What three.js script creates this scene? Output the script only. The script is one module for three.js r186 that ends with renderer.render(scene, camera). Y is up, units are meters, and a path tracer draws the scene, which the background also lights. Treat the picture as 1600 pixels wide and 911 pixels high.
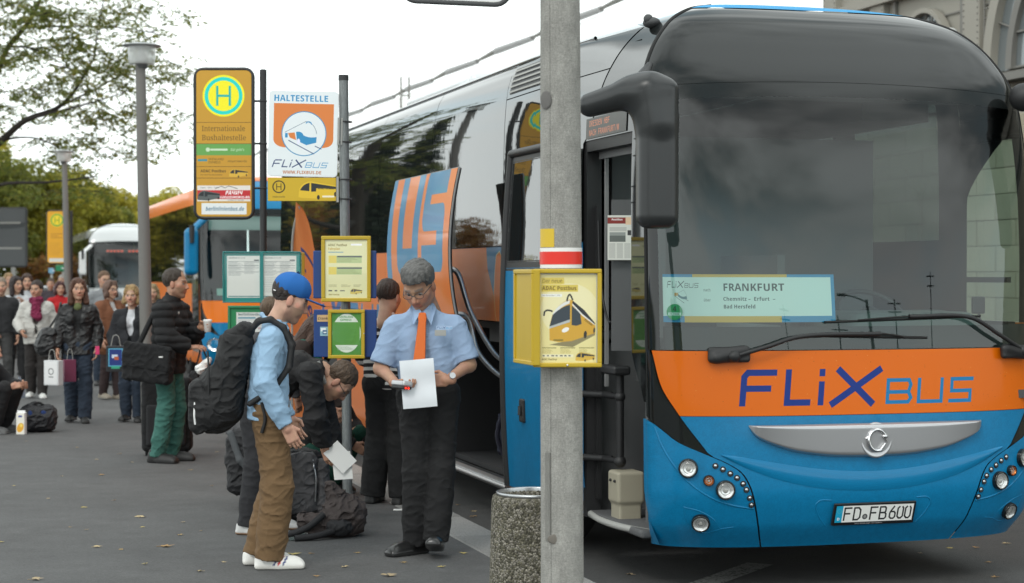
import * as THREE from 'three';
import { mergeGeometries } from 'three/addons/utils/BufferGeometryUtils.js';
import { ImprovedNoise } from 'three/addons/math/ImprovedNoise.js';
import { RoundedBoxGeometry } from 'three/addons/geometries/RoundedBoxGeometry.js';

// ---------- camera, sky, sun, exposure ----------
const F = 2900, HC = 1.75, HY = 430;               // focal length in photo pixels, eye height, horizon row
const scene = new THREE.Scene();
const camera = new THREE.PerspectiveCamera(2 * Math.atan(455.5 / F) * 180 / Math.PI, 1600 / 911, 0.1, 800);
camera.position.set(0, HC, 0);
camera.rotation.x = -Math.atan((455.5 - HY) / F);
camera.focus = 11.6; camera.userData.fStop = 3.2;
const renderer = new THREE.WebGLRenderer({ antialias: true });
renderer.setSize(1024, 583);
renderer.toneMapping = THREE.LinearToneMapping;
renderer.toneMappingExposure = 1.3;
renderer.shadowMap.enabled = true;

function rng(seed) { let a = seed >>> 0; return () => { a = (a + 0x6D2B79F5) | 0; let t = Math.imul(a ^ (a >>> 15), 1 | a); t = (t + Math.imul(t ^ (t >>> 7), 61 | t)) ^ t; return ((t ^ (t >>> 14)) >>> 0) / 4294967296; }; }
const PN = new ImprovedNoise();
const noise3 = (x, y, z) => PN.noise(x + 31.7, y + 11.3, z + 57.9);
function fbm(x, y, z, o = 4) { let s = 0, a = 0.5; for (let i = 0; i < o; i++) { s += a * noise3(x, y, z); x *= 2.03; y *= 2.01; z *= 2.02; a *= 0.5; } return s; }
const clamp = (x, a = 0, b = 1) => Math.min(b, Math.max(a, x)), lerp = (a, b, t) => a + (b - a) * t;
const smooth = (a, b, x) => { const t = clamp((x - a) / (b - a)); return t * t * (3 - 2 * t); };

{ // overcast sky, thin bright cloud with a few bluish gaps
  const w = 1024, h = 512, d = new Float32Array(w * h * 4);
  for (let j = 0; j < h; j++) for (let i = 0; i < w; i++) {
    const th = (j + 0.5) / h * Math.PI - Math.PI / 2, ph = (i + 0.5) / w * 2 * Math.PI;
    const y = Math.sin(th), x = Math.cos(th) * Math.cos(ph), z = Math.cos(th) * Math.sin(ph);
    const k = 1.6 / (Math.abs(y) + 0.28);
    const n = fbm(x * k, y * 0.6, z * k, 6) + 0.5 * fbm(x * k * 0.45 + 9, 3, z * k * 0.45, 3);
    const c = lerp(1, smooth(-0.24, 0.24, n), smooth(0.17, 0.40, y));              // thick, bright cloud where high
    const L = lerp(0.46, 1.42, c);
    const blue = (1 - smooth(-0.34, -0.02, n)) * smooth(0.02, 0.3, y);
    const o = (j * w + i) * 4;
    d[o] = L * lerp(0.94, 0.76, blue); d[o + 1] = L * lerp(1.0, 0.96, blue); d[o + 2] = L * lerp(0.99, 1.04, blue); d[o + 3] = 1;
    if (y < 0) { d[o] = d[o + 1] = d[o + 2] = 0.25; }
  }
  const t = new THREE.DataTexture(d, w, h, THREE.RGBAFormat, THREE.FloatType);
  t.mapping = THREE.EquirectangularReflectionMapping; t.magFilter = THREE.LinearFilter; t.minFilter = THREE.LinearFilter; t.wrapS = THREE.RepeatWrapping; t.needsUpdate = true;
  scene.background = t; scene.environment = t;
}
const sun = new THREE.DirectionalLight(new THREE.Color(1, 0.97, 0.92), 0.8);
sun.position.set(-14, 34, 16); sun.target.position.set(0, 0, -14);
sun.castShadow = true; sun.shadow.radius = 34; sun.shadow.mapSize.set(2048, 2048);
Object.assign(sun.shadow.camera, { left: -40, right: 40, top: 40, bottom: -40, near: 1, far: 140 });
scene.add(sun, sun.target);

// ---------- helpers ----------
const V = (x, y, z) => new THREE.Vector3(x, y, z);
const at = (px, py, D) => V((px - 800) / F * D, HC - (py - HY) / F * D, -D);
const taken = {};
const numbered = (n) => { const k = taken[n] = (taken[n] ?? -1) + 1; return k ? `${n}_${String(k).padStart(3, '0')}` : n; };
function thing(name, label, category, pos = [0, 0, 0], turn = 0, group) {
  const o = new THREE.Group(); o.name = numbered(name); scene.add(o);
  o.position.set(...pos); o.rotation.y = turn; o.userData = { label, category };
  if (group) o.userData.group = group;
  return o;
}
function tag(o, label, category, group) { o.userData.label = label; o.userData.category = category; if (group) o.userData.group = group; return o; }
function prep(g) {
  let q = g.index ? g.toNonIndexed() : g.clone();
  for (const k of Object.keys(q.attributes)) if (!['position', 'normal', 'uv', 'color'].includes(k)) q.deleteAttribute(k);
  if (!q.attributes.normal) q.computeVertexNormals();
  if (!q.attributes.uv) q.setAttribute('uv', new THREE.BufferAttribute(new Float32Array(q.attributes.position.count * 2), 2));
  return q;
}
function merged(list) {
  list = (Array.isArray(list) ? list : [list]);
  if (list.length === 1) return list[0];
  const any = list.some((g) => g.attributes.color);
  const ps = list.map((g) => { const q = prep(g); if (any && !q.attributes.color) q.setAttribute('color', new THREE.BufferAttribute(new Float32Array(q.attributes.position.count * 3).fill(1), 3)); return q; });
  return mergeGeometries(ps);
}
function obj(name, geos, m, parent = scene) {
  const o = new THREE.Mesh(merged(geos), m); o.castShadow = o.receiveShadow = true;
  o.name = parent === scene ? numbered(name) : name; parent.add(o); return o;
}
function struct(name, geos, m) { const o = obj(name, geos, m); o.userData.kind = 'structure'; return o; }
function mat(c, r = 0.7, o = {}) {
  const P = ['clearcoat', 'transmission', 'sheen', 'ior', 'clearcoatRoughness', 'anisotropy'].some((k) => k in o);
  const m = new (P ? THREE.MeshPhysicalMaterial : THREE.MeshStandardMaterial)({ roughness: r, ...o });
  if (Array.isArray(c)) m.color.setRGB(...c); else m.color.set(c);
  return m;
}
const box = (w, h, d, x = 0, y = 0, z = 0, ry = 0, rx = 0, rz = 0) => { const g = new THREE.BoxGeometry(w, h, d); if (rx) g.rotateX(rx); if (rz) g.rotateZ(rz); if (ry) g.rotateY(ry); return g.translate(x, y, z); };
const rbox = (w, h, d, r, x = 0, y = 0, z = 0, s = 2) => new RoundedBoxGeometry(w, h, d, s, Math.min(r, w / 2.02, h / 2.02, d / 2.02)).translate(x, y, z);
function bar(a, b, r0, r1 = r0, n = 10) {
  a = Array.isArray(a) ? V(...a) : a; b = Array.isArray(b) ? V(...b) : b;
  const d = b.clone().sub(a), g = new THREE.CylinderGeometry(r1, r0, d.length(), n);
  g.applyQuaternion(new THREE.Quaternion().setFromUnitVectors(V(0, 1, 0), d.clone().normalize()));
  return g.translate((a.x + b.x) / 2, (a.y + b.y) / 2, (a.z + b.z) / 2);
}
function tube(pts, r, n = 24, m = 8, closed = false) { return new THREE.TubeGeometry(new THREE.CatmullRomCurve3(pts.map((p) => Array.isArray(p) ? V(...p) : p), closed, 'centripetal'), n, r, m, closed); }
const ball = (r, x, y, z, sx = 1, sy = 1, sz = 1, n = 12) => new THREE.SphereGeometry(r, n, Math.max(6, n * 0.7 | 0)).scale(sx, sy, sz).translate(x, y, z);
const lathe = (pts, n = 24) => new THREE.LatheGeometry(pts.map((p) => new THREE.Vector2(...p)), n);
function grid(P, ns, nt, UV) {                      // a surface sheet from P(s, t)
  const pos = [], uv = [], idx = [];
  for (let j = 0; j <= nt; j++) for (let i = 0; i <= ns; i++) { const p = P(i / ns, j / nt); pos.push(p.x, p.y, p.z); const q = UV ? UV(i / ns, j / nt, p) : [i / ns, j / nt]; uv.push(q[0], q[1]); }
  for (let j = 0; j < nt; j++) for (let i = 0; i < ns; i++) { const a = j * (ns + 1) + i, b = a + 1, c = a + ns + 1, d = c + 1; idx.push(a, b, d, a, d, c); }
  const g = new THREE.BufferGeometry(); g.setAttribute('position', new THREE.Float32BufferAttribute(pos, 3)); g.setAttribute('uv', new THREE.Float32BufferAttribute(uv, 2)); g.setIndex(idx); g.computeVertexNormals(); return g;
}
function table(pairs) { // piecewise interpolation, eased with a monotone cubic
  const n = pairs.length, x = pairs.map((p) => p[0]), y = pairs.map((p) => p[1]), d = [], m = [];
  for (let i = 0; i < n - 1; i++) d.push((y[i + 1] - y[i]) / (x[i + 1] - x[i]));
  for (let i = 0; i < n; i++) m.push(i === 0 ? d[0] : i === n - 1 ? d[n - 2] : d[i - 1] * d[i] <= 0 ? 0 : 2 * d[i - 1] * d[i] / (d[i - 1] + d[i]));
  return (v) => { if (v <= x[0]) return y[0]; if (v >= x[n - 1]) return y[n - 1]; let i = 0; while (v > x[i + 1]) i++; const h = x[i + 1] - x[i], t = (v - x[i]) / h, t2 = t * t, t3 = t2 * t; return (2 * t3 - 3 * t2 + 1) * y[i] + (t3 - 2 * t2 + t) * h * m[i] + (-2 * t3 + 3 * t2) * y[i + 1] + (t3 - t2) * h * m[i + 1]; };
}
function canvasTex(w, h, draw, srgb = true) {
  const c = document.createElement('canvas'); c.width = w; c.height = h; const g = c.getContext('2d'); draw(g, w, h);
  const t = new THREE.CanvasTexture(c); if (srgb) t.colorSpace = THREE.SRGBColorSpace; t.anisotropy = 8; return t;
}
function noiseTex(n, fn, srgb = false) {             // fn(x, y) -> [r, g, b] in 0..1
  const d = new Uint8Array(n * n * 4);
  for (let j = 0; j < n; j++) for (let i = 0; i < n; i++) { const c = fn(i, j), o = (j * n + i) * 4; for (let k = 0; k < 3; k++) d[o + k] = clamp(c[k]) * 255; d[o + 3] = 255; }
  const t = new THREE.DataTexture(d, n, n); t.wrapS = t.wrapT = THREE.RepeatWrapping; t.magFilter = THREE.LinearFilter; t.minFilter = THREE.LinearMipmapLinearFilter; t.generateMipmaps = true; if (srgb) t.colorSpace = THREE.SRGBColorSpace; t.needsUpdate = true; return t;
}
const rep = (t, x, y = x) => { const c = t.clone(); c.repeat.set(x, y); c.needsUpdate = true; return c; };
// seamless value noise for tiling maps
function tileNoise(n, cell, seed) { const r = rng(seed), m = n / cell, g = new Float32Array(m * m); for (let i = 0; i < m * m; i++) g[i] = r(); return (x, y) => { const fx = x / cell, fy = y / cell, i = Math.floor(fx), j = Math.floor(fy), a = fx - i, b = fy - j, s = a * a * (3 - 2 * a), t = b * b * (3 - 2 * b), q = (u, v) => g[((v % m + m) % m) * m + ((u % m) + m) % m]; return lerp(lerp(q(i, j), q(i + 1, j), s), lerp(q(i, j + 1), q(i + 1, j + 1), s), t); }; }

// ---------- implicit surfaces: bones joined by a smooth minimum, meshed with surface nets ----------
const rc = (a, b, r1, r2 = r1) => ({ k: 0, a, b, r1, r2 });          // tapered capsule
const cc = (a, b, r1, r2 = r1) => ({ k: 1, a, b, r1, r2 });          // the same with flat ends
const el = (c, r, q) => ({ k: 2, c, r, q });                         // ellipsoid (radii r, optional quaternion)
const rb = (c, h, r, q) => ({ k: 3, c, h, r, q });                   // rounded box (half sizes h)
const toV = (p) => Array.isArray(p) ? V(...p) : p;
function readyPrim(p) {
  if (p.k < 2) { const a = toV(p.a), b = toV(p.b); p.A = [a.x, a.y, a.z]; p.B = [b.x - a.x, b.y - a.y, b.z - a.z]; p.L2 = p.B[0] ** 2 + p.B[1] ** 2 + p.B[2] ** 2 || 1e-9; p.L = Math.sqrt(p.L2); const m = Math.max(p.r1, p.r2); p.lo = [0, 1, 2].map((i) => Math.min(p.A[i], p.A[i] + p.B[i]) - m); p.hi = [0, 1, 2].map((i) => Math.max(p.A[i], p.A[i] + p.B[i]) + m); }
  else { const c = toV(p.c); p.C = [c.x, c.y, c.z]; const h = p.k === 2 ? p.r : p.h, m = Math.hypot(...h) * (p.q ? 1 : 1); p.I = p.q ? p.q.clone().invert() : null; const e = p.q ? [m, m, m] : h; p.lo = [0, 1, 2].map((i) => p.C[i] - e[i]); p.hi = [0, 1, 2].map((i) => p.C[i] + e[i]); }
  return p;
}
const _v = new THREE.Vector3();
function dPrim(p, x, y, z) {
  if (p.k < 2) {
    const ax = x - p.A[0], ay = y - p.A[1], az = z - p.A[2]; const t0 = (ax * p.B[0] + ay * p.B[1] + az * p.B[2]) / p.L2, t = t0 < 0 ? 0 : t0 > 1 ? 1 : t0;
    if (p.k === 0) { const dx = ax - p.B[0] * t, dy = ay - p.B[1] * t, dz = az - p.B[2] * t; return Math.sqrt(dx * dx + dy * dy + dz * dz) - (p.r1 + (p.r2 - p.r1) * t); }
    const dx = ax - p.B[0] * t0, dy = ay - p.B[1] * t0, dz = az - p.B[2] * t0, rad = Math.sqrt(dx * dx + dy * dy + dz * dz) - (p.r1 + (p.r2 - p.r1) * t), ax2 = (Math.abs(t0 - 0.5) - 0.5) * p.L;
    return Math.max(rad, ax2) < 0 ? Math.max(rad, ax2) : Math.hypot(Math.max(rad, 0), Math.max(ax2, 0));
  }
  let X = x - p.C[0], Y = y - p.C[1], Z = z - p.C[2];
  if (p.I) { _v.set(X, Y, Z).applyQuaternion(p.I); X = _v.x; Y = _v.y; Z = _v.z; }
  if (p.k === 2) { const a = X / p.r[0], b = Y / p.r[1], c = Z / p.r[2], k0 = Math.sqrt(a * a + b * b + c * c), a1 = a / p.r[0], b1 = b / p.r[1], c1 = c / p.r[2], k1 = Math.sqrt(a1 * a1 + b1 * b1 + c1 * c1); return k1 < 1e-9 ? -Math.min(...p.r) : k0 * (k0 - 1) / k1; }
  const qx = Math.abs(X) - p.h[0] + p.r, qy = Math.abs(Y) - p.h[1] + p.r, qz = Math.abs(Z) - p.h[2] + p.r;
  return Math.hypot(Math.max(qx, 0), Math.max(qy, 0), Math.max(qz, 0)) + Math.min(Math.max(qx, qy, qz), 0) - p.r;
}
// opts: cell, k (blend), bump(x,y,z) added near the surface, cuts: prims taken away, mod(d,x,y,z)
function net(prims, o = {}) {
  const cell = o.cell ?? 0.014, k = o.k ?? 0.03; prims.forEach(readyPrim); const cuts = (o.cuts ?? []).map(readyPrim);
  const lo = [1e9, 1e9, 1e9], hi = [-1e9, -1e9, -1e9];
  for (const p of prims) for (let i = 0; i < 3; i++) { lo[i] = Math.min(lo[i], p.lo[i]); hi[i] = Math.max(hi[i], p.hi[i]); }
  const pad = cell * 3 + (o.pad ?? 0.01) + k * 0.3; for (let i = 0; i < 3; i++) { lo[i] -= pad; hi[i] += pad; }
  const f0 = (x, y, z) => {
    let d = 1e9;
    for (const p of prims) { const e = dPrim(p, x, y, z), kk = p.s ?? k; if (e > d + kk) continue; if (d > e + kk) { d = e; continue; } const h = Math.max(kk - Math.abs(d - e), 0) / kk; d = Math.min(d, e) - h * h * kk * 0.25; }
    for (const p of cuts) { const e = -dPrim(p, x, y, z), kk = p.s ?? 0.008; const h = Math.max(kk - Math.abs(d - e), 0) / kk; d = Math.max(d, e) + h * h * kk * 0.25; }
    return d;
  };
  const f = (x, y, z) => { let d = f0(x, y, z); if (o.mod) d = o.mod(d, x, y, z); if (o.bump && Math.abs(d) < 0.06) d += o.bump(x, y, z); return d; };
  const N = [0, 1, 2].map((i) => Math.ceil((hi[i] - lo[i]) / cell) + 1), [nx, ny, nz] = N, D = new Float32Array(nx * ny * nz);
  const B = 4, R = B * cell * 0.9 + 0.02 + (o.slack ?? 0);
  for (let bk = 0; bk < nz; bk += B) for (let bj = 0; bj < ny; bj += B) for (let bi = 0; bi < nx; bi += B) {
    const c = f0(lo[0] + (bi + 1.5) * cell, lo[1] + (bj + 1.5) * cell, lo[2] + (bk + 1.5) * cell), skip = Math.abs(c) > R;
    for (let q = bk; q < Math.min(nz, bk + B); q++) for (let j = bj; j < Math.min(ny, bj + B); j++) for (let i = bi; i < Math.min(nx, bi + B); i++) D[(q * ny + j) * nx + i] = skip ? c : f(lo[0] + i * cell, lo[1] + j * cell, lo[2] + q * cell);
  }
  const vid = new Int32Array(nx * ny * nz).fill(-1), pos = [], nor = [], uv = [], idx = [], st = [1, nx, nx * ny];
  const e = cell * 0.4;
  for (let q = 0; q < nz - 1; q++) for (let j = 0; j < ny - 1; j++) for (let i = 0; i < nx - 1; i++) {
    const b = (q * ny + j) * nx + i; let n = 0, x = 0, y = 0, z = 0, m = 0;
    for (let c = 0; c < 8; c++) if (D[b + (c & 1) + (c >> 1 & 1) * nx + (c >> 2) * st[2]] < 0) m |= 1 << c;
    if (m === 0 || m === 255) continue;
    for (let c = 0; c < 8; c++) for (let a = 0; a < 3; a++) { if (c >> a & 1) continue; const c2 = c | 1 << a; if ((m >> c & 1) === (m >> c2 & 1)) continue; const d0 = D[b + (c & 1) + (c >> 1 & 1) * nx + (c >> 2) * st[2]], d1 = D[b + (c2 & 1) + (c2 >> 1 & 1) * nx + (c2 >> 2) * st[2]], t = d0 / (d0 - d1); x += (c & 1) + (a === 0 ? t : 0); y += (c >> 1 & 1) + (a === 1 ? t : 0); z += (c >> 2) + (a === 2 ? t : 0); n++; }
    const X = lo[0] + (i + x / n) * cell, Y = lo[1] + (j + y / n) * cell, Z = lo[2] + (q + z / n) * cell;
    let gx = f(X + e, Y, Z) - f(X - e, Y, Z), gy = f(X, Y + e, Z) - f(X, Y - e, Z), gz = f(X, Y, Z + e) - f(X, Y, Z - e); const gl = Math.hypot(gx, gy, gz) || 1;
    vid[b] = pos.length / 3; pos.push(X, Y, Z); nor.push(gx / gl, gy / gl, gz / gl); uv.push(X + Z * 0.8, Y + Z * 0.15);
  }
  const quad = (a, b, c, d, flip) => { if (a < 0 || b < 0 || c < 0 || d < 0) return; if (flip) idx.push(a, c, b, a, d, c); else idx.push(a, b, c, a, c, d); };
  for (let q = 1; q < nz - 1; q++) for (let j = 1; j < ny - 1; j++) for (let i = 1; i < nx - 1; i++) {
    const b = (q * ny + j) * nx + i, s = D[b] < 0;
    if (s !== D[b + 1] < 0) quad(vid[b - st[1] - st[2]], vid[b - st[2]], vid[b], vid[b - st[1]], !s);
    if (s !== D[b + st[1]] < 0) quad(vid[b - 1 - st[2]], vid[b - 1], vid[b], vid[b - st[2]], !s);
    if (s !== D[b + st[2]] < 0) quad(vid[b - 1 - st[1]], vid[b - st[1]], vid[b], vid[b - 1], !s);
  }
  const g = new THREE.BufferGeometry(); g.setAttribute('position', new THREE.Float32BufferAttribute(pos, 3)); g.setAttribute('normal', new THREE.Float32BufferAttribute(nor, 3)); g.setAttribute('uv', new THREE.Float32BufferAttribute(uv, 2)); g.setIndex(idx);
  return g;
}
function paint(g, fn) { const p = g.attributes.position, c = new Float32Array(p.count * 3); for (let i = 0; i < p.count; i++) { const q = fn(p.getX(i), p.getY(i), p.getZ(i)); c[i * 3] = q[0]; c[i * 3 + 1] = q[1]; c[i * 3 + 2] = q[2]; } g.setAttribute('color', new THREE.BufferAttribute(c, 3)); return g; }
// ---------- ground ----------
const TH = 16.24 * Math.PI / 180, CT = Math.cos(TH), ST = Math.sin(TH);
const street = (q, s, y = 0) => V(q * CT - s * ST, y, -q * ST - s * CT);   // q metres right of the eye, s metres along the street
const gq = (px, py, h = 0) => { const D = F * (HC - h) / (py - HY), X = (px - 800) / F * D; return V(X, h, -D); };
const nA = tileNoise(1024, 4, 1), nB = tileNoise(1024, 2, 2), nC = tileNoise(1024, 64, 3), nD = tileNoise(1024, 256, 4), nE = tileNoise(1024, 16, 5), nF = tileNoise(1024, 1, 6);
function asphaltTex(base, warm, seed) {
  return noiseTex(1024, (x, y) => {
    const g = nF(x, y), m = 0.55 * nA(x + seed, y) + 0.45 * nB(x, y + seed);
    let v = base * (0.80 + 0.22 * nC(x, y + seed) + 0.20 * nD(x + seed, y) + 0.10 * nE(x, y)) * (0.70 + 0.60 * m);
    if (g > 0.982) v *= 1.5; if (g < 0.02) v *= 0.6;
    v = Math.pow(v, 1 / 2.2);
    return [v * (1 + warm * 0.02), v, v * (1 - warm * 0.025)];
  }, true);
}
const asphaltBump = noiseTex(1024, (x, y) => { const v = 0.5 * nA(x, y) + 0.5 * nB(x, y); return [v, v, v]; });
function sheet(q0, q1, s0, s1, y, nq = 1, ns = 1) { const g = new THREE.PlaneGeometry(q1 - q0, s1 - s0, nq, ns); const uv = g.attributes.uv; for (let i = 0; i < uv.count; i++) uv.setXY(i, q0 + uv.getX(i) * (q1 - q0), s0 + uv.getY(i) * (s1 - s0)); g.rotateX(-Math.PI / 2); g.translate((q0 + q1) / 2, y, -(s0 + s1) / 2); g.rotateY(TH); return g; }
const asphA = asphaltTex(0.078, 0, 7), asphB = asphaltTex(0.05, 0, 91);
const mPave = mat(0xffffff, 0.9, { map: rep(asphA, 0.42), bumpMap: rep(asphaltBump, 0.9), bumpScale: 0.002 });
const mRoad = mat(0xffffff, 0.9, { map: rep(asphB, 0.42), bumpMap: rep(asphaltBump, 0.8), bumpScale: 0.003 });
const grassTex = noiseTex(512, (x, y) => { const v = 0.5 + 0.5 * nB(x * 2, y * 2) + 0.4 * nE(x * 2, y * 2); return [0.20 * v, 0.235 * v, 0.115 * v]; }, true);
struct('terrain', new THREE.CircleGeometry(700, 64).rotateX(-Math.PI / 2).translate(0, -0.2, 0), mat(0xffffff, 1, { map: rep(grassTex, 60) }));
struct('pavement', sheet(-26, 3.08, -14, 140, 0), mPave);
const road = struct('road', sheet(3.41, 15.6, -30, 220, -0.12), mRoad);
struct('far_pavement', sheet(15.9, 60, -30, 220, 0), mPave);
{ // painted line under the front of the coach
  const a = gq(1100, 914, -0.12), b = gq(1188, 882, -0.12), d = b.clone().sub(a).normalize(), n = V(-d.z, 0, d.x), w = 0.09;
  const g = new THREE.BufferGeometry().setFromPoints([a.clone().addScaledVector(d, -0.6).addScaledVector(n, -w), b.clone().addScaledVector(n, -w), b.clone().addScaledVector(n, w), a.clone().addScaledVector(d, -0.6).addScaledVector(n, w)]);
  g.setAttribute('uv', new THREE.Float32BufferAttribute([0, 0, 1, 0, 1, 0.2, 0, 0.2], 2)); g.setIndex([0, 2, 1, 0, 3, 2]); g.computeVertexNormals(); g.translate(0, 0.004, 0);
  const wt = noiseTex(256, (x, y) => { const v = 0.5 + 0.16 * (nA(x * 2, y * 2) - 0.5) - (nE(x * 4, y * 4) > 0.72 ? 0.2 : 0); return [v, v, v * 0.98]; }, true);
  obj('line_marking', g, mat(0xffffff, 0.8, { map: wt }), road);
}
{ // kerb of single stones
  const kerb = new THREE.Group(); kerb.name = 'kerb'; kerb.userData.kind = 'structure'; scene.add(kerb); kerb.rotation.y = TH;
  const R = rng(5), ms = [0.29, 0.34, 0.315].map((c, i) => mat([c, c * 0.985, c * 0.95], 0.9, { map: rep(noiseTex(256, (x, y) => { const v = 0.8 + 0.22 * nB(x * 4 + i * 90, y * 4) + 0.12 * (nE(x * 4, y * 4 + i * 50) - 0.5); return [v, v, v]; }, true), 1), bumpMap: asphaltBump, bumpScale: 0.002 }));
  const gs = [0.985, 0.98].map((l) => { const g = new RoundedBoxGeometry(0.328, 0.3, l, 2, 0.016); return g; });
  for (let i = 0; i < 70; i++) { const o = new THREE.Mesh(gs[i % 2], ms[(R() * 3) | 0]); o.name = 'kerb_stone'; o.castShadow = o.receiveShadow = true; o.position.set(3.245 + (R() - 0.5) * 0.006, -0.145 + (R() - 0.5) * 0.006, -(4 + i + 0.5)); o.rotation.y = (R() - 0.5) * 0.004; kerb.add(o); }
  obj('kerb_stone', box(0.328, 0.3, 90, 3.245, -0.147, -119), ms[1], kerb);
  obj('kerb_stone', box(0.3, 0.3, 240, 15.75, -0.147, -90), ms[1], kerb);
}
{ // fallen maple leaves
  const R = rng(77), cols = [[0.40, 0.27, 0.10], [0.46, 0.36, 0.20], [0.33, 0.20, 0.08], [0.42, 0.34, 0.12], [0.36, 0.28, 0.17]];
  const mL = cols.map((c) => mat(c, 0.8, { side: THREE.DoubleSide }));
  const shapes = [0, 1, 2].map((v) => { const n = 5, pts = []; for (let i = 0; i <= n * 2; i++) { const a = -2.5 + i / (n * 2) * 5, r = i % 2 ? (0.75 + 0.35 * Math.cos(a * 0.6)) * (0.9 + 0.2 * R()) : 0.42; pts.push([Math.sin(a) * r, Math.cos(a) * r]); } 
    const pos = [0, 0.05 + 0.06 * v, 0], idx = []; pts.forEach((p) => pos.push(p[0], 0.02 + (0.10 + v * 0.07) * Math.abs(noise3(p[0] * 1.5 + v * 7, 0.3, p[1] * 1.5)) * 2 + 0.06 * R(), p[1])); for (let i = 1; i < pts.length; i++) idx.push(0, i, i + 1);
    const st = bar([0, 0.04, 0], [0.05, 0.05, -0.9], 0.03, 0.03, 4); const g = new THREE.BufferGeometry(); g.setAttribute('position', new THREE.Float32BufferAttribute(pos, 3)); g.setIndex(idx); g.computeVertexNormals(); return merged([g, st]); });
  const spots = [[150, 719, 5], [206, 723, 4], [186, 710, 5], [96, 745, 4], [158, 743, 6], [131, 794, 6], [177, 783, 4], [219, 809, 9], [222, 825, 4], [280, 837, 5], [257, 855, 11], [150, 856, 7], [189, 860, 4], [225, 883, 5], [312, 894, 6], [54, 907, 9], [458, 867, 10], [486, 866, 5], [494, 902, 5], [537, 887, 6], [558, 865, 5], [606, 901, 11], [339, 707, 5], [360, 706, 4], [297, 735, 5], [560, 802, 5], [724, 866, 6], [689, 887, 6], [739, 808, 7, 1], [285, 817, 4], [109, 825, 3], [134, 829, 4], [2, 848, 5], [313, 831, 3], [1574, 850, 8, 1], [1486, 858, 6, 1], [1526, 857, 6, 1], [1439, 866, 5, 1], [1556, 903, 7, 1], [985, 899, 7, 1], [1545, 880, 5, 1], [120, 700, 4], [40, 690, 4], [330, 760, 4], [75, 780, 4], [20, 760, 4], [350, 880, 4], [630, 880, 5], [740, 800, 6, 1], [715, 790, 5, 1], [640, 800, 5]];
  spots.forEach(([x, y, s, r]) => { const o = obj('fallen_leaf', shapes[(R() * 3) | 0], mL[(R() * 5) | 0]); o.position.copy(gq(x, y, r ? -0.12 : 0)); o.scale.setScalar(s / 185); o.rotation.y = R() * 6.3; o.position.y += 0.003;
    tag(o, r ? 'small dry yellow brown leaf fallen on the dark road' : 'small dry yellow brown leaf fallen on the grey pavement', 'leaf', r ? 'fallen leaves on the road' : 'fallen leaves on the pavement'); });
}
// ---------- the coaches: one body shape, metres, x to the right, z towards the front ----------
const hwF = table([[0.14, 1.19], [0.3, 1.25], [0.5, 1.275], [2.2, 1.285], [2.77, 1.27], [2.95, 1.235], [3.12, 1.155], [3.3, 1.0], [3.39, 0.85], [3.46, 0.66], [3.51, 0.44], [3.54, 0.2], [3.55, 0]]);
const hwR = table([[0.14, 1.22], [0.3, 1.265], [0.5, 1.275], [2.0, 1.275], [2.8, 1.262], [3.1, 1.24], [3.25, 1.2], [3.36, 1.12], [3.43, 0.98], [3.48, 0.7], [3.52, 0.35], [3.55, 0]]);
const zcF = table([[0.14, -0.16], [0.3, -0.05], [0.5, 0], [0.92, -0.015], [1.31, -0.04], [2.0, -0.12], [2.5, -0.21], [2.9, -0.33], [3.1, -0.45], [3.3, -0.62], [3.42, -0.85], [3.5, -1.2], [3.54, -1.6], [3.55, -2.0]]);
const cF = table([[0.14, 0.36], [0.6, 0.36], [1.31, 0.34], [2.0, 0.27], [2.9, 0.2], [3.2, 0.15], [3.55, 0.1]]);
const front = (a, v) => V(a * hwF(v), v, zcF(v) - cF(v) * (1 - Math.pow(Math.max(0, 1 - Math.pow(Math.abs(a), 2.6)), 1 / 2.2)));
const zEdge = (v) => zcF(v) - cF(v);
const side = (sg, v, z) => { const b = smooth(-0.5, -2.8, z); return V(sg * lerp(hwF(v), hwR(v), b), v < 3.3 ? v : lerp(v, 3.3 + (v - 3.3) * 0.8, b), z); };
const cv = (f) => (typeof f === 'function' ? f : () => f);
function withNormals(P, ns, nt, off, UV, flip) { // grid with normals taken from the shape itself
  const e = 1e-3, nrm = (s, t) => { const s0 = clamp(s - e), s1 = clamp(s + e), t0 = clamp(t - e), t1 = clamp(t + e); const a = P(s1, t).sub(P(s0, t)), b = P(s, t1).sub(P(s, t0)); const n = a.cross(b); if (n.lengthSq() < 1e-16) n.set(0, 0, 1); n.normalize(); return flip ? n.negate() : n; };
  const N = []; const g = grid((s, t) => { const n = nrm(s, t); N.push(n.x, n.y, n.z); return P(s, t).addScaledVector(n, off); }, ns, nt, UV);
  if (flip) { const ix = g.index.array; for (let i = 0; i < ix.length; i += 3) { const q = ix[i]; ix[i] = ix[i + 1]; ix[i + 1] = q; } }
  g.setAttribute('normal', new THREE.Float32BufferAttribute(N, 3)); return g;
}
const toB = (a) => Math.asin(clamp(a, -1, 1)), fromB = (b) => Math.sin(b);
function frontPatch(v0, v1, A0, A1, o = {}) {       // rows of constant height between two edges A0(v), A1(v)
  const a0 = cv(A0), a1 = cv(A1), V0 = cv(v0), V1 = cv(v1);
  const P = (s, t) => { const vm = lerp(V0(0), V1(0), t), a = fromB(lerp(toB(a0(vm)), toB(a1(vm)), s)); return front(a, lerp(V0(a), V1(a), t)); };
  return withNormals(P, o.ns ?? 48, o.nt ?? 12, o.off ?? 0, o.UV ?? ((s, t, p) => [p.x, p.y]), false);
}
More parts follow.
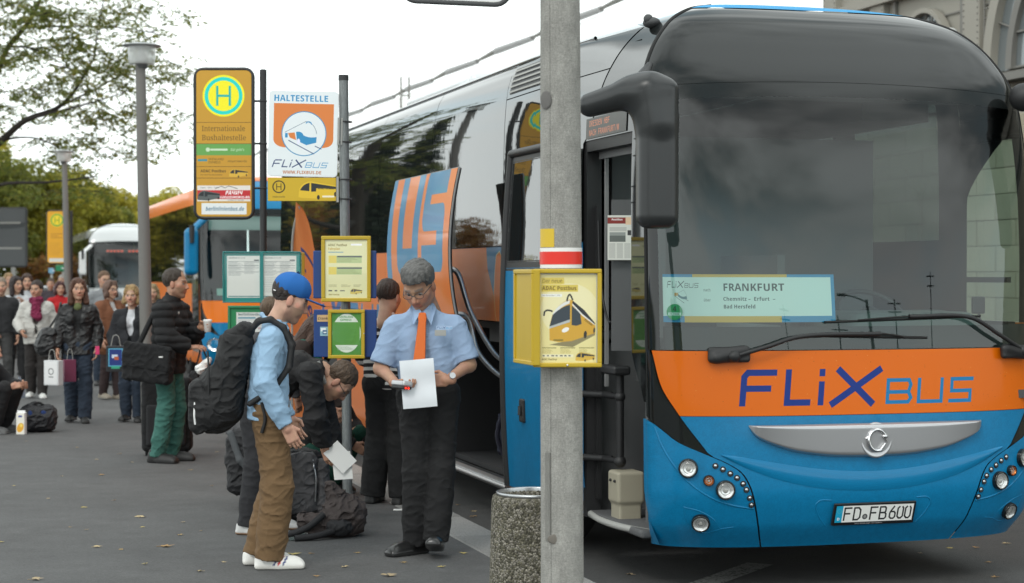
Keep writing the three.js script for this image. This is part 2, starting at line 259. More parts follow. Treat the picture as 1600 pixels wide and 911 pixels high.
function sidePatch(sg, v0, v1, z0, z1, o = {}) {    // z0 is the rear edge, z1 the front edge, either may follow v
  const Z0 = cv(z0), Z1 = cv(z1);
  const P = (s, t) => { const v = lerp(v0, v1, t); return side(sg, v, lerp(Z0(v), Z1(v), s)); };
  return withNormals(P, o.ns ?? 12, o.nt ?? 8, o.off ?? 0, o.UV ?? ((s, t, p) => [p.z, p.y]), sg > 0);
}
function onFront(a, v, off = 0) {
  const e = 0.004, p = front(a, v), tx = front(a + e, v).sub(front(a - e, v)).normalize(), ty = front(a, v + e).sub(front(a, v - e)), n = tx.clone().cross(ty).normalize(), y = n.clone().cross(tx);
  return new THREE.Matrix4().makeBasis(tx, y, n).setPosition(p.addScaledVector(n, off));
}
const M = {
  blue: mat([0.003, 0.205, 0.43], 0.3, { clearcoat: 0.25, clearcoatRoughness: 0.05, specularIntensity: 0.5 }),
  orange: mat([0.80, 0.185, 0.012], 0.35, { clearcoat: 0.2, clearcoatRoughness: 0.08, specularIntensity: 0.5 }),
  gloss: mat([0.010, 0.012, 0.012], 0.03),
  black: mat([0.018, 0.018, 0.019], 0.5), rubber: mat([0.014, 0.014, 0.014], 0.8), grey: mat([0.22, 0.22, 0.22], 0.7), dgrey: mat([0.07, 0.072, 0.074], 0.75), lgrey: mat([0.36, 0.36, 0.34], 0.7),
  chrome: mat([0.75, 0.75, 0.76], 0.14, { metalness: 1 }), steel: mat([0.55, 0.56, 0.57], 0.3, { metalness: 1 }), silver: mat([0.52, 0.52, 0.53], 0.32, { metalness: 0.75 }),
  white: mat([0.78, 0.78, 0.77], 0.5), paper: mat([0.8, 0.8, 0.78], 0.85), glassClear: mat(0xffffff, 0.02, { transmission: 1, thickness: 0, ior: 1.5 }),
};
const flake = noiseTex(512, (x, y) => { const v = 0.86 + 0.16 * nB(x * 2, y * 2) + 0.06 * (nE(x * 2, y * 2) - 0.5) + 0.05 * (nC(x * 2, y * 2) - 0.5) - (nA(x * 2 + 11, y * 2 + 5) > 0.985 ? 0.3 : 0); return [v, v, v]; }, true); M.blue.map = rep(flake, 2.2);
const wavy = noiseTex(512, (x, y) => { const u = x / 512 * 2 * Math.PI, v = y / 512 * 2 * Math.PI; const n = fbm(Math.cos(u) * 2.2, Math.sin(u) * 2.2, Math.cos(v) * 1.1 + Math.sin(v) * 0.7, 4); return [0.5 + n, 0.5 + n, 0.5 + n]; });
M.sideGlass = mat([0.010, 0.012, 0.012], 0.02, { ior: 1.85, bumpMap: rep(wavy, 0.45, 0.9), bumpScale: 0.00012 });
M.windscreen = mat([0.62, 0.76, 0.73], 0.0, { transmission: 1, thickness: 0, ior: 1.62 });
M.tintDark = mat([0.13, 0.17, 0.165], 0.0, { transmission: 1, thickness: 0, ior: 1.6 });
M.tint = mat([0.55, 0.62, 0.6], 0.0, { transmission: 1, thickness: 0, ior: 1.5 });

// lettering of the wordmark, drawn as strokes: x, y in letter heights
function wordmark(g, x, y, h, c1, c2, slant = 0.16, thin = 1) {
  g.save(); g.translate(x, y); g.transform(1, 0, -slant, 1, 0, 0); g.lineJoin = 'miter'; g.lineCap = 'butt'; const w = 0.17 * h * thin;
  const pl = (pts) => { g.beginPath(); pts.forEach((p, i) => g[i ? 'lineTo' : 'moveTo'](p[0] * h, -p[1] * h)); g.stroke(); };
  const big = (f) => { g.lineWidth = w; g.strokeStyle = c1; f(); };
  const e = 0.085 * thin;
  big(() => { pl([[e, 0], [e, 0.8], [0.18, 1 - e], [1.0, 1 - e]]); pl([[e, 0.48], [0.86, 0.48]]); });                         // F
  big(() => { pl([[1.25 + e, 1], [1.25 + e, e], [2.02, e]]); });                                                              // L
  big(() => { pl([[2.24 + e, 0], [2.24 + e, 0.66]]); pl([[2.24 + e, 0.80], [2.24 + e, 1]]); });                               // i
  g.lineWidth = w * 1.12; pl([[2.62, 0], [4.12, 1]]); pl([[2.78, 1], [3.92, 0]]);                                             // X
  g.strokeStyle = c2; g.lineWidth = w * 0.62; const q = 0.05 * thin, H = 0.66;
  pl([[4.3 + q, q], [4.3 + q, H], [5.0, H], [5.06, H * 0.8], [5.0, H / 2], [4.3, H / 2]]); pl([[5.0, H / 2], [5.08, H * 0.25], [5.0, q], [4.3, q]]);
  pl([[5.28 + q, H + q], [5.28 + q, q], [6.06, q], [6.06, H + q]]);
  pl([[7.12, H], [6.34 + q, H], [6.34 + q, H / 2], [7.02, H / 2], [7.02, q], [6.3, q]]);
  g.restore();
}
const css = (r, g, b) => `rgb(${r},${g},${b})`;
const cardTex = canvasTex(1536, 400, (g, w, h) => {
  g.fillStyle = '#eaf3ef'; g.fillRect(0, 0, w, h);
  g.fillStyle = '#2b8fc0'; g.fillRect(0, 0, 400, 24); g.fillRect(1200, 0, 336, 24); g.fillRect(1512, 0, 24, h); g.fillRect(1150, h - 52, 386, 52); g.fillRect(0, h - 52, 300, 52);
  g.fillStyle = '#e5b154'; g.fillRect(400, 0, 800, 24); g.fillRect(300, h - 52, 850, 52);
  wordmark(g, 76, 112, 54, '#39464c', '#39464c', 0.14, 0.7);
  g.strokeStyle = '#566'; g.lineWidth = 4; g.beginPath(); g.moveTo(180, 178); g.lineTo(300, 240); g.moveTo(300, 200); g.lineTo(350, 222); g.stroke(); g.fillStyle = '#d9a05a'; g.fillRect(180, 154, 46, 26); g.fillStyle = '#5d8791'; g.beginPath(); g.moveTo(226, 160); g.quadraticCurveTo(270, 200, 330, 180); g.lineTo(336, 206); g.quadraticCurveTo(270, 214, 226, 184); g.fill();
  g.strokeStyle = '#7b8f90'; g.lineWidth = 2; g.beginPath(); g.moveTo(226, 158); g.lineTo(300, 130); g.lineTo(335, 180); g.stroke();
  g.fillStyle = '#3c4a4c'; g.font = '32px sans-serif'; g.fillText('nach', 510, 142); g.fillText('über', 510, 226);
  g.font = 'bold 86px sans-serif'; g.fillText('FRANKFURT', 690, 138, 560); g.font = 'bold 43px sans-serif'; g.fillText('Chemnitz –  Erfurt  –', 690, 220, 500); g.fillText('Bad Hersfeld', 690, 284, 310);
});
const plateTex = canvasTex(1024, 256, (g, w, h) => {
  g.fillStyle = '#15171a'; g.fillRect(0, 0, w, h); g.fillStyle = '#f4f4f0'; g.fillRect(24, 20, 976, 200); g.fillStyle = '#1ba6cf'; g.fillRect(24, 20, 84, 200);
  g.strokeStyle = '#9fd3a0'; g.lineWidth = 5; g.setLineDash([5, 7]); g.beginPath(); g.arc(66, 80, 26, 0, 7); g.stroke(); g.setLineDash([]); g.fillStyle = '#fff'; g.font = 'bold 50px sans-serif'; g.fillText('D', 48, 196);
  g.strokeStyle = '#17181a'; g.lineWidth = 19; const T = 48, B = 192, L = (p) => { g.beginPath(); p.forEach((q, i) => g[i ? 'lineTo' : 'moveTo'](...q)); g.stroke(); };
  const Fh = (x) => { L([[x + 88, T], [x, T], [x, B + 8]]); L([[x, 116], [x + 72, 116]]); }, Dd = (x) => L([[x, T], [x, B], [x + 52, B], [x + 78, B - 26], [x + 78, T + 26], [x + 52, T], [x - 8, T]]), Bb = (x) => { L([[x, T], [x, B], [x + 62, B], [x + 80, B - 18], [x + 80, 136], [x + 62, 118], [x, 118]]); L([[x + 58, 118], [x + 72, 104], [x + 72, T + 16], [x + 58, T], [x - 8, T]]); };
  const zero = (x) => L([[x + 22, T], [x, T + 24], [x, B - 24], [x + 22, B], [x + 46, B], [x + 68, B - 24], [x + 68, T + 24], [x + 52, T + 2]]), six = (x) => { L([[x + 50, T - 6], [x + 6, 110], [x, 132], [x, B - 20], [x + 20, B], [x + 50, B], [x + 68, B - 20], [x + 68, 130], [x + 50, 110], [x + 8, 110]]); };
  Fh(134); Dd(254); Fh(462); Bb(580); six(708); zero(806); zero(902);
  g.fillStyle = '#4d4f52'; g.beginPath(); g.arc(396, 158, 33, 0, 7); g.fill(); g.fillStyle = '#9a9a98'; g.beginPath(); g.arc(396, 158, 17, 0, 7); g.fill();
  g.fillStyle = '#cfcfcf'; g.font = '20px sans-serif'; g.fillText('IVECO  BAYERN GMBH   0911/000004-0', 280, 246);
});
const orangeTex = canvasTex(2048, 352, (g, w, h) => { // x -1.3..1.3 m, y 0.90..1.347 m
  g.fillStyle = css(218, 104, 8); g.fillRect(0, 0, w, h); const k = w / 2.6; wordmark(g, (-0.815 + 1.3) * k, (1.347 - 0.985) * k, 0.213 * k, css(18, 50, 128), css(22, 118, 172), 0.10); const R = rng(404); for (let i = 0; i < 260; i++) { g.fillStyle = R() < 0.7 ? `rgba(70,40,20,${0.15 + 0.5 * R()})` : 'rgba(230,220,200,0.5)'; g.beginPath(); g.ellipse(R() * w, R() * h, 0.6 + 1.2 * R(), 0.6 + 1.8 * R(), R() * 3, 0, 7); g.fill(); }
});
M.orangeFront = mat(0xffffff, 0.36, { map: orangeTex, clearcoat: 0.12, clearcoatRoughness: 0.06, specularIntensity: 0.4 });

function addCoachFront(C, o) {                      // panels every coach front has
  const wsTop = (a) => 2.92 - 0.045 * a * a, g4 = 0.004;
  const panelTop = table([[0.14, -0.525], [0.195, -0.535], [0.405, -0.568], [0.5, -0.588], [0.595, -0.628], [0.65, -0.69], [0.7, -0.775], [0.775, -0.9], [0.84, -0.955], [0.9, -1]]);
  const bandLeft = table([[0.7, -0.775], [0.935, -0.9], [1.11, -0.967], [1.31, -0.993]]);
  const bumperEdge = (v) => (v < 0.7 ? panelTop(v) : bandLeft(v)) + g4;
  obj('front_bumper', frontPatch(0.14, 0.925, bumperEdge, (v) => -bumperEdge(v), { nt: 30 }), o.lower, C);
  obj('front_band', frontPatch(0.928, 1.307, (v) => bandLeft(v) + g4, (v) => -bandLeft(v) - g4, { nt: 10, UV: (s, t, p) => [(p.x + 1.3) / 2.6, (p.y - 0.9) / 0.447] }), o.band, C);
  for (const sg of [-1, 1]) {
    const f = (A) => (v) => sg < 0 ? A(v) : -A(v), lo = f((v) => -1), pt = f((v) => panelTop(v) - g4);
    const hp = obj('headlight_panel', sg < 0 ? frontPatch(0.14, 0.898, lo, pt, { nt: 30, ns: 20 }) : frontPatch(0.14, 0.898, pt, lo, { nt: 30, ns: 20 }), o.lower, C);
    const tl = f((v) => (v < 0.9 ? panelTop(v) : -1)), tr = f((v) => bandLeft(v) - 0.001);
    obj('corner_trim', sg < 0 ? frontPatch(0.705, 1.31, tl, tr, { nt: 20, ns: 10 }) : frontPatch(0.705, 1.31, tr, tl, { nt: 20, ns: 10 }), M.gloss, C);
    obj('windscreen_pillar', sg < 0 ? frontPatch(1.31, wsTop, -1, -0.962, { nt: 24, ns: 6 }) : frontPatch(1.31, wsTop, 0.962, 1, { nt: 24, ns: 6 }), M.gloss, C);
    hp.userData.side = sg; o.panels?.push(hp);
  }
  obj('backing', frontPatch(0.16, 1.29, -0.985, 0.985, { nt: 24, off: -0.03 }), M.black, C);
  obj('windscreen', frontPatch(1.312, (a) => wsTop(a) - 0.093, -0.962, 0.962, { ns: 60, nt: 30 }), M.windscreen, C);
  obj('sun_band', frontPatch((a) => wsTop(a) - 0.093, (a) => wsTop(a) - 0.0025, -0.962, 0.962, { ns: 60, nt: 4 }), M.gloss, C);
  obj('front_cap', frontPatch((a) => wsTop(a) + 0.0, 3.425, -1, 1, { ns: 72, nt: 36 }), o.cap, C);
  obj('roof_front', frontPatch(3.428, 3.55, -1, 1, { ns: 60, nt: 16, off: 0.004 }), o.roof, C);
  obj('seal', [-1, 1].map((sg) => tube(Array.from({ length: 26 }, (_, i) => { const v = lerp(1.31, 3.5, i / 25); return front(sg * 0.9992, v).add(V(0, 0, 0.004)); }), 0.012, 50, 6)), M.rubber, C);
}
function wheel(C, x, z, r = 0.5, sg = -1) {
  const w = new THREE.Group(); w.name = 'wheel'; C.add(w); w.position.set(x, r - 0.12, z); w.rotation.z = sg * Math.PI / 2;   // axle along the turned y
  obj('tyre', lathe([[0.30, -0.14], [0.45, -0.15], [0.495, -0.11], [0.50, 0], [0.495, 0.11], [0.45, 0.15], [0.30, 0.14]], 40), M.rubber, w);
  obj('rim', lathe([[0.3, 0.12], [0.285, 0.08], [0.24, 0.03], [0.17, 0.02], [0.15, 0.10], [0.02, 0.11]], 32), M.steel, w);
  obj('wheel_nut', Array.from({ length: 10 }, (_, i) => bar([Math.cos(i * 0.628) * 0.2, 0.02, Math.sin(i * 0.628) * 0.2], [Math.cos(i * 0.628) * 0.2, 0.06, Math.sin(i * 0.628) * 0.2], 0.016, 0.016, 6)), M.steel, w);
}
const at4 = (g, m) => g.clone().applyMatrix4(m);
// ---------- the orange and blue coach ----------
const coach = thing('coach', 'orange and blue touring coach with its front door and luggage flap open', 'coach', street(5.109, 9.938).toArray(), TH);
{
  const C = coach, panels = [];
  const roofBlue = mat([0.08, 0.33, 0.60], 0.7, { ior: 1.3, specularIntensity: 0.2 });
  addCoachFront(C, { lower: M.blue, band: M.orangeFront, cap: M.gloss, roof: roofBlue, panels });
  // lamps in the two headlight panels
  const lampRing = (r) => [lathe([[r * 1.26, -0.02], [r * 1.24, 0.004], [r * 1.16, 0.011], [r * 1.02, 0.010], [r * 0.99, 0.002]], 28).rotateX(Math.PI / 2)];
  const bowl = (r) => lathe([[0.001, -0.009], [r * 0.3, -0.0085], [r * 0.62, -0.006], [r * 0.9, 0.0], [r, 0.006]], 24).rotateX(Math.PI / 2);
  const lens = (r) => lathe([[0.001, 0.020], [r * 0.5, 0.017], [r * 0.85, 0.010], [r, 0.004]], 24).rotateX(Math.PI / 2);
  const amber = mat([0.55, 0.17, 0.04], 0.2, { metalness: 0.7 });
  const reflector = mat([0.78, 0.79, 0.78], 0.28, { metalness: 0.75 });
  const lampSpots = [[-0.8625, 0.625, 0.046, reflector], [-0.705, 0.5, 0.046, reflector], [-0.7775, 0.555, 0.027, amber], [-0.8125, 0.303, 0.044, reflector]];
  const dots = [[-0.7475, 0.64], [-0.715, 0.62], [-0.6825, 0.595], [-0.6525, 0.57], [-0.625, 0.535], [-0.61, 0.5], [-0.5945, 0.452], [-0.586, 0.41]];
  for (const hp of panels) {
    const sg = -hp.userData.side; delete hp.userData.side;
    for (const [a, v, r, m] of lampSpots) {
      const T = onFront(a * sg, v, 0.016);
      const h = obj('headlamp', at4(bowl(r), T), m, hp);
      obj('lamp_ring', lampRing(r).map((g) => at4(g, T)), M.gloss, h);
      obj('lamp_bulb', at4(merged([ball(r * 0.30, 0, -r * 0.1, -0.006, 1, 1, 0.5), new THREE.TorusGeometry(r * 0.62, 0.002, 5, 20).translate(0, 0, -0.004)]), T), M.lgrey, h);
      obj('lamp_lens', at4(lens(r), T), M.glassClear, h);
    }
    for (const [a, v] of dots) { const T = onFront(a * sg, v, 0.004); const d = obj('running_lamp', at4(ball(0.0115, 0, 0, 0, 1, 1, 0.7, 10), T), M.steel, hp); obj('lamp_ring', at4(new THREE.TorusGeometry(0.0145, 0.0035, 6, 18), T), M.black, d); }
    const path = (pts, r, off = 0) => tube(pts.map(([a, v]) => { const p = V(0, 0, 0).setFromMatrixPosition(onFront(a * sg, v, off)); return p; }), r, 40, 6);
    obj('panel_ridge', [path([[-0.985, 0.86], [-0.965, 0.76], [-0.93, 0.66], [-0.86, 0.54], [-0.77, 0.455], [-0.68, 0.41], [-0.575, 0.385]], 0.0075, -0.003), path([[-0.885, 0.395], [-0.87, 0.31], [-0.835, 0.252], [-0.79, 0.235], [-0.72, 0.262], [-0.665, 0.272]], 0.006, -0.0035), path([[-0.885, 0.395], [-0.82, 0.372], [-0.76, 0.325], [-0.725, 0.262]], 0.006, -0.0035)], M.blue, hp);
  }
  // bumper: swaged shelf line, silver bar with the round emblem, number plate
  const curve = (pts, r, off) => tube(pts.map(([a, v]) => V(0, 0, 0).setFromMatrixPosition(onFront(a, v, off))), r, 60, 8);
  obj('bumper_swage', [grid((s, t) => { const x = lerp(-0.72, 0.72, s), vb = 0.535 + 0.24 * x * x * 1.35, w = 0.055 * (1 - Math.pow(Math.abs(x) / 0.73, 4)) + 0.002; const m = onFront(x, vb + (t - 0.5) * 2 * w, 0.002 + 0.009 * (1 - Math.pow(Math.abs(t * 2 - 1), 2))); return V(0, 0, 0).setFromMatrixPosition(m); }, 60, 10)], M.blue, C);
  const barTop = 0.873, barBot = table([[-0.595, 0.868], [-0.57, 0.815], [-0.5, 0.765], [-0.35, 0.708], [-0.15, 0.68], [0, 0.676], [0.15, 0.68], [0.35, 0.708], [0.5, 0.765], [0.57, 0.815], [0.595, 0.868]]);
  const bumpOf = (s, t) => { const e = Math.min(1, Math.min(t, 1 - t) * 7), f = Math.min(1, Math.min(s, 1 - s) * 30); return 0.004 + 0.034 * Math.sqrt(Math.max(0, 1 - (1 - e) ** 2)) * Math.sqrt(f) + 0.018 * t * f; };
  const gb = obj('grille_bar', grid((s, t) => { const a = lerp(-0.595, 0.595, s); return V(0, 0, 0).setFromMatrixPosition(onFront(a, lerp(barBot(a), barTop + 0.004 * Math.cos(a * 2), t), bumpOf(s, t))); }, 80, 24), M.silver, C);
  const Te = onFront(0.012, 0.775, 0.036);
  const em = obj('emblem', at4(lathe([[0.001, 0.004], [0.080, 0.004], [0.094, 0.010], [0.102, 0.008], [0.106, 0.0]], 40).rotateX(Math.PI / 2), Te), M.silver, gb);
  { const pts = []; for (let i = 0; i <= 22; i++) { const a = 0.25 + i / 22 * 4.9; pts.push(V(Math.cos(a) * 0.056, Math.sin(a) * 0.062, 0.020)); } // leaping-animal ring
    const body = new THREE.TubeGeometry(new THREE.CatmullRomCurve3(pts), 60, 0.0105, 8); const p = body.attributes.position;
    obj('emblem_figure', at4(merged([body, ball(0.016, 0.05, 0.022, 0.02, 1.3, 0.8, 0.8), bar([0.05, 0.012, 0.02], [0.066, -0.016, 0.02], 0.006, 0.002), bar([-0.02, 0.055, 0.02], [0.01, 0.066, 0.02], 0.009, 0.004), bar([-0.06, 0.018, 0.02], [-0.078, 0.012, 0.02], 0.008, 0.002), bar([-0.062, 0.008, 0.02], [-0.075, 0.026, 0.02], 0.007, 0.002), bar([0.02, -0.055, 0.02], [0.05, -0.02, 0.02], 0.008, 0.005)]), Te), M.chrome, em); }
  const Tp = onFront(0.022, 0.343, 0.012);
  const np = obj('number_plate', at4(rbox(0.535, 0.142, 0.016, 0.006), Tp), M.black, C);
  { const g = new THREE.PlaneGeometry(0.53, 0.138).translate(0, 0, 0.0095); obj('plate_face', at4(g, Tp), mat(0xffffff, 0.35, { map: plateTex }), np); }
  obj('plate_recess', curve([[-0.20, 0.425], [-0.255, 0.425], [-0.275, 0.40], [-0.255, 0.33], [-0.215, 0.268]].map(([a, v]) => [a, v]), 0.005, -0.002), M.blue, C);
  obj('plate_recess', curve([[0.24, 0.425], [0.295, 0.425], [0.318, 0.40], [0.30, 0.33], [0.26, 0.268]], 0.005, -0.002), M.blue, C);

  // wipers
  const pt = (a, v, off) => V(0, 0, 0).setFromMatrixPosition(onFront(a, v, off));
  const wiper = (piv, elbow, mid, b0, b1) => {
    const w = obj('wiper', [tube([pt(...piv, 0.055), pt(lerp(piv[0], elbow[0], 0.5), lerp(piv[1], elbow[1], 0.5), 0.06), pt(...elbow, 0.055), pt(...mid, 0.04)], 0.013, 40, 8), ball(0.036, ...pt(...piv, 0.05).toArray(), 1.1, 1, 1)], M.black, C);
    obj('wiper_blade', [tube([pt(...b0, 0.014), pt(lerp(b0[0], b1[0], 0.33), lerp(b0[1], b1[1], 0.33), 0.014), pt(lerp(b0[0], b1[0], 0.66), lerp(b0[1], b1[1], 0.66), 0.014), pt(...b1, 0.014)], 0.008, 40, 6), tube([pt(lerp(b0[0], b1[0], 0.2), lerp(b0[1], b1[1], 0.2) + 0.004, 0.026), pt(...mid, 0.034), pt(lerp(b0[0], b1[0], 0.8), lerp(b0[1], b1[1], 0.8) + 0.004, 0.026)], 0.006, 30, 6)], M.rubber, w);
    return w;
  };
  wiper([-0.66, 1.275], [-0.36, 1.385], [0.05, 1.40], [-0.34, 1.395], [0.30, 1.375]);
  wiper([0.83, 1.285], [0.52, 1.49], [0.20, 1.50], [-0.22, 1.472], [0.60, 1.50]);
  { const cover = (a, v, w, h, sg) => { const m = onFront(a, v, 0.03); return at4(net([rb([0, 0, 0], [w, h, 0.02], 0.018), rc([w * 0.6 * sg, -h * 0.4, 0.01], [-w * 0.7 * sg, h * 0.6, 0.005], 0.03, 0.022)], { cell: 0.008, k: 0.03 }), m); };
    obj('wiper_cover', cover(-0.68, 1.285, 0.125, 0.045, -1), M.black, C); obj('wiper_cover', cover(0.80, 1.28, 0.13, 0.04, 1), M.black, C); }

  // destination card and badge behind the windscreen
  obj('destination_card', frontPatch(1.475, 1.757, -0.952, -0.152, { ns: 40, nt: 6, off: -0.02, UV: (s, t) => [s, t] }), mat(0xffffff, 0.6, { map: cardTex, side: THREE.DoubleSide }), C);
  { const bt = canvasTex(128, 128, (g) => { g.fillStyle = '#2fa36b'; g.fillRect(0, 0, 128, 128); g.fillStyle = '#0e3d2a'; g.font = 'bold 56px sans-serif'; g.fillText('4', 48, 58); g.fillStyle = '#cfe8dc'; g.fillRect(12, 68, 104, 24); g.fillStyle = '#222'; g.font = '16px monospace'; g.fillText('FD FB600', 24, 86); });
    obj('badge_sticker', at4(new THREE.CircleGeometry(0.047, 28), onFront(-0.905, 1.535, -0.012)), mat(0xffffff, 0.5, { map: bt, side: THREE.DoubleSide }), C); }

  // ---- sides ----
  const L = -1, RT = 1, rear = -13.9;
  const dZ0 = -1.52, dZ1 = -0.46, dTop = 2.6;       // front door opening
  const arch = (zc) => (v) => { const r = 0.60, dy = v - 0.38; return Math.abs(dy) < r && dy > -0.6 ? Math.sqrt(r * r - dy * dy) : 0; };
  // left lower paint: canvas over z -14..0, y 0.1..2.0
  const sideTex = canvasTex(2048, 320, (g, w, h) => {
    const k = w / 14, X = (z) => (z + 14) * k, Y = (v) => (2.02 - v) * k; g.fillStyle = css(224, 116, 30); g.fillRect(0, 0, w, h);
    g.fillStyle = css(24, 118, 170); g.beginPath(); g.moveTo(X(-3.95), Y(2.02)); g.lineTo(X(-3.9), Y(1.8)); g.lineTo(X(-3.55), Y(1.4)); g.lineTo(X(-3.4), Y(1.0)); g.lineTo(X(-3.05), Y(0)); g.lineTo(w, h); g.lineTo(w, 0); g.fill();
    wordmark(g, X(-12.6), Y(0.95), 0.72 * k, css(24, 80, 150), css(24, 118, 170), 0.1);
    g.fillStyle = css(224, 116, 30); g.beginPath(); const m = [[-3.66, 1.9], [-3.56, 1.93], [-3.5, 1.88], [-3.36, 1.9], [-3.33, 1.72], [-3.36, 1.6], [-3.42, 1.53], [-3.32, 1.42], [-3.4, 1.36], [-3.62, 1.35], [-3.68, 1.46], [-3.72, 1.62], [-3.70, 1.76]]; m.forEach((p, i) => g[i ? 'lineTo' : 'moveTo'](X(p[0]), Y(p[1]))); g.fill(); g.strokeStyle = '#e9d9b0'; g.lineWidth = 1.5; g.closePath(); g.stroke();
  });
  const mSide = mat(0xffffff, 0.35, { map: sideTex, clearcoat: 0.3, clearcoatRoughness: 0.05 });
  const suv = (s, t, p) => [(p.z + 14) / 14, (p.y + 0.167) / 2.187];
  const panel = (v0, v1, z0, z1, o = {}) => obj('side_panel', sidePatch(L, v0, v1, z0, z1, { UV: suv, nt: 10, ...o }), mSide, C);
  const wF = -2.55, wB = -10.45, bay0 = -5.42, bay1 = -3.32, aF = arch(), gp = 0.004;
  panel(1.40, 1.965, bay1 + gp, -1.55); panel(1.40, 1.965, bay0, bay1 - gp); panel(1.40, 1.965, -7.6, bay0 - gp); panel(1.40, 1.965, -9.75, -7.6 - gp); panel(1.40, 1.965, rear, -9.75 - gp);
  panel(0.17, 1.395, bay1, (v) => wF - aF(v), { nt: 30, ns: 6 }); panel(0.17, 1.395, (v) => wF + aF(v), -1.55, { nt: 30, ns: 6 });
  panel(0.17, 1.395, -7.6, bay0 - gp); panel(0.17, 1.395, -9.75, -7.6 - gp, { nt: 20 }); panel(0.17, 1.395, (v) => wB + aF(v), -9.75 - gp, { nt: 30, ns: 6 }); panel(0.17, 1.395, rear, (v) => wB - aF(v), { nt: 30 });
  // glass band along the left side, ends in an arc at the front
  const arcZ = (v) => -1.56 + 0.40 * Math.sqrt(clamp((v - 2.62) / 0.7)) * (v > 2.62 ? 1 : 0);
  const seams = [rear, -11.9, -9.9, -7.9, -5.7, -3.46];
  for (let i = 0; i < 5; i++) obj('side_window', sidePatch(L, 1.972, 3.32, seams[i] + 0.006, seams[i + 1] - 0.006, { ns: 10, nt: 16, off: 0.004 }), M.sideGlass, C);
  obj('side_window', sidePatch(L, 1.972, 3.06, -3.454, arcZ, { ns: 10, nt: 24, off: 0.004 }), M.sideGlass, C);
  obj('side_window', sidePatch(L, 3.068, 3.33, -3.454, arcZ, { ns: 10, nt: 8, off: 0.004 }), M.sideGlass, C);
  { const v = obj('roof_vent', sidePatch(L, 3.095, 3.285, -3.38, -2.5, { ns: 8, nt: 4, off: 0.007 }), M.black, C); for (let i = 0; i < 5; i++) obj('vent_slat', sidePatch(L, 3.103 + i * 0.038, 3.117 + i * 0.038, -3.37, -2.51, { ns: 8, nt: 1, off: 0.016 }), M.lgrey, v); }
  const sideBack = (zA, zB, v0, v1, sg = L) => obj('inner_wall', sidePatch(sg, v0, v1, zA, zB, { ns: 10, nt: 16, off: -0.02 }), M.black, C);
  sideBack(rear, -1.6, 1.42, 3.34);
  obj('gutter', [tube(Array.from({ length: 12 }, (_, i) => side(L, 3.345, lerp(rear, -1.9, i / 11)).add(V(-0.008, 0.006, 0))), 0.013, 30, 6)], M.steel, C);
  // dark corner between windscreen and side glass, over the door
  obj('side_cap', sidePatch(L, 2.62, 3.50, (v) => arcZ(Math.min(v, 3.33)) + 0.01 - (v > 3.33 ? (v - 3.33) * 5 : 0), (v) => zEdge(v), { ns: 20, nt: 36 }), M.gloss, C);
  obj('side_cap', sidePatch(RT, 2.62, 3.50, (v) => -1.2 - (v > 3.33 ? (v - 3.33) * 5 : 0), (v) => zEdge(v), { ns: 20, nt: 36 }), M.gloss, C);
  const roofM = mat([0.62, 0.64, 0.65], 0.35, { clearcoat: 0.6 });
  for (const sg of [L, RT]) obj('roof_panel', sidePatch(sg, 3.332, 3.55, rear, (v) => (v < 3.5 ? -1.15 - Math.max(0, v - 3.33) * 5 : zEdge(v)), { ns: 30, nt: 26, off: -0.002 }), roofM, C);
  obj('roof_hump', rbox(1.6, 0.16, 2.6, 0.07, 0, 3.5, -7.5), roofM, C);
  { const T = side(L, 3.30, -0.98); obj('marker_lamp', [ball(0.05, T.x - 0.0, T.y + 0.03, T.z, 1.1, 0.7, 1.3), ball(0.03, T.x - 0.03, T.y + 0.05, T.z + 0.02)], M.dgrey, C); const T2 = side(RT, 3.30, -0.9); obj('marker_lamp', [ball(0.05, T2.x, T2.y + 0.03, T2.z, 1.1, 0.7, 1.3)], M.lgrey, C); }
  // pillar in front of the door, frame round the opening
  obj('door_pillar', sidePatch(L, 1.0, 2.62, (v) => v > 1.32 ? -0.62 : lerp(-0.40, -0.62, smooth(0.95, 1.32, v)), (v) => zEdge(v) - 0.002, { ns: 6, nt: 24 }), M.gloss, C);
  obj('bumper_return', sidePatch(L, 0.15, 0.9, (v) => -0.42 + 0.05 * smooth(0.5, 0.15, v), (v) => zEdge(v) - 0.002, { ns: 4, nt: 14 }), M.blue, C);
  obj('door_frame', [box(0.10, 2.45, 0.07, -1.215, 1.4, dZ0 - 0.03), box(0.10, 0.10, 1.1, -1.215, 2.60, -1.02), box(0.07, 1.5, 0.06, -1.20, 1.86, -0.64), box(0.03, 1.9, 0.04, -1.20, 1.25, dZ0 + 0.045), box(0.03, 1.35, 0.025, -1.17, 1.88, -0.70)], M.black, C);
  obj('door_glazing_bar', [box(0.025, 0.05, 0.95, -1.17, 2.53, -1.05), box(0.02, 1.5, 0.03, -1.16, 1.78, dZ0 + 0.09)], M.grey, C);
  // right side, seen through the windscreen: driver's window, then wall
  obj('side_panel', sidePatch(RT, 0.15, 1.45, rear, (v) => zEdge(v) - 0.002, { ns: 20, nt: 14 }), mSide, C);
  const dw = (v) => (v < 2.25 ? -1.13 : lerp(-1.13, -0.62, Math.pow((v - 2.25) / 0.4, 1.4)));
  obj('driver_window', sidePatch(RT, 1.455, 2.62, dw, (v) => zEdge(v) - 0.10, { ns: 8, nt: 20 }), M.tint, C);
  obj('window_pillar', sidePatch(RT, 1.45, 2.62, (v) => zEdge(v) - 0.10, (v) => zEdge(v) - 0.002, { ns: 3, nt: 12 }), M.black, C); obj('window_pillar', sidePatch(RT, 1.45, 2.62, -1.35, dw, { ns: 4, nt: 20 }), M.black, C); obj('window_rail', [box(0.05, 0.05, 0.7, 1.24, 1.43, -0.85), box(0.03, 0.035, 0.6, 1.25, 1.72, -0.85)], M.black, C);
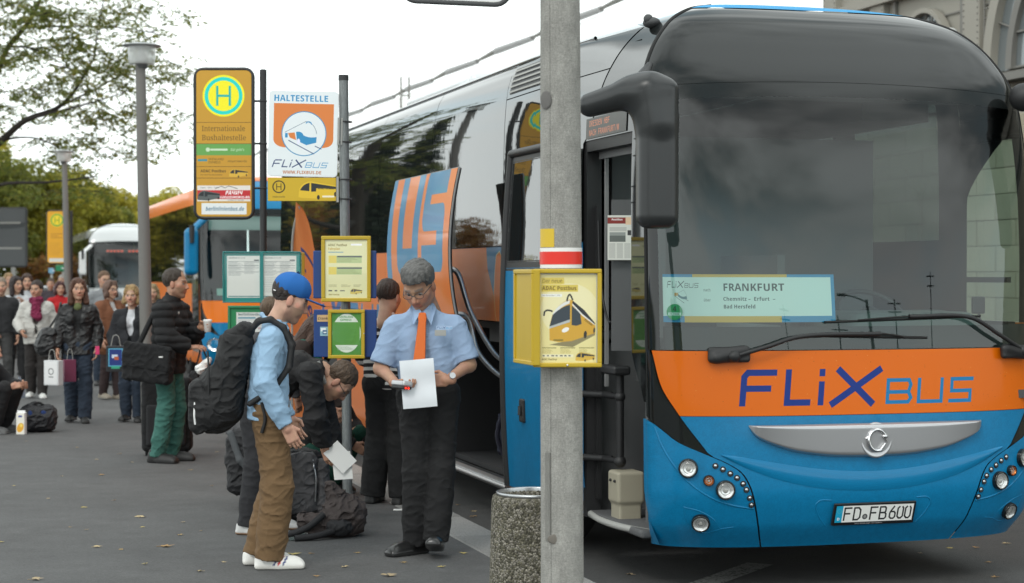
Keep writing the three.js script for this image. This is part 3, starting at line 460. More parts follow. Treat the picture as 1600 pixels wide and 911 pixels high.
  for (const [a, b] of [[-2.95, -1.5], [-4.75, -3.1], [-6.6, -4.9]]) { obj('side_window', sidePatch(RT, 1.97, 3.22, a, b, { ns: 6, nt: 10 }), M.tintDark, C); obj('curtain', sidePatch(RT, 2.05, 3.18, a, a + 0.32, { ns: 6, nt: 4, off: -0.05 }), M.lgrey, C); }
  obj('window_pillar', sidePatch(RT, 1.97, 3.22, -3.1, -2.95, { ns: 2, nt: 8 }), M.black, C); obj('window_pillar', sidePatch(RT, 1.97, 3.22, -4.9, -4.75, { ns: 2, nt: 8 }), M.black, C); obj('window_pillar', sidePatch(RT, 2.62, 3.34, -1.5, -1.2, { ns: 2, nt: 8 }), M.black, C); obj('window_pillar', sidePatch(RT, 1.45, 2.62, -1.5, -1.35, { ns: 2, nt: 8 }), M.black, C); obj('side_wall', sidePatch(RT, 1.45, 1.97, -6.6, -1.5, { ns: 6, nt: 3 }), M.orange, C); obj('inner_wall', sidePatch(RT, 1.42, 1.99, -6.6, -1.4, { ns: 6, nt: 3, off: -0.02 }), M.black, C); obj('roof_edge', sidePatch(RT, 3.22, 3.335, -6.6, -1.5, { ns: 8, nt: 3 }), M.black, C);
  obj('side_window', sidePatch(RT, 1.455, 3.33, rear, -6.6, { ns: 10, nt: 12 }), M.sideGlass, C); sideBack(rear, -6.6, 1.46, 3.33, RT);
  obj('rear_wall', box(2.5, 3.2, 0.06, 0, 1.75, rear - 0.03), M.gloss, C);

  // ---- luggage bay, floor, interior ----
  obj('floor', [box(2.40, 0.05, 12.3, 0, 1.36, -7.7), box(1.5, 0.05, 1.6, 0.42, 1.02, -0.95)], M.dgrey, C);
  obj('underfloor', [box(2.3, 0.04, 2.16, 0, 0.22, -4.37), box(2.4, 1.1, 0.04, 0, 0.78, -5.44), box(2.4, 1.1, 0.04, 0, 0.78, -3.30), box(0.04, 1.1, 2.1, 0.6, 0.78, -4.37), box(2.36, 0.05, 7.6, 0, 0.24, -9.6), box(1.1, 0.5, 2.6, 0, 0.45, -1.9)], mat([0.03, 0.03, 0.032], 0.85), C);
  obj('bay_sill', [bar([-1.285, 0.165, bay0], [-1.285, 0.165, bay1], 0.022), box(0.05, 0.06, 2.1, -1.25, 0.19, -4.37)], M.steel, C);
  { // raised luggage flap on its two arms
    const G = new THREE.Group(); G.name = 'luggage_flap'; C.add(G); G.position.set(-1.72, 1.36, -4.13);
    const hgt = 1.17, len = 2.06, nn = 10;
    const ft = canvasTex(1024, 576, (g, w, h) => { g.fillStyle = css(222, 118, 40); g.fillRect(0, 0, w, h); g.strokeStyle = css(38, 124, 168); g.lineWidth = 74; g.lineJoin = 'round';
      const pl = (p) => { g.beginPath(); p.forEach((q, i) => g[i ? 'lineTo' : 'moveTo'](q[0], q[1])); g.stroke(); }; g.lineWidth = 100; pl([[10, -20], [40, 400]]); pl([[230, -20], [240, 330], [500, 330], [500, -20]]); pl([[930, 34], [650, 34], [650, 170], [890, 170], [890, 322], [610, 322]]); });
    const P = (s, t) => V(-0.07 * Math.sin(t * Math.PI * 0.5) * (1 - t) - 0.05 * (1 - (2 * t - 1) ** 2), t * hgt, lerp(-len / 2, len / 2, s));
    obj('flap_skin', grid(P, 8, nn), mat(0xffffff, 0.35, { map: ft, clearcoat: 0.3, clearcoatRoughness: 0.05 }), G);
    obj('flap_lining', grid((s, t) => P(s, t).add(V(0.03, 0, 0)), 8, nn), M.dgrey, G);
    obj('flap_edge', [tube(Array.from({ length: 9 }, (_, i) => P(1, i / 8).add(V(0.012, 0, 0.004))), 0.009, 16, 6), tube(Array.from({ length: 9 }, (_, i) => P(0, i / 8).add(V(0.012, 0, -0.004))), 0.009, 16, 6), bar([0.012, hgt, -len / 2], [0.012, hgt, len / 2], 0.008), bar([-0.01, 0, -len / 2], [-0.01, 0, len / 2], 0.008)], M.grey, G);
    for (const z of [-3.40, -5.3]) obj('flap_arm', [tube([[-1.20, 1.15, z], [-1.30, 1.12, z], [-1.52, 1.45, z - 0.04], [-1.64, 1.78, z - 0.06], [-1.70, 1.80, z - 0.06]], 0.021, 30, 8), tube([[-1.16, 1.02, z - 0.02], [-1.26, 0.98, z - 0.02], [-1.46, 1.16, z - 0.06], [-1.55, 1.44, z - 0.08], [-1.66, 1.46, z - 0.08]], 0.021, 30, 8)], M.steel, C);
  }
  wheel(C, -1.10, wF); wheel(C, -1.10, wB); wheel(C, 1.10, wF, 0.5, 1); wheel(C, 1.10, wB, 0.5, 1);
  for (const z of [wF, wB]) obj('wheel_housing', grid((s, t) => { const a = -0.35 + s * (Math.PI + 0.7); return V(lerp(-1.25, -0.5, t), 0.38 + 0.62 * Math.sin(a), z + 0.62 * Math.cos(a)); }, 20, 2), M.rubber, C);
  // open front door, swung out flat along the side
  { const D = new THREE.Group(); D.name = 'front_door'; C.add(D); D.position.set(-1.46, 0, 0);
    const bow = (v) => 0.06 * (1 - ((v - 1.3) / 1.3) ** 2), P = (z0, z1, v0, v1) => (s, t) => V(-bow(lerp(v0, v1, t)), lerp(v0, v1, t), lerp(z0, z1, s));
    const zA = -2.60, zB = -1.56;
    obj('door_skin', [grid(P(zA, zB, 0.27, 1.80), 4, 16)], M.blue, D);
    obj('door_lining', [grid((s, t) => P(zA, zB, 0.27, 2.6)(s, t).add(V(0.05, 0, 0)), 4, 16)], M.dgrey, D);
    obj('door_window', grid(P(zA + 0.06, zB - 0.06, 1.84, 2.54), 4, 8), M.sideGlass, D);
    const fr = (z) => tube(Array.from({ length: 12 }, (_, i) => P(z, z, 0.27, 2.6)(0, i / 11)), 0.03, 24, 6);
    obj('door_rim', [fr(zA), fr(zB), grid(P(zA, zA + 0.07, 1.8, 2.6), 2, 6), grid(P(zB - 0.07, zB, 1.8, 2.6), 2, 6), grid(P(zA, zB, 2.53, 2.6), 2, 2), grid(P(zA, zB, 1.78, 1.85), 2, 2), bar(P(zA, zA, 0.27, 2.6)(0, 1), P(zB, zB, 0.27, 2.6)(0, 1), 0.03)], M.black, D);
    obj('door_handle', [rbox(0.03, 0.16, 0.10, 0.012, -0.055, 0.83, -2.14), bar([-0.075, 0.86, -2.14], [-0.08, 0.80, -2.13], 0.014)], M.black, D);
    for (const y of [0.57, 0.98]) obj('door_arm', bar([0.05, y, -1.62], [0.30, y, -1.32], 0.022), M.black, D);
  }
  // entrance: steps, drive column of the door, grey partitions, litter box
  const inner = mat([0.11, 0.112, 0.115], 0.8, { bumpMap: rep(asphaltBump, 3), bumpScale: 0.001 }), panelLight = mat([0.30, 0.31, 0.31], 0.75);
  obj('entrance_step', [rbox(0.95, 0.05, 1.02, 0.02, -0.80, 0.20, -0.98), box(0.6, 0.30, 1.0, -0.28, 0.42, -0.98), box(0.45, 0.62, 1.0, 0.10, 0.62, -0.98)], inner, C);
  obj('step_edge', [tube([[-1.26, 0.205, -1.45], [-1.30, 0.205, -1.15], [-1.285, 0.205, -0.8], [-1.20, 0.205, -0.5]], 0.022, 20, 6)], M.lgrey, C);
  obj('partition', [box(0.04, 1.15, 1.05, -0.36, 1.0, -0.92), box(0.05, 0.75, 0.9, -0.34, 1.5, -0.98), box(0.9, 1.0, 0.04, -0.80, 0.78, -0.44), box(0.42, 1.15, 0.05, -0.60, 0.85, -0.70)], inner, C);
  obj('partition', [box(0.02, 0.62, 0.5, -0.40, 1.0, -0.66), box(0.05, 0.05, 1.0, -0.36, 1.42, -0.95)], panelLight, C);
  obj('stairwell_wall', [box(1.9, 1.35, 0.05, -0.1, 2.0, -1.66), box(1.0, 1.1, 0.05, -0.75, 0.75, -1.62)], inner, C);
  obj('door_motor_column', [bar([-1.17, 0.55, -1.14], [-1.17, 1.12, -1.14], 0.025), rbox(0.12, 0.06, 0.28, 0.02, -1.19, 1.15, -1.18), bar([-1.17, 0.98, -1.14], [-1.22, 0.98, -1.5], 0.02), bar([-1.17, 0.57, -1.14], [-1.22, 0.57, -1.5], 0.02), ball(0.04, -1.17, 0.57, -1.14), ball(0.035, -1.17, 0.98, -1.14)], M.black, C);
  const lb = obj('door_motor_cover', net([rb([-1.15, 0.42, -1.08], [0.09, 0.10, 0.10], 0.02), rb([-1.15, 0.28, -1.08], [0.075, 0.09, 0.085], 0.015)], { cell: 0.01, k: 0.02 }), mat([0.36, 0.33, 0.25], 0.6), C);
  obj('rivet', [ball(0.01, -1.245, 0.46, -1.11), ball(0.01, -1.245, 0.46, -1.03)], M.black, lb);
  const newsTex = canvasTex(320, 448, (g, w, h) => { g.fillStyle = '#dcdcd4'; g.fillRect(0, 0, w, h); g.fillStyle = '#8d3a34'; g.fillRect(0, 22, w, 62); g.fillStyle = '#e8c9a8'; g.fillRect(180, 20, 70, 74); g.fillStyle = '#c8922e'; g.fillRect(250, 50, 60, 70); g.fillStyle = '#fff'; g.font = 'bold 26px sans-serif'; g.fillText('Postillon', 40, 52); g.fillStyle = '#6a706c'; g.fillRect(20, 170, 160, 96); g.fillStyle = '#989d99'; g.fillRect(20, 170, 160, 34); g.fillStyle = '#444'; g.fillRect(200, 150, 90, 50); g.fillStyle = '#9a9a96'; for (let y = 282; y < 430; y += 8) { for (let c = 0; c < 4; c++) g.fillRect(16 + c * 76, y, 62, 3); } for (let y = 120; y < 160; y += 7) g.fillRect(20, y, 170, 3); });
  obj('poster', at4(new THREE.PlaneGeometry(0.20, 0.28), new THREE.Matrix4().makeRotationY(-0.30).setPosition(-1.19, 1.985, -1.02)), mat(0xffffff, 0.8, { map: newsTex, side: THREE.DoubleSide }), C);
  obj('entrance_screen', [box(0.34, 0.95, 0.02, -1.08, 1.75, -1.05, -0.30)], inner, C); obj('cord', tube([[-1.26, 2.1, -1.3], [-1.25, 1.7, -1.28], [-1.22, 1.45, -1.2], [-1.2, 1.5, -1.1]], 0.008, 20, 5), M.black, C);
  const dash = mat([0.07, 0.09, 0.085], 0.6); obj('windscreen_foot', frontPatch(1.312, 1.45, -0.958, 0.958, { off: -0.035 }), M.black, C);
  obj('side_display', sidePatch(L, 2.63, 2.76, -1.5, -0.72, { ns: 6, nt: 3, off: 0.006, UV: (s, t) => [s, t] }), mat(0xffffff, 0.3, { map: canvasTex(256, 48, (g) => { g.fillStyle = '#141617'; g.fillRect(0, 0, 256, 48); g.fillStyle = '#c8622c'; g.font = 'bold 20px monospace'; g.fillText('DRESDEN HBF', 20, 20); g.fillText('NACH FRANKFURT/M', 20, 42); }) }), C);
  obj('dashboard', net([rb([0.0, 1.25, -0.62], [1.15, 0.12, 0.30], 0.08), rb([0.55, 1.40, -0.66], [0.46, 0.12, 0.24], 0.1), rb([0.55, 1.3, -0.95], [0.5, 0.2, 0.12], 0.06)], { cell: 0.024, k: 0.1 }), dash, C);
  const sw = new THREE.Group(); sw.name = 'steering_wheel'; C.add(sw); sw.position.set(0.52, 1.50, -1.02); sw.rotation.x = -0.9;
  obj('wheel_rim', new THREE.TorusGeometry(0.23, 0.017, 10, 40), M.black, sw); obj('wheel_hub', [rbox(0.44, 0.05, 0.03, 0.012), ball(0.07, 0, 0, 0, 1, 1, 0.5), bar([0, 0, -0.02], [0, 0.05, -0.35], 0.03)], M.black, sw);
  const seatM = mat([0.05, 0.07, 0.085], 0.95, { sheen: 0.4 });
  const seat = (x, z, y = 1.38) => { const S = obj('seat', net([rb([x, y + 0.42, z], [0.22, 0.07, 0.23], 0.06), rb([x, y + 0.82, z - 0.24], [0.22, 0.36, 0.07], 0.07), rb([x, y + 1.22, z - 0.28], [0.15, 0.11, 0.05], 0.05)], { cell: 0.024, k: 0.05 }), seatM, C); obj('seat_base', box(0.3, 0.36, 0.34, x, y + 0.18, z), M.dgrey, S); };
  seat(0.52, -1.55, 1.0); for (const z of [-2.5, -3.4, -4.3]) for (const x of [-0.95, -0.48, 0.48, 0.95]) seat(x, z, 1.22);
  obj('ceiling', [grid((s, t) => { const p = side(lerp(-1, 1, s) < 0 ? -1 : 1, 3.2, lerp(-13.5, -0.95, t)); return V(lerp(-1.1, 1.1, s), 3.22 + 0.1 * (1 - (2 * s - 1) ** 2), p.z); }, 10, 4), box(0.5, 0.3, 9, -0.95, 2.95, -6), box(0.5, 0.3, 9, 0.95, 2.95, -6), box(2.2, 0.22, 0.3, 0, 2.98, -0.85)], mat([0.14, 0.145, 0.145], 0.8), C);

  // mirrors
  const m1 = obj('wing_mirror', net([rc([-1.755, 2.71, 0.0], [-1.56, 2.77, 0.14], 0.068, 0.086), rc([-1.56, 2.77, 0.14], [-1.46, 2.79, 0.20], 0.086, 0.095), rb([-1.435, 2.43, 0.22], [0.118, 0.42, 0.085], 0.07), rc([-1.50, 2.76, 0.18], [-1.44, 2.6, 0.21], 0.11, 0.105)], { cell: 0.012, k: 0.05 }), mat([0.028, 0.030, 0.031], 0.3), C);
  obj('mirror_mount', net([rc([-1.45, 2.84, -0.05], [-1.24, 3.0, -0.42], 0.05, 0.02)], { cell: 0.012, k: 0.02 }), M.black, m1);
  obj('mirror_seam', new THREE.TorusGeometry(0.087, 0.004, 6, 30).rotateY(1.05).translate(-1.57, 2.77, 0.13), M.rubber, m1);
  obj('mirror_stay', [bar([-1.60, 2.76, 0.06], [-1.24, 2.74, -0.48], 0.045, 0.07)], M.black, m1);
  obj('mirror_glass', rbox(0.19, 0.62, 0.006, 0.003, -1.435, 2.4, 0.132), M.chrome, m1);
  obj('wing_mirror', net([rc([1.2, 2.86, -0.3], [1.5, 2.86, 0.0], 0.09, 0.08), rc([1.5, 2.86, 0.0], [1.62, 2.72, 0.12], 0.08, 0.08), rb([1.62, 2.4, 0.12], [0.1, 0.38, 0.08], 0.06)], { cell: 0.02, k: 0.05 }), M.black, C);
  { const dm = obj('cab_mirror', [rbox(0.09, 0.11, 0.03, 0.012, 1.03, 1.56, -0.55), bar([1.03, 1.56, -0.56], [1.08, 1.43, -0.6], 0.008)], M.black, C); }
}
// ---------- stop signs, timetable cases, poles ----------
const TX = {};
function miniBus(g, x, y, w, body, dark) {           // small picture of a coach, printed
  const h = w * 0.42; g.save(); g.translate(x, y); g.fillStyle = body; g.beginPath(); g.moveTo(0, h * 0.95); g.lineTo(w * 0.02, h * 0.45); g.quadraticCurveTo(w * 0.1, h * 0.05, w * 0.3, 0); g.lineTo(w, h * 0.30); g.lineTo(w, h * 0.8); g.lineTo(w * 0.45, h * 1.05); g.lineTo(w * 0.05, h); g.fill();
  g.fillStyle = dark; g.beginPath(); g.moveTo(w * 0.04, h * 0.55); g.quadraticCurveTo(w * 0.12, h * 0.15, w * 0.28, h * 0.1); g.lineTo(w * 0.27, h * 0.6); g.closePath(); g.fill(); g.beginPath(); g.moveTo(w * 0.32, h * 0.1); g.lineTo(w, h * 0.36); g.lineTo(w, h * 0.48); g.lineTo(w * 0.45, h * 0.42); g.lineTo(w * 0.44, h * 0.62); g.lineTo(w * 0.32, h * 0.64); g.fill();
  g.fillStyle = '#222'; for (const q of [0.5, 0.93]) { g.beginPath(); g.ellipse(w * q, h * 0.98 - (q - 0.5) * h * 0.45, w * 0.035, h * 0.14, 0, 0, 7); g.fill(); } g.restore();
}
function hMark(g, cx, cy, r, ring, fill, ink) { g.fillStyle = fill; g.beginPath(); g.arc(cx, cy, r, 0, 7); g.fill(); g.strokeStyle = ring; g.lineWidth = r * 0.17; g.beginPath(); g.arc(cx, cy, r * 0.82, 0, 7); g.stroke(); g.strokeStyle = ink; g.lineWidth = r * 0.11; g.beginPath(); g.moveTo(cx - r * 0.3, cy - r * 0.48); g.lineTo(cx - r * 0.3, cy + r * 0.48); g.moveTo(cx + r * 0.3, cy - r * 0.48); g.lineTo(cx + r * 0.3, cy + r * 0.48); g.moveTo(cx - r * 0.3, cy); g.lineTo(cx + r * 0.3, cy); g.stroke(); }
const lines = (g, x, y, w, n, dy, col, r, h = 3) => { g.fillStyle = col; for (let i = 0; i < n; i++) g.fillRect(x, y + i * dy, w * (0.55 + 0.45 * r()), h); };
TX.h = canvasTex(440, 1180, (g, w, h) => {
  g.fillStyle = '#c9972a'; g.fillRect(0, 0, w, h); hMark(g, 218, 205, 168, '#08d8cc', '#fbf016', '#12b4ac');  // flash glare on the retroreflective round mark is put into its bright colours
  g.fillStyle = '#6b4d14'; for (const y of [418, 590, 775, 868]) g.fillRect(0, y, w, 4);
  g.fillStyle = '#5c4516'; g.font = '58px serif'; g.fillText('Internationale', 42, 490, 350); g.fillText('Bushaltestelle', 42, 564, 358);
  g.fillStyle = '#67a552'; g.fillRect(0, 594, w, 92); g.fillStyle = '#cfe5c4'; g.beginPath(); g.arc(92, 640, 17, 0, 7); g.fill(); g.fillRect(112, 632, 138, 16); g.font = 'italic 28px serif'; g.fillText('fair geht’s', 272, 650, 110);
  g.fillStyle = '#54430f'; g.font = '26px sans-serif'; g.fillText('SEENLAND', 96, 726, 126); g.fillText('EXPRESS', 96, 752, 112); g.fillText('Hoyerswerda', 250, 742, 164); g.fillStyle = '#3b92a5'; g.fillRect(10, 716, 76, 18);
  g.fillStyle = '#3a2f0a'; g.font = 'bold 33px sans-serif'; g.fillText('ADAC Postbus', 32, 824, 205); g.font = '15px sans-serif'; g.fillText('Der neue für Deutschland', 32, 848, 180); miniBus(g, 262, 796, 150, '#ddb13c', '#2b2b2b');
  g.fillStyle = '#e9e3dc'; g.fillRect(6, 930, 426, 128); g.fillStyle = '#c5272d'; g.fillRect(6, 968, 426, 72); g.strokeStyle = '#3a3a3a'; g.lineWidth = 4; g.beginPath(); g.moveTo(150, 956); g.lineTo(200, 936); g.lineTo(230, 950); g.lineTo(258, 934); g.lineTo(330, 956); g.stroke(); miniBus(g, 8, 972, 180, '#59605f', '#20262a'); g.fillStyle = '#fff'; g.font = 'italic bold 44px sans-serif'; g.fillText('PAЧИЧ', 228, 1004, 140); g.font = 'bold 26px sans-serif'; g.fillText('LUXUSEUROBUS-BG', 186, 1034, 242); g.fillStyle = '#555'; g.font = '14px sans-serif'; g.fillText('София  -  Wien  -  Praha', 30, 952); g.fillText('tel 0049 351 000 000', 250, 1054);
  g.fillStyle = '#e8ecec'; g.fillRect(40, 1072, 362, 92); g.fillStyle = '#3c6f8c'; g.font = 'italic bold 44px sans-serif'; g.fillText('berlinlinienbus.de', 70, 1134, 310);
});
TX.flix = canvasTex(520, 640, (g, w, h) => {
  g.fillStyle = '#e9eff1'; g.fillRect(0, 0, w, h); g.fillStyle = '#2e8fc4'; g.font = 'bold 66px sans-serif'; g.fillText('HALTESTELLE', 32, 76, 450);
  g.fillStyle = '#e0813c'; g.beginPath(); g.moveTo(36, 92); g.lineTo(488, 92); g.lineTo(488, 360); g.quadraticCurveTo(486, 420, 400, 424); g.lineTo(120, 424); g.quadraticCurveTo(38, 415, 36, 360); g.fill();
  g.fillStyle = '#eaf0f2'; g.strokeStyle = '#3a8fbe'; g.lineWidth = 7; g.beginPath(); g.arc(266, 318, 166, 0, 7); g.fill(); g.stroke();
  g.strokeStyle = '#36566b'; g.lineWidth = 3; g.beginPath(); g.moveTo(122, 310); g.lineTo(280, 225); g.quadraticCurveTo(350, 240, 362, 320); g.stroke(); g.fillStyle = '#2e8fc4'; g.beginPath(); g.moveTo(206, 306); g.quadraticCurveTo(250, 296, 262, 330); g.quadraticCurveTo(300, 352, 362, 342); g.lineTo(360, 384); g.lineTo(286, 404); g.lineTo(214, 372); g.fill(); g.fillStyle = '#e0813c'; g.beginPath(); g.moveTo(146, 316); g.lineTo(196, 310); g.lineTo(208, 368); g.lineTo(160, 350); g.fill(); g.fillStyle = '#2e8fc4'; g.fillRect(124, 316, 20, 34); g.fillStyle = '#eef'; g.beginPath(); g.ellipse(226, 378, 12, 22, 0, 0, 7); g.fill();
  g.strokeStyle = '#2e4a78'; g.lineWidth = 6; g.beginPath(); g.moveTo(150, 370); g.lineTo(345, 470); g.moveTo(350, 410); g.lineTo(400, 432); g.stroke(); g.strokeStyle = '#2e8fc4'; g.lineWidth = 8; g.beginPath(); g.arc(300, 250, 22, 3.6, 6.2); g.stroke();
  wordmark(g, 28, 574, 58, '#21386c', '#3a93c6', 0.34, 0.8); g.fillStyle = '#bd6a35'; g.font = 'bold 34px sans-serif'; g.fillText('WWW.FLIXBUS.DE', 112, 622, 320);
});
TX.adac = canvasTex(512, 176, (g, w, h) => { g.fillStyle = '#cfab20'; g.fillRect(0, 0, w, h); hMark(g, 82, 68, 54, '#3b3312', '#cfab20', '#3b3312'); g.fillStyle = '#3b3312'; g.font = '20px sans-serif'; g.fillText('Haltestelle', 34, 152); miniBus(g, 230, 26, 300, '#e4bd2c', '#23262a'); g.fillStyle = '#f5ecd0'; g.fillRect(410, 136, 90, 14); g.fillStyle = '#4d3f10'; g.font = 'bold 24px sans-serif'; g.fillText('ADAC Postbus', 376, 88, 120); });
const RT = rng(12);
TX.tt1 = canvasTex(600, 400, (g, w, h) => { g.fillStyle = '#13857f'; g.fillRect(0, 0, w, h); for (const x of [22, 308]) { g.fillStyle = '#d8dcd6'; g.fillRect(x, 24, 268, 346); g.fillStyle = '#2c3a3d'; g.font = 'bold 15px sans-serif'; g.fillText('eurolines', x + 14, 46); g.font = '13px sans-serif'; g.fillText('DEUTSCHE', x + 84, 46); g.fillRect(x + 216, 56, 40, 9); for (const [c, n] of [[0, 17], [1, 15]]) lines(g, x + 12 + c * 126, 72, 118, n, 7, '#9aa19f', RT); g.fillStyle = '#6d7677'; for (const y of [70, 104, 122, 156]) g.fillRect(x + 10, y, 248, 3); g.fillStyle = '#2d6f77'; g.fillRect(x + 8, 356, 252, 7); } g.fillStyle = '#9aa19f'; for (let i = 0; i < 9; i++) g.fillRect(320, 200 + i * 15, 60 + 180 * RT(), 3); });
TX.tt2 = canvasTex(440, 600, (g, w, h) => { g.fillStyle = '#15834f'; g.fillRect(0, 0, w, h); g.fillStyle = '#d9ddd9'; g.fillRect(50, 34, 350, 530); g.fillStyle = '#3d5a60'; g.font = 'bold 28px sans-serif'; g.fillText('berlinlinienbus.de', 66, 62, 250); for (const x of [66, 234]) for (const y of [76, 210, 340, 460]) { g.fillStyle = '#4c8fa8'; g.fillRect(x, y, 150, 12); lines(g, x, y + 22, 150, 10, 9, '#a9a9b2', RT); g.fillStyle = '#a8636b'; g.fillRect(x, y + 90, 130, 5); } });
TX.yl1 = canvasTex(420, 560, (g, w, h) => { g.fillStyle = '#e6e3b2'; g.fillRect(0, 0, w, h); g.fillStyle = '#78661c'; g.font = 'bold 32px sans-serif'; g.fillText('ADAC Postbus', 30, 62, 190); g.fillStyle = '#c29a22'; g.fillText('Fahrplan', 30, 98, 118); g.fillStyle = '#fff'; g.fillRect(258, 38, 110, 18); g.fillStyle = '#6c9ab0'; g.fillRect(32, 116, 150, 8); for (const y of [152, 262]) { g.fillStyle = '#e5cf5c'; g.fillRect(34, y, 80, 72); g.fillStyle = '#b9c88c'; g.fillRect(114, y, 252, 72); g.fillStyle = '#50555a'; g.fillRect(120, y + 4, 248, 14); lines(g, 120, y + 26, 244, 4, 11, '#8c9a64', RT); } lines(g, 34, 432, 100, 3, 9, '#a39d6c', RT); lines(g, 160, 432, 100, 3, 9, '#a39d6c', RT); lines(g, 284, 432, 90, 3, 9, '#a39d6c', RT); g.fillStyle = '#555'; g.fillRect(34, 484, 36, 12); g.fillRect(96, 484, 24, 12); g.fillRect(150, 486, 46, 9); miniBus(g, 250, 470, 120, '#d9c46c', '#4c525c'); g.fillStyle = '#8a6b18'; g.font = 'bold 18px sans-serif'; g.fillText('ADAC Postbus', 34, 534, 110); });
TX.yl2 = canvasTex(360, 480, (g, w, h) => { g.fillStyle = '#4f8f3a'; g.fillRect(0, 0, w, h); g.fillStyle = '#e2eadb'; g.beginPath(); g.ellipse(180, 230, 172, 222, 0, 0, 7); g.fill(); g.fillStyle = '#5d9a40'; g.fillRect(10, 104, 330, 262); g.fillStyle = '#3d8a3c'; g.font = 'bold 34px sans-serif'; g.fillText('SEENLAND', 92, 56, 172); g.fillText('EXPRESS', 104, 90, 150); lines(g, 34, 122, 280, 18, 13, '#4b8a36', RT); lines(g, 70, 384, 220, 5, 9, '#9db59a', RT); });
TX.post = canvasTex(560, 800, (g, w, h) => {
  g.fillStyle = '#e8dd9e'; g.fillRect(0, 0, w, h); g.fillStyle = '#efe7b9'; g.beginPath(); g.ellipse(300, 330, 270, 240, 0, 0, 7); g.fill();
  g.fillStyle = '#dcc55c'; g.fillRect(36, 38, 214, 58); g.fillRect(36, 102, 344, 62); g.fillStyle = '#5d4a17'; g.font = '50px sans-serif'; g.fillText('Der neue', 44, 84, 190); g.font = 'bold 50px sans-serif'; g.fillText('ADAC Postbus', 44, 150, 322); g.fillStyle = '#f2f2ee'; g.fillRect(34, 184, 196, 26); g.fillStyle = '#555'; g.font = '17px sans-serif'; g.fillText('Start frei ab dem 1. 2013', 44, 203, 170);
  g.fillStyle = '#8d845f'; g.beginPath(); g.moveTo(110, 640); g.lineTo(330, 592); g.lineTo(540, 520); g.lineTo(540, 552); g.lineTo(330, 660); g.closePath(); g.fill();
  g.fillStyle = '#d3a43a'; g.beginPath(); g.moveTo(114, 600); g.lineTo(112, 470); g.lineTo(140, 370); g.quadraticCurveTo(200, 262, 300, 234); g.lineTo(330, 240); g.lineTo(540, 446); g.lineTo(540, 534); g.lineTo(320, 606); g.lineTo(200, 616); g.fill();
  g.fillStyle = '#e5e5e2'; g.beginPath(); g.moveTo(140, 366); g.quadraticCurveTo(206, 258, 306, 240); g.lineTo(300, 270); g.quadraticCurveTo(210, 300, 150, 380); g.fill(); g.fillStyle = '#38424c'; g.beginPath(); g.moveTo(112, 476); g.lineTo(142, 372); g.quadraticCurveTo(220, 300, 306, 280); g.lineTo(304, 420); g.closePath(); g.fill(); g.fillStyle = '#b8bfc0'; g.beginPath(); g.moveTo(112, 476); g.lineTo(304, 412); g.lineTo(304, 436); g.lineTo(114, 494); g.fill();
  g.fillStyle = '#39434b'; g.beginPath(); g.moveTo(322, 290); g.lineTo(400, 352); g.lineTo(414, 452); g.lineTo(366, 470); g.lineTo(320, 462); g.fill(); g.fillStyle = '#2b2f35'; g.beginPath(); g.moveTo(330, 244); g.lineTo(440, 330); g.lineTo(540, 446); g.lineTo(540, 460); g.lineTo(420, 368); g.lineTo(326, 270); g.fill(); g.fillStyle = '#e8e8e4'; g.beginPath(); g.moveTo(326, 268); g.lineTo(420, 362); g.lineTo(540, 458); g.lineTo(540, 466); g.lineTo(418, 378); g.lineTo(326, 284); g.fill();
  g.strokeStyle = '#2a2c30'; g.lineWidth = 15; g.beginPath(); g.moveTo(142, 342); g.quadraticCurveTo(90, 316, 66, 346); g.lineTo(60, 380); g.stroke(); g.beginPath(); g.moveTo(276, 250); g.quadraticCurveTo(286, 186, 306, 190); g.quadraticCurveTo(320, 210, 330, 240); g.stroke();
  g.fillStyle = '#f4f4f0'; g.beginPath(); g.ellipse(262, 506, 36, 20, -0.4, 0, 7); g.fill(); g.fillStyle = '#2d2d2d'; g.beginPath(); g.ellipse(448, 548, 15, 34, 0.1, 0, 7); g.fill(); g.beginPath(); g.ellipse(532, 510, 9, 24, 0.1, 0, 7); g.fill(); g.fillStyle = '#5a461a'; g.font = 'bold 30px sans-serif'; g.save(); g.translate(436, 420); g.rotate(0.6); g.fillText('Postbus', 0, 0, 90); g.restore();
  g.fillStyle = '#8b7830'; g.fillRect(150, 590, 90, 16);
  for (const [x, ww] of [[46, 130], [214, 140], [390, 140]]) { g.fillStyle = '#6b5d24'; g.fillRect(x, 664, ww, 6); lines(g, x, 680, ww * 0.8, 5, 8, '#b8a863', RT, 3); } g.fillStyle = '#efe9cb'; g.fillRect(46, 726, 290, 24); g.fillStyle = '#555'; for (let x = 50; x < 330; x += 40) g.fillRect(x, 732, 14 + 14 * RT(), 11);
  g.fillStyle = '#5a461a'; g.font = 'bold 24px sans-serif'; g.fillText('ADAC Postbus', 40, 778, 142); miniBus(g, 356, 706, 180, '#d6b04a', '#30363c'); g.fillStyle = '#a9b4b8'; g.fillRect(0, 0, w, 10); g.fillRect(w - 8, 0, 8, h);
});
const printed = (t, r = 0.45) => mat(0xffffff, r, { map: t });
const M2 = { yellow: mat([0.50, 0.34, 0.015], 0.4), ygold: mat([0.42, 0.26, 0.03], 0.4), teal: mat([0.012, 0.2, 0.19], 0.45), green: mat([0.014, 0.2, 0.085], 0.45), blueB: mat([0.008, 0.045, 0.19], 0.45), galv: mat([0.30, 0.32, 0.32], 0.5, { metalness: 0.5, map: rep(noiseTex(256, (x, y) => { const v = 0.72 + 0.3 * nE(x * 4, y * 4) * nC(x * 4, y * 4) + 0.1 * nB(x * 4, y * 4); return [v, v, v]; }, true), 4) }), pole: mat([0.02, 0.02, 0.021], 0.45) };
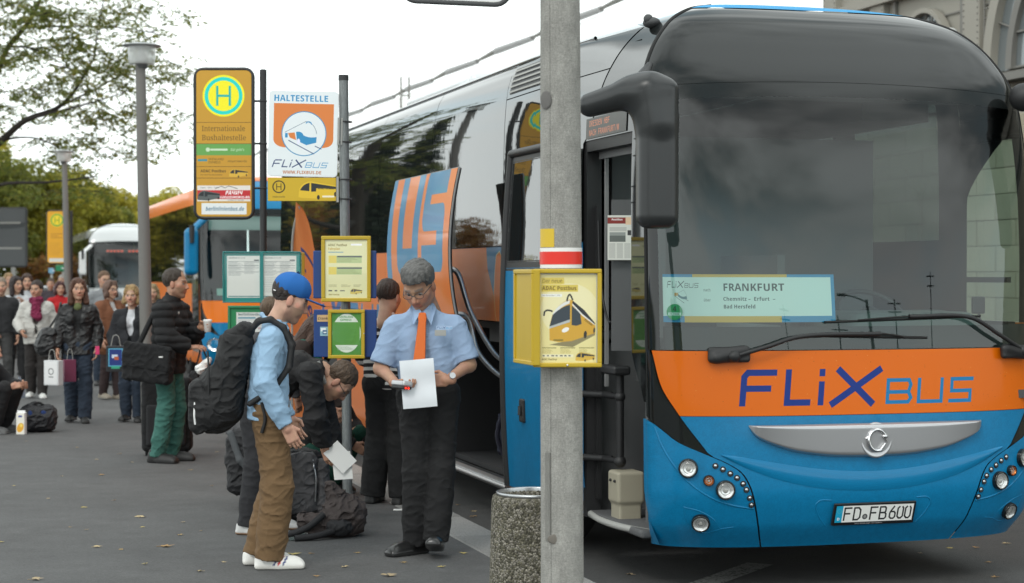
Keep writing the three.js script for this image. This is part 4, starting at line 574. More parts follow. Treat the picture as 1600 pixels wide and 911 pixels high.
function framed(parent, name, w, h, d, fw, frameM, faceTex, glass = true) { // a shallow display case in parent's x/y plane, facing +z
  const g = new THREE.Group(); g.name = name; parent.add(g);
  const r = 0.006;
  obj('frame', [rbox(w, fw, d, r, 0, h / 2 - fw / 2, 0), rbox(w, fw, d, r, 0, -h / 2 + fw / 2, 0), rbox(fw, h - 2 * fw + 0.004, d - 0.002, r, -w / 2 + fw / 2, 0, 0), rbox(fw, h - 2 * fw + 0.004, d - 0.002, r, w / 2 - fw / 2, 0, 0)], frameM, g);
  obj('back', box(w - 0.01, h - 0.01, d * 0.4, 0, 0, -d * 0.28), frameM, g);
  obj('notice', new THREE.PlaneGeometry(w - fw * 2, h - fw * 2).translate(0, 0, -d * 0.28 + d * 0.2 + 0.003), printed(faceTex, 0.6), g);
  if (glass) obj('glass', new THREE.PlaneGeometry(w - fw * 2 + 0.002, h - fw * 2 + 0.002).translate(0, 0, d * 0.34), M.glassClear, g);
  return g;
}
function rrect(w, h, r) { const s = new THREE.Shape(); s.moveTo(-w / 2 + r, -h / 2); s.lineTo(w / 2 - r, -h / 2); s.absarc(w / 2 - r, -h / 2 + r, r, -Math.PI / 2, 0); s.lineTo(w / 2, h / 2 - r); s.absarc(w / 2 - r, h / 2 - r, r, 0, Math.PI / 2); s.lineTo(-w / 2 + r, h / 2); s.absarc(-w / 2 + r, h / 2 - r, r, Math.PI / 2, Math.PI); s.lineTo(-w / 2, -h / 2 + r); s.absarc(-w / 2 + r, -h / 2 + r, r, Math.PI, 1.5 * Math.PI); return s; }
function plate(w, h, r, t) { const g = new THREE.ExtrudeGeometry(rrect(w, h, r), { depth: t, bevelEnabled: false, curveSegments: 8 }); return g; }
function faceOf(w, h, r) { const g = new THREE.ShapeGeometry(rrect(w, h, r), 8), p = g.attributes.position, uv = g.attributes.uv; for (let i = 0; i < p.count; i++) uv.setXY(i, p.getX(i) / w + 0.5, p.getY(i) / h + 0.5); return g; }
function rtube(w, h, r, tr) { const pts = rrect(w, h, r).getSpacedPoints(80).map((p) => V(p.x, p.y, 0)); return tube(pts.slice(0, -1), tr, 160, 10, true); }

function stopSign(label, c, poleX, top, tex, w = 0.475, h = 1.2) { // c: centre of the panel
  const T = thing('bus_stop_sign', label, 'sign', [c.x, 0, c.z]);
  obj('panel', plate(w - 0.02, h - 0.02, 0.07, 0.03).translate(0, c.y, -0.015), M2.ygold, T);
  obj('panel_face', faceOf(w - 0.045, h - 0.045, 0.05).translate(0, c.y, 0.0185), printed(tex), T);
  obj('panel_frame', rtube(w - 0.018, h - 0.018, 0.075, 0.019).translate(0, c.y, 0), M2.pole, T);
  const dx = poleX - c.x; obj('pole', [bar([dx, -0.02, 0], [dx, top, 0], 0.033, 0.033, 16), ball(0.033, dx, top, 0, 1, 0.3, 1)], M2.pole, T);
  for (const y of [-0.42, 0.0, 0.40]) obj('bracket', [bar([w / 2 - 0.02, c.y + y, 0], [dx, c.y + y, 0], 0.011), new THREE.TorusGeometry(0.036, 0.006, 6, 18).rotateX(Math.PI / 2).translate(dx, c.y + y, 0)], M2.pole, T);
  return T;
}
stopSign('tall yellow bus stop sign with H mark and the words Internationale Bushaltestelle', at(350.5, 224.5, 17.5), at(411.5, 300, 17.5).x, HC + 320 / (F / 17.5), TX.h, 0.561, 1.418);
const TXfar = canvasTex(160, 440, (g, w, h) => { g.fillStyle = '#dca01c'; g.fillRect(0, 0, w, h); hMark(g, 80, 76, 58, '#3f9a3e', '#ecd026', '#7c9a24'); lines(g, 26, 190, 110, 3, 16, '#b07a1c', RT, 6); lines(g, 16, 270, 120, 8, 14, '#c0871f', RT, 3); g.fillStyle = '#cfd2cc'; g.fillRect(14, 400, 132, 32); });
stopSign('far yellow bus stop sign with white foot strip beside the thin lamp post', at(89.5, 370.5, 41.5), at(111.5, 300, 41.5).x, HC + 100 / 69.9, TXfar);

{ // galvanised pole with the blue and white stop sign and the small yellow one
  const b = gq(543, 797), P = thing('sign_pole', 'galvanised steel pole carrying the stop signs and the blue notice boards', 'pole', [b.x, 0, b.z]);
  const tp = at(537, 125, 13.83); obj('shaft', bar([0, -0.02, 0], [tp.x - b.x, tp.y, 0], 0.037, 0.036, 18), M2.galv, P); obj('cap', bar([tp.x - b.x, tp.y - 0.005, 0], [tp.x - b.x, tp.y + 0.035, 0], 0.039, 0.038, 18), M2.pole, P);
  const c1 = at(474, 209.5, 13.79), S = thing('bus_stop_sign', 'white and orange stop sign with round coach picture and the word HALTESTELLE', 'sign', c1.toArray()); S.rotation.z = -0.022;
  obj('plate', plate(0.518, 0.636, 0.03, 0.006).translate(0, 0, -0.003), M.white, S); obj('plate_face', faceOf(0.512, 0.63, 0.027).translate(0, 0, 0.005), printed(TX.flix), S);
  for (const y of [0.10, -0.05]) obj('clamp', [new THREE.TorusGeometry(0.041, 0.006, 6, 20).rotateX(Math.PI / 2).translate(0.3135, y, -0.04), box(0.06, 0.022, 0.012, 0.27, y, -0.03)], M2.pole, S); obj('bracket', [box(0.014, 0.20, 0.02, 0.262, 0.025, 0.006), box(0.012, 0.20, 0.02, 0.285, 0.025, -0.01)], M.lgrey, S);
  const c2 = at(472, 296, 13.79), Y = thing('bus_stop_sign', 'small yellow stop plate with a black H mark and a coach picture', 'sign', c2.toArray());
  obj('plate', plate(0.508, 0.174, 0.006, 0.006).translate(0, 0, -0.003), M2.yellow, Y); obj('plate_face', faceOf(0.504, 0.17, 0.005).translate(0, 0, 0.005), printed(TX.adac), Y);
  for (const y of [0.075, -0.07]) obj('clamp', [new THREE.TorusGeometry(0.041, 0.006, 6, 20).rotateX(Math.PI / 2).translate(0.323, y, -0.04), box(0.06, 0.022, 0.012, 0.28, y, -0.03)], M2.pole, Y); obj('bracket', box(0.016, 0.19, 0.022, 0.265, 0, 0.004), M.lgrey, Y);
  const n1 = at(538.5, 429, 13.72), B1 = thing('notice_board', 'blue notice board with a yellow framed pale yellow timetable', 'notice board', n1.toArray());
  obj('board', rbox(0.468, 0.352, 0.02, 0.006, 0, 0, -0.02), M2.blueB, B1); framed(B1, 'timetable_case', 0.366, 0.486, 0.03, 0.028, M2.yellow, TX.yl1).position.set(0.012, 0.042, 0.012);
  const n2 = at(539, 521, 13.72), B2 = thing('notice_board', 'blue notice board with a yellow framed green timetable and two stickers', 'notice board', n2.toArray());
  obj('board', rbox(0.466, 0.352, 0.02, 0.006, 0, 0, -0.02), M2.blueB, B2); framed(B2, 'timetable_case', 0.272, 0.362, 0.03, 0.026, M2.yellow, TX.yl2).position.set(0.012, -0.004, 0.012);
  obj('sticker', new THREE.PlaneGeometry(0.082, 0.05).translate(-0.166, 0.112, -0.0065), printed(canvasTex(128, 80, (g) => { g.fillStyle = '#caa878'; g.fillRect(0, 0, 128, 80); g.fillStyle = '#2c2219'; g.font = 'italic bold 42px sans-serif'; g.fillText('Crank', 4, 56, 118); })), B2);
  obj('sticker', new THREE.PlaneGeometry(0.06, 0.068).translate(-0.155, 0.015, -0.0065), printed(canvasTex(96, 110, (g) => { g.fillStyle = '#8fb6c4'; g.fillRect(0, 0, 96, 110); g.fillStyle = '#e4ecee'; g.fillRect(8, 14, 60, 40); g.fillStyle = '#39618a'; g.fillRect(30, 40, 50, 50); g.fillStyle = '#dfe8ea'; g.fillRect(40, 60, 34, 16); })), B2);
  obj('lock', ball(0.007, 0.142, 0.0, 0.02), M.steel, B2);
  const n3 = at(409, 433, 17.35), B3 = thing('notice_board', 'teal double notice case with two white timetables', 'notice board', n3.toArray()); framed(B3, 'timetable_case', 0.73, 0.48, 0.035, 0.014, M2.teal, TX.tt1); obj('mullion', box(0.033, 0.46, 0.034, 0.0, 0, 0), M2.teal, B3); obj('clip', box(0.05, 0.03, 0.05, 0.01, -0.255, -0.02), M2.pole, B3);
  const n4 = at(400, 537, 17.35), B4 = thing('notice_board', 'green framed notice case with a white timetable under the teal case', 'notice board', n4.toArray()); framed(B4, 'timetable_case', 0.526, 0.71, 0.035, 0.024, M2.green, TX.tt2); obj('clip', box(0.05, 0.03, 0.05, 0.068, 0.33, -0.03), M2.pole, B4);
  const n5 = at(471, 413, 17.4), B5 = thing('notice_board', 'narrow orange yellow notice case edge behind the teal case', 'notice board', n5.toArray()); B5.rotation.y = -1.1; framed(B5, 'timetable_case', 0.11, 0.22, 0.03, 0.02, M2.ygold, TX.yl1, false);
}
{ // feather flag beside the coach
  const b = gq(474, 707), D = -b.z, k = F / D, P = thing('feather_flag', 'orange curved feather flag with the word Tickets beside the coach', 'flag', [b.x, 0, b.z]);
  const h = 1.75 + (430 - 316) / k, ft = canvasTex(256, 768, (g, w, h2) => { g.fillStyle = '#d9834a'; g.fillRect(0, 0, w, h2); g.save(); g.translate(96, 330); g.rotate(1.2); g.fillStyle = '#3a3f78'; g.font = 'bold 92px sans-serif'; g.fillText('Tickets', -130, 0); g.restore(); g.strokeStyle = '#3f4a82'; g.lineWidth = 14; g.beginPath(); g.arc(40, 420, 260, -1.35, -0.2); g.stroke(); g.font = 'bold 90px sans-serif'; g.fillStyle = '#3a3f78'; g.fillText('ab', 70, 640); });
  const wTop = (t) => 0.30 * Math.pow(Math.max(0, 1 - Math.pow(t, 3.2)), 0.62);
  obj('banner', grid((s, t) => V(-0.16 + (0.06 + s * wTop(t)) + (t > 0.8 ? 0.03 * (t - 0.8) / 0.2 : 0), lerp(0.35, h, t), 0.03 * Math.sin(s * 5 + t * 7)), 10, 40), mat(0xffffff, 0.8, { map: ft, side: THREE.DoubleSide }), P);
  obj('pole', [tube([[-0.11, 0.02, 0], [-0.11, 1.2, 0], [-0.10, h - 0.3, 0], [-0.04, h - 0.04, 0]], 0.012, 40, 8)], M.lgrey, P); obj('foot', [bar([-0.11, 0, 0], [-0.11, 0.03, 0], 0.2, 0.16, 20)], M.dgrey, P);
}
{ // round concrete mast
  const D = 8.87, b = at(879, 900, D), m = thing('concrete_mast', 'tall round grey concrete mast with a red and white band', 'mast', [b.x, 0, b.z]); const R = 0.1035;
  const ct = noiseTex(1024, (x, y) => { const ring = 0.5 + 0.5 * Math.sin(y * 0.55 + nE(x, y) * 5); let v = 0.60 + 0.16 * nB(x, y) * nA(y, x) + 0.08 * (nC(x, y) - 0.5) + 0.05 * (nE(x * 2, y) - 0.5) - 0.05 * ring * nA(x, y); if (nA(x + 300, y + 77) > 0.95) v -= 0.10; const seam = Math.abs(((x + 512) % 1024) - 420); if (seam < 3) v -= 0.2; if (nF(x, y) > 0.985) v -= 0.12; return [v, v * 0.99, v * 0.965]; }, true);
  const cb = noiseTex(512, (x, y) => { const v = 0.5 * nB(x * 2, y * 2) + 0.5 * nE(x * 2, y * 2) - 0.3 * (nA(x * 2 + 300, y * 2 + 77) > 0.93 ? 1 : 0); return [v, v, v]; });
  const mC = mat([0.85, 0.85, 0.83], 0.9, { map: rep(ct, 1, 1.5), bumpMap: rep(cb, 1, 1.8), bumpScale: 0.004 });
  const H = 6.5, lean = -0.012; const g = new THREE.CylinderGeometry(0.085, R, H, 40, 40, true); g.translate(0, H / 2, 0); const u = g.attributes.uv; for (let i = 0; i < u.count; i++) u.setY(i, u.getY(i) * H * 0.6); obj('shaft', [g], mC, m); m.rotation.z = 0.004;
  obj('inspection_cover', at4(lathe([[0.001, 0.006], [0.03, 0.006], [0.034, 0]], 24).rotateX(Math.PI / 2).scale(1, 1.3, 1), new THREE.Matrix4().makeRotationY(-0.75).setPosition(-0.0705, 2.58, 0.0705)), mat([0.26, 0.25, 0.24], 0.95, { bumpMap: rep(asphaltBump, 6), bumpScale: 0.004 }), m);
  obj('earthing_strip', [box(0.028, 0.42, 0.02, -0.064, 0.70, 0.074, -0.7)], mC, m); obj('chipped_spot', ball(0.035, -0.03, 0.50, 0.094, 1.2, 0.7, 0.12), mat([0.16, 0.145, 0.125], 1), m);
  const ring = (y0, y1, r) => new THREE.CylinderGeometry(r, r, y1 - y0, 40, 1, true).translate(0, (y0 + y1) / 2, 0), yy = (p) => HC - (p - HY) / F * (D - 0.1);
  obj('white_band', ring(yy(419), yy(387), R - 0.003), mat([0.8, 0.8, 0.78], 0.4), m); obj('red_band', ring(yy(413), yy(393), R - 0.0015), mat([0.72, 0.025, 0.012], 0.35), m); obj('yellow_sticker', new THREE.CylinderGeometry(R - 0.003, R - 0.003, yy(357) - yy(386), 20, 1, true, -1.4, 1.05).translate(0, (yy(357) + yy(386)) / 2, 0), mat([0.66, 0.45, 0.03], 0.5), m);
  const p1 = at(886.5, 497, D - 0.15), A = thing('poster_case', 'yellow framed poster of a golden coach on the concrete mast', 'poster', p1.toArray()); framed(A, 'case', 0.323, 0.462, 0.04, 0.021, M2.yellow, TX.post); obj('lock', ball(0.006, 0, -0.221, 0.02), M.chrome, A); obj('clamp', box(0.2, 0.03, 0.05, 0, 0.1, -0.04), M.steel, A);
  const p2 = at(824, 495, D - 0.03), B = thing('poster_case', 'plain yellow poster case turned edge on beside the golden coach poster', 'poster', p2.toArray()); B.rotation.y = -1.3; obj('case', rbox(0.323, 0.452, 0.035, 0.006), M2.yellow, B); obj('door_rim', [rbox(0.323, 0.02, 0.012, 0.004, 0, 0.215, 0.02), rbox(0.323, 0.02, 0.012, 0.004, 0, -0.215, 0.02), rbox(0.02, 0.41, 0.012, 0.004, -0.15, 0, 0.02), rbox(0.02, 0.41, 0.012, 0.004, 0.15, 0, 0.02)], M2.yellow, B); B.position.x -= 0.0;
  // traffic sign on the same mast, high up
  const s1 = at(716, -95, D + 0.1), S = thing('overhead_sign', 'white sign board in a rounded grey tube frame high on the mast', 'sign', s1.toArray()); S.rotation.z = -0.045; obj('frame', rtube(0.52, 0.62, 0.07, 0.0125), M.dgrey, S); obj('panel', faceOf(0.505, 0.605, 0.062), M.white, S); obj('clamp', [box(0.3, 0.03, 0.02, 0.37, 0.12, -0.02), box(0.3, 0.03, 0.02, 0.37, 0.26, -0.02)], M.steel, S);
}
{ // exposed aggregate litter bin
  const D = 9.3, b = at(834, 900, D), T = thing('litter_bin', 'squat round pebble concrete litter bin beside the mast', 'bin', [b.x, 0, b.z]);
  const nV = (seed) => { const R = rng(seed), n = 56, pts = []; for (let i = 0; i < n * n; i++) pts.push([R(), R(), R()]); return (x, y) => { const X = x * n, Y = y * n, i = Math.floor(X), j = Math.floor(Y); let d0 = 9, id = 0, d1 = 9; for (let a = -1; a <= 1; a++) for (let c = -1; c <= 1; c++) { const q = ((j + c + n) % n) * n + (i + a + n) % n, p = pts[q], dx = i + a + p[0] - X, dy = j + c + p[1] - Y, d = dx * dx + dy * dy; if (d < d0) { d1 = d0; d0 = d; id = p[2]; } else if (d < d1) d1 = d; } return [Math.sqrt(d0), id, Math.sqrt(d1) - Math.sqrt(d0)]; }; }, vor = nV(3);
  const tx = noiseTex(512, (x, y) => { const [d, id, e] = vor(x / 512, y / 512); const v = e < 0.10 ? 0.30 : 0.30 + 0.42 * id; const w = id > 0.6 ? 0.93 : 0.86; return [v, v * 0.975, v * w]; }, true), bx = noiseTex(512, (x, y) => { const [d] = vor(x / 512, y / 512); const v = clamp(1 - d * 1.4); return [v, v, v]; });
  const mB = mat([0.80, 0.78, 0.72], 0.95, { map: tx, bumpMap: bx, bumpScale: 0.008 });
  const tub = lathe([[0.255, 0], [0.262, 0.02], [0.258, 0.15], [0.252, 0.35], [0.243, 0.62], [0.236, 0.645], [0.225, 0.65], [0.205, 0.65], [0.203, 0.62], [0.2, 0.08], [0.001, 0.08]], 56), tu = tub.attributes.uv; for (let i = 0; i < tu.count; i++) tu.setXY(i, tu.getX(i) * 1.6 / 0.62, tub.attributes.position.getY(i) / 0.62); tub.scale(0.87, 1, 0.87); obj('tub', tub, mB, T);
  obj('liner_rim', lathe([[0.205, 0.60], [0.205, 0.662], [0.212, 0.668], [0.218, 0.662], [0.214, 0.652]], 48).scale(0.87, 1, 0.87), M.steel, T);
}
function streetLamp(label, D, headPx, headY, poleTopPx, basePx, k = F / D) { // lamp with a flat cap over a clear ring
  const base = V((basePx - 800) / F * D, 0, -D), T = thing('street_lamp', label, 'street lamp', [base.x, 0, base.z]), top = HC + (430 - headY) / k, tx = (poleTopPx - basePx) / k, mP = mat([0.17, 0.165, 0.155], 0.75, { map: rep(asphA, 1), }); mP.map = null;
  obj('post', bar([0, -0.05, 0], [tx, top - 0.25, 0], 0.082, 0.058, 18), mP, T); const hx = tx + (headPx - poleTopPx) / k; obj('collar', bar([hx, top - 0.30, 0], [hx, top - 0.21, 0], 0.062, 0.075, 18), M.dgrey, T);
  obj('glass_bowl', lathe([[0.10, -0.225], [0.152, -0.215], [0.165, -0.02], [0.16, -0.015]], 32).translate(hx, top - 0.03, 0), mat([0.85, 0.87, 0.86], 0.25, { transmission: 0.55, thickness: 0 }), T);
  obj('cap', lathe([[0.001, 0.035], [0.12, 0.03], [0.225, 0.006], [0.23, -0.004], [0.2, -0.012], [0.001, -0.012]], 36).translate(hx, top - 0.03, 0), mat([0.38, 0.40, 0.40], 0.4, { metalness: 0.3 }), T);
  obj('lamp_tube', bar([hx, top - 0.24, 0], [hx, top - 0.06, 0], 0.04), M.white, T);
}
streetLamp('tall grey street lamp with flat round cap behind the man with the coffee cup', 22, 222, 68, 220, 231);
streetLamp('slimmer far street lamp beside the far yellow stop sign', 41, 100, 235, 101, 108);
streetLamp('small distant street lamp near the dark information board', 95, 66, 397, 66, 66);
{ // dark information board at the left edge
  const D = 46, k = F / D, c = at(8, 371, D), T = thing('information_board', 'large dark information board on two pale posts', 'sign', [c.x, 0, c.z]); const w = 66 / k, h = 90 / k;
  obj('panel', rbox(w, h, 0.08, 0.02, 0, c.y, 0), mat([0.045, 0.052, 0.055], 0.3, { clearcoat: 0.4 }), T); obj('panel_frame', rtube(w, h, 0.03, 0.035).translate(0, c.y, 0), M.dgrey, T); obj('text_strip', [box(0.9, 0.05, 0.01, -0.05, c.y + 0.36, 0.046)], M.lgrey, T); obj('text_strip', [box(0.95, 0.05, 0.01, -0.05, c.y - 0.27, 0.046)], M.lgrey, T);
  for (const x of [-0.25, 0.2]) obj('post', box(0.09, c.y - h / 2 + 0.1, 0.09, x, (c.y - h / 2) / 2, -0.02), M.lgrey, T);
}
// ---------- other coaches ----------
function plainCoach(label, s, o) {
  const C = thing('coach', label, 'coach', street(5.109 + (o.dq ?? 0), s).toArray(), TH), rear = -12.2;
  addCoachFront(C, { lower: o.lower, band: o.band, cap: o.cap, roof: o.roof, panels: [] });
  for (const sg of [-1, 1]) {
    obj('side_panel', sidePatch(sg, 0.17, 1.6, rear, (v) => zEdge(v) - 0.002, { ns: 24, nt: 12 }), o.side, C);
    const n = 6; for (let i = 0; i < n; i++) obj('side_window', sidePatch(sg, 1.605, 3.02, lerp(rear, -0.75, i / n) + 0.03, lerp(rear, -0.75, (i + 1) / n) - 0.03, { ns: 6, nt: 8, off: 0.004 }), M.sideGlass, C);
    obj('window_pillar', sidePatch(sg, 1.6, 3.025, rear, (v) => zEdge(v) - 0.002, { ns: 10, nt: 8, off: -0.01 }), o.pillar ?? M.black, C);
    obj('roof_panel', sidePatch(sg, 3.025, 3.55, rear, (v) => zEdge(v) - 0.001, { ns: 24, nt: 24 }), o.roof, C);
    wheel(C, sg * 1.1, -2.6, 0.5, sg); wheel(C, sg * 1.1, -9.0, 0.5, sg);
  }
  obj('rear_wall', box(2.45, 3.1, 0.05, 0, 1.75, rear), M.black, C); obj('floor', box(2.4, 0.05, 11.5, 0, 1.3, -6.3), M.dgrey, C);
  obj('wing_mirror', net([rb([-1.5, 2.15, 0.2], [0.12, 0.4, 0.09], 0.08), rc([-1.5, 2.5, 0.2], [-1.2, 2.75, -0.2], 0.06, 0.06)], { cell: 0.02, k: 0.05 }), o.mirror, C); obj('mirror_stay', [bar([-1.5, 2.6, 0.29], [-1.5, 2.3, 0.30], 0.05, 0.035)], M.black, C);
  obj('door_frame', [sidePatch(-1, 0.3, 2.5, -1.5, -1.44, { off: 0.02 }), sidePatch(-1, 0.3, 2.5, -0.52, -0.46, { off: 0.02 })], M.black, C);
  obj('door_glass', sidePatch(-1, 0.4, 2.5, -1.43, -0.53, { off: 0.018 }), M.sideGlass, C);
  for (const sg of [-1, 1]) { const T = onFront(sg * 0.83, 0.55, 0.004); const h = obj('headlamp', at4(lathe([[0.001, -0.02], [0.08, -0.006], [0.11, 0.01]], 24).rotateX(Math.PI / 2).scale(1.3, 1, 1), T), M.chrome, C); obj('lamp_lens', at4(lathe([[0.001, 0.03], [0.08, 0.022], [0.11, 0.01]], 24).rotateX(Math.PI / 2).scale(1.3, 1, 1), T), M.glassClear, h); }
  obj('dashboard', rbox(2.2, 0.3, 0.5, 0.1, 0, 1.25, -0.75), M.dgrey, C);
  for (const z of [-2.2, -3.2]) for (const x of [-0.9, -0.45, 0.45, 0.9]) obj('seat', rbox(0.42, 1.1, 0.16, 0.07, x, 1.95, z), M.dgrey, C);
  return C;
}
{
  const b2 = plainCoach('orange coach with blue mirror parked behind the open coach', 32.2, { lower: M.blue, band: M.orange, cap: M.blue, roof: M.orange, side: M.orange, mirror: M.blue });
  obj('sun_visor', frontPatch(2.55, 2.8, -0.9, 0.9, { off: -0.05 }), mat([0.3, 0.34, 0.33], 0.8), b2);
  obj('card', frontPatch(1.4, 1.52, -0.8, -0.1, { off: -0.03 }), mat([0.35, 0.55, 0.48], 0.7), b2);
  const mw = mat([0.58, 0.6, 0.6], 0.3, { clearcoat: 1 });
  const b3 = plainCoach('white coach parked last in the row of coaches', 64.5, { lower: mw, band: mw, cap: mw, roof: mw, side: mw, mirror: M.white });
  const dt = canvasTex(256, 32, (g) => { g.fillStyle = '#101516'; g.fillRect(0, 0, 256, 32); g.fillStyle = '#ff5a3c'; for (let i = 0; i < 9; i++) if (i !== 5) g.fillRect(8 + i * 27, 7, 19, 18); });
  obj('destination_display', frontPatch(2.52, 2.64, -0.55, 0.35, { off: -0.02, UV: (s, t) => [s, t] }), mat(0x111111, 0.6, { emissive: 0xffffff, emissiveMap: dt, emissiveIntensity: 0.7 }), b3);
}
// ---------- foliage ----------
function leaves(spots, size, cols, seed, droop = 0.3, asp = 0.45, out = null) { // spots: flat array of points; one bent leaf each
  const R = rng(seed), n = spots.length / 3, pos = new Float32Array(n * 18), col = new Float32Array(n * 18), nor = new Float32Array(n * 18), a = V(), b = V(), c = V();
  for (let i = 0; i < n; i++) {
    const p = V(spots[i * 3], spots[i * 3 + 1], spots[i * 3 + 2]), th = R() * 6.283, s = size * (0.6 + 0.8 * R()); a.set(Math.cos(th), -droop + (R() - 0.5) * 0.9, Math.sin(th)).normalize(); b.set(R() - 0.5, R() - 0.5, R() - 0.5).cross(a).normalize(); c.copy(a).cross(b);
    if (out) { c.set(out[i * 3] + (R() - 0.5) * 1.1, out[i * 3 + 1] + 0.25 + (R() - 0.5) * 1.1, out[i * 3 + 2] + (R() - 0.5) * 1.1).normalize(); a.set(R() - 0.5, R() - 0.8, R() - 0.5).cross(c).normalize(); b.copy(c).cross(a); } else if (c.y < 0) { c.negate(); b.negate(); }
    const L = a.clone().multiplyScalar(s), W = b.clone().multiplyScalar(s * asp * 0.5), m = p.clone().addScaledVector(L, 0.45).addScaledVector(c, s * 0.06);
    const q = [p, p.clone().add(L), m.clone().add(W), p, m.clone().sub(W), p.clone().add(L)], k = cols[(R() * cols.length) | 0], v = 0.75 + 0.5 * R();
    for (let j = 0; j < 6; j++) { const o = i * 18 + j * 3; pos[o] = q[j].x; pos[o + 1] = q[j].y; pos[o + 2] = q[j].z; nor[o] = c.x; nor[o + 1] = c.y; nor[o + 2] = c.z; col[o] = k[0] * v; col[o + 1] = k[1] * v; col[o + 2] = k[2] * v; }
  }
  const g = new THREE.BufferGeometry(); g.setAttribute('position', new THREE.BufferAttribute(pos, 3)); g.setAttribute('normal', new THREE.BufferAttribute(nor, 3)); g.setAttribute('color', new THREE.BufferAttribute(col, 3)); return g;
}
const leafM = new THREE.MeshPhysicalMaterial({ vertexColors: true, roughness: 0.9, side: THREE.DoubleSide, transmission: 0.5, thickness: 0, specularIntensity: 0.25 });
const barkM = mat([0.055, 0.045, 0.036], 0.95, { bumpMap: rep(asphaltBump, 3), bumpScale: 0.01 });
const gauss = (R) => (R() + R() + R() - 1.5) / 1.5;
function bigTree(name, label, x, z, h, rx, ry, n, size, cols, seed, o = {}) { // crown of many clumps, trunk with limbs
  const R = rng(seed), T = thing(name, label, 'tree', [x, 0, z], 0, o.group), cy = h - ry, sp = [], tips = [], out = [];
  const lobes = o.lobes ?? 40; for (let i = 0; i < lobes; i++) { const th = R() * 6.283, ph = Math.acos(2 * R() - 1), r = 0.45 + 0.5 * Math.sqrt(R()); tips.push(V(Math.cos(th) * Math.sin(ph) * rx * r, cy + Math.cos(ph) * ry * r, Math.sin(th) * Math.sin(ph) * rx * r)); }
  for (let i = 0; i < n; i++) { const t = tips[(R() * lobes) | 0], w = (o.clump ?? 0.27); let dx = gauss(R), dy = gauss(R), dz = gauss(R); const l = Math.hypot(dx, dy, dz) || 1, rr = Math.pow(R(), 0.25); out.push(dx / l, dy / l, dz / l); sp.push(t.x + dx / l * rr * rx * w, Math.max(o.low ?? 0.6, t.y + dy / l * rr * ry * w * 0.85), t.z + dz / l * rr * rx * w); }
  obj('crown', leaves(sp, size, cols, seed + 1, 0.3, 0.55, out), leafM, T);
  const tr = h * 0.022; obj('trunk', [bar([0, -0.2, 0], [0, cy * 0.75, 0], tr * 1.5, tr, 10), ...tips.filter((_, i) => i % 2 === 0).map((t) => tube([[0, cy * 0.55, 0], [t.x * 0.35, lerp(cy * 0.6, t.y, 0.45), t.z * 0.35], [t.x, t.y, t.z]], tr * 0.28, 6, 5))], barkM, T);
  return T;
}
function conifer(label, q, s, h, r, seed) {
  const R = rng(seed), p = street(q, s), T = thing('fir_tree', label, 'tree', [p.x, 0, p.z], 0, 'fir trees across the pavement'), sp = [];
  for (let i = 0; i < 5200; i++) { const t = Math.pow(R(), 0.7), y = lerp(h, 0.8, t), tier = 0.55 + 0.45 * Math.abs(Math.sin(t * 34)), a = ((R() * 9) | 0) * 0.7 + t * 40 + gauss(R) * 0.22, rr = r * t * tier * Math.pow(R(), 0.6); sp.push(Math.cos(a) * rr, y - rr * 0.35, Math.sin(a) * rr); }
  obj('crown', leaves(sp, 0.34, [[0.028, 0.045, 0.026], [0.035, 0.055, 0.03], [0.022, 0.036, 0.024]], seed, 0.4, 0.35), leafM, T); obj('trunk', bar([0, 0, 0], [0, h * 0.97, 0], 0.16, 0.03, 8), barkM, T);
}
const gOlive = [[0.36, 0.34, 0.045], [0.42, 0.375, 0.05], [0.29, 0.285, 0.04]], gDark = [[0.2, 0.225, 0.04], [0.24, 0.25, 0.045], [0.165, 0.185, 0.035]], gYel = [[0.52, 0.45, 0.06], [0.46, 0.41, 0.055], [0.38, 0.35, 0.05]], gRust = [[0.25, 0.11, 0.03], [0.2, 0.1, 0.03], [0.24, 0.15, 0.04]];
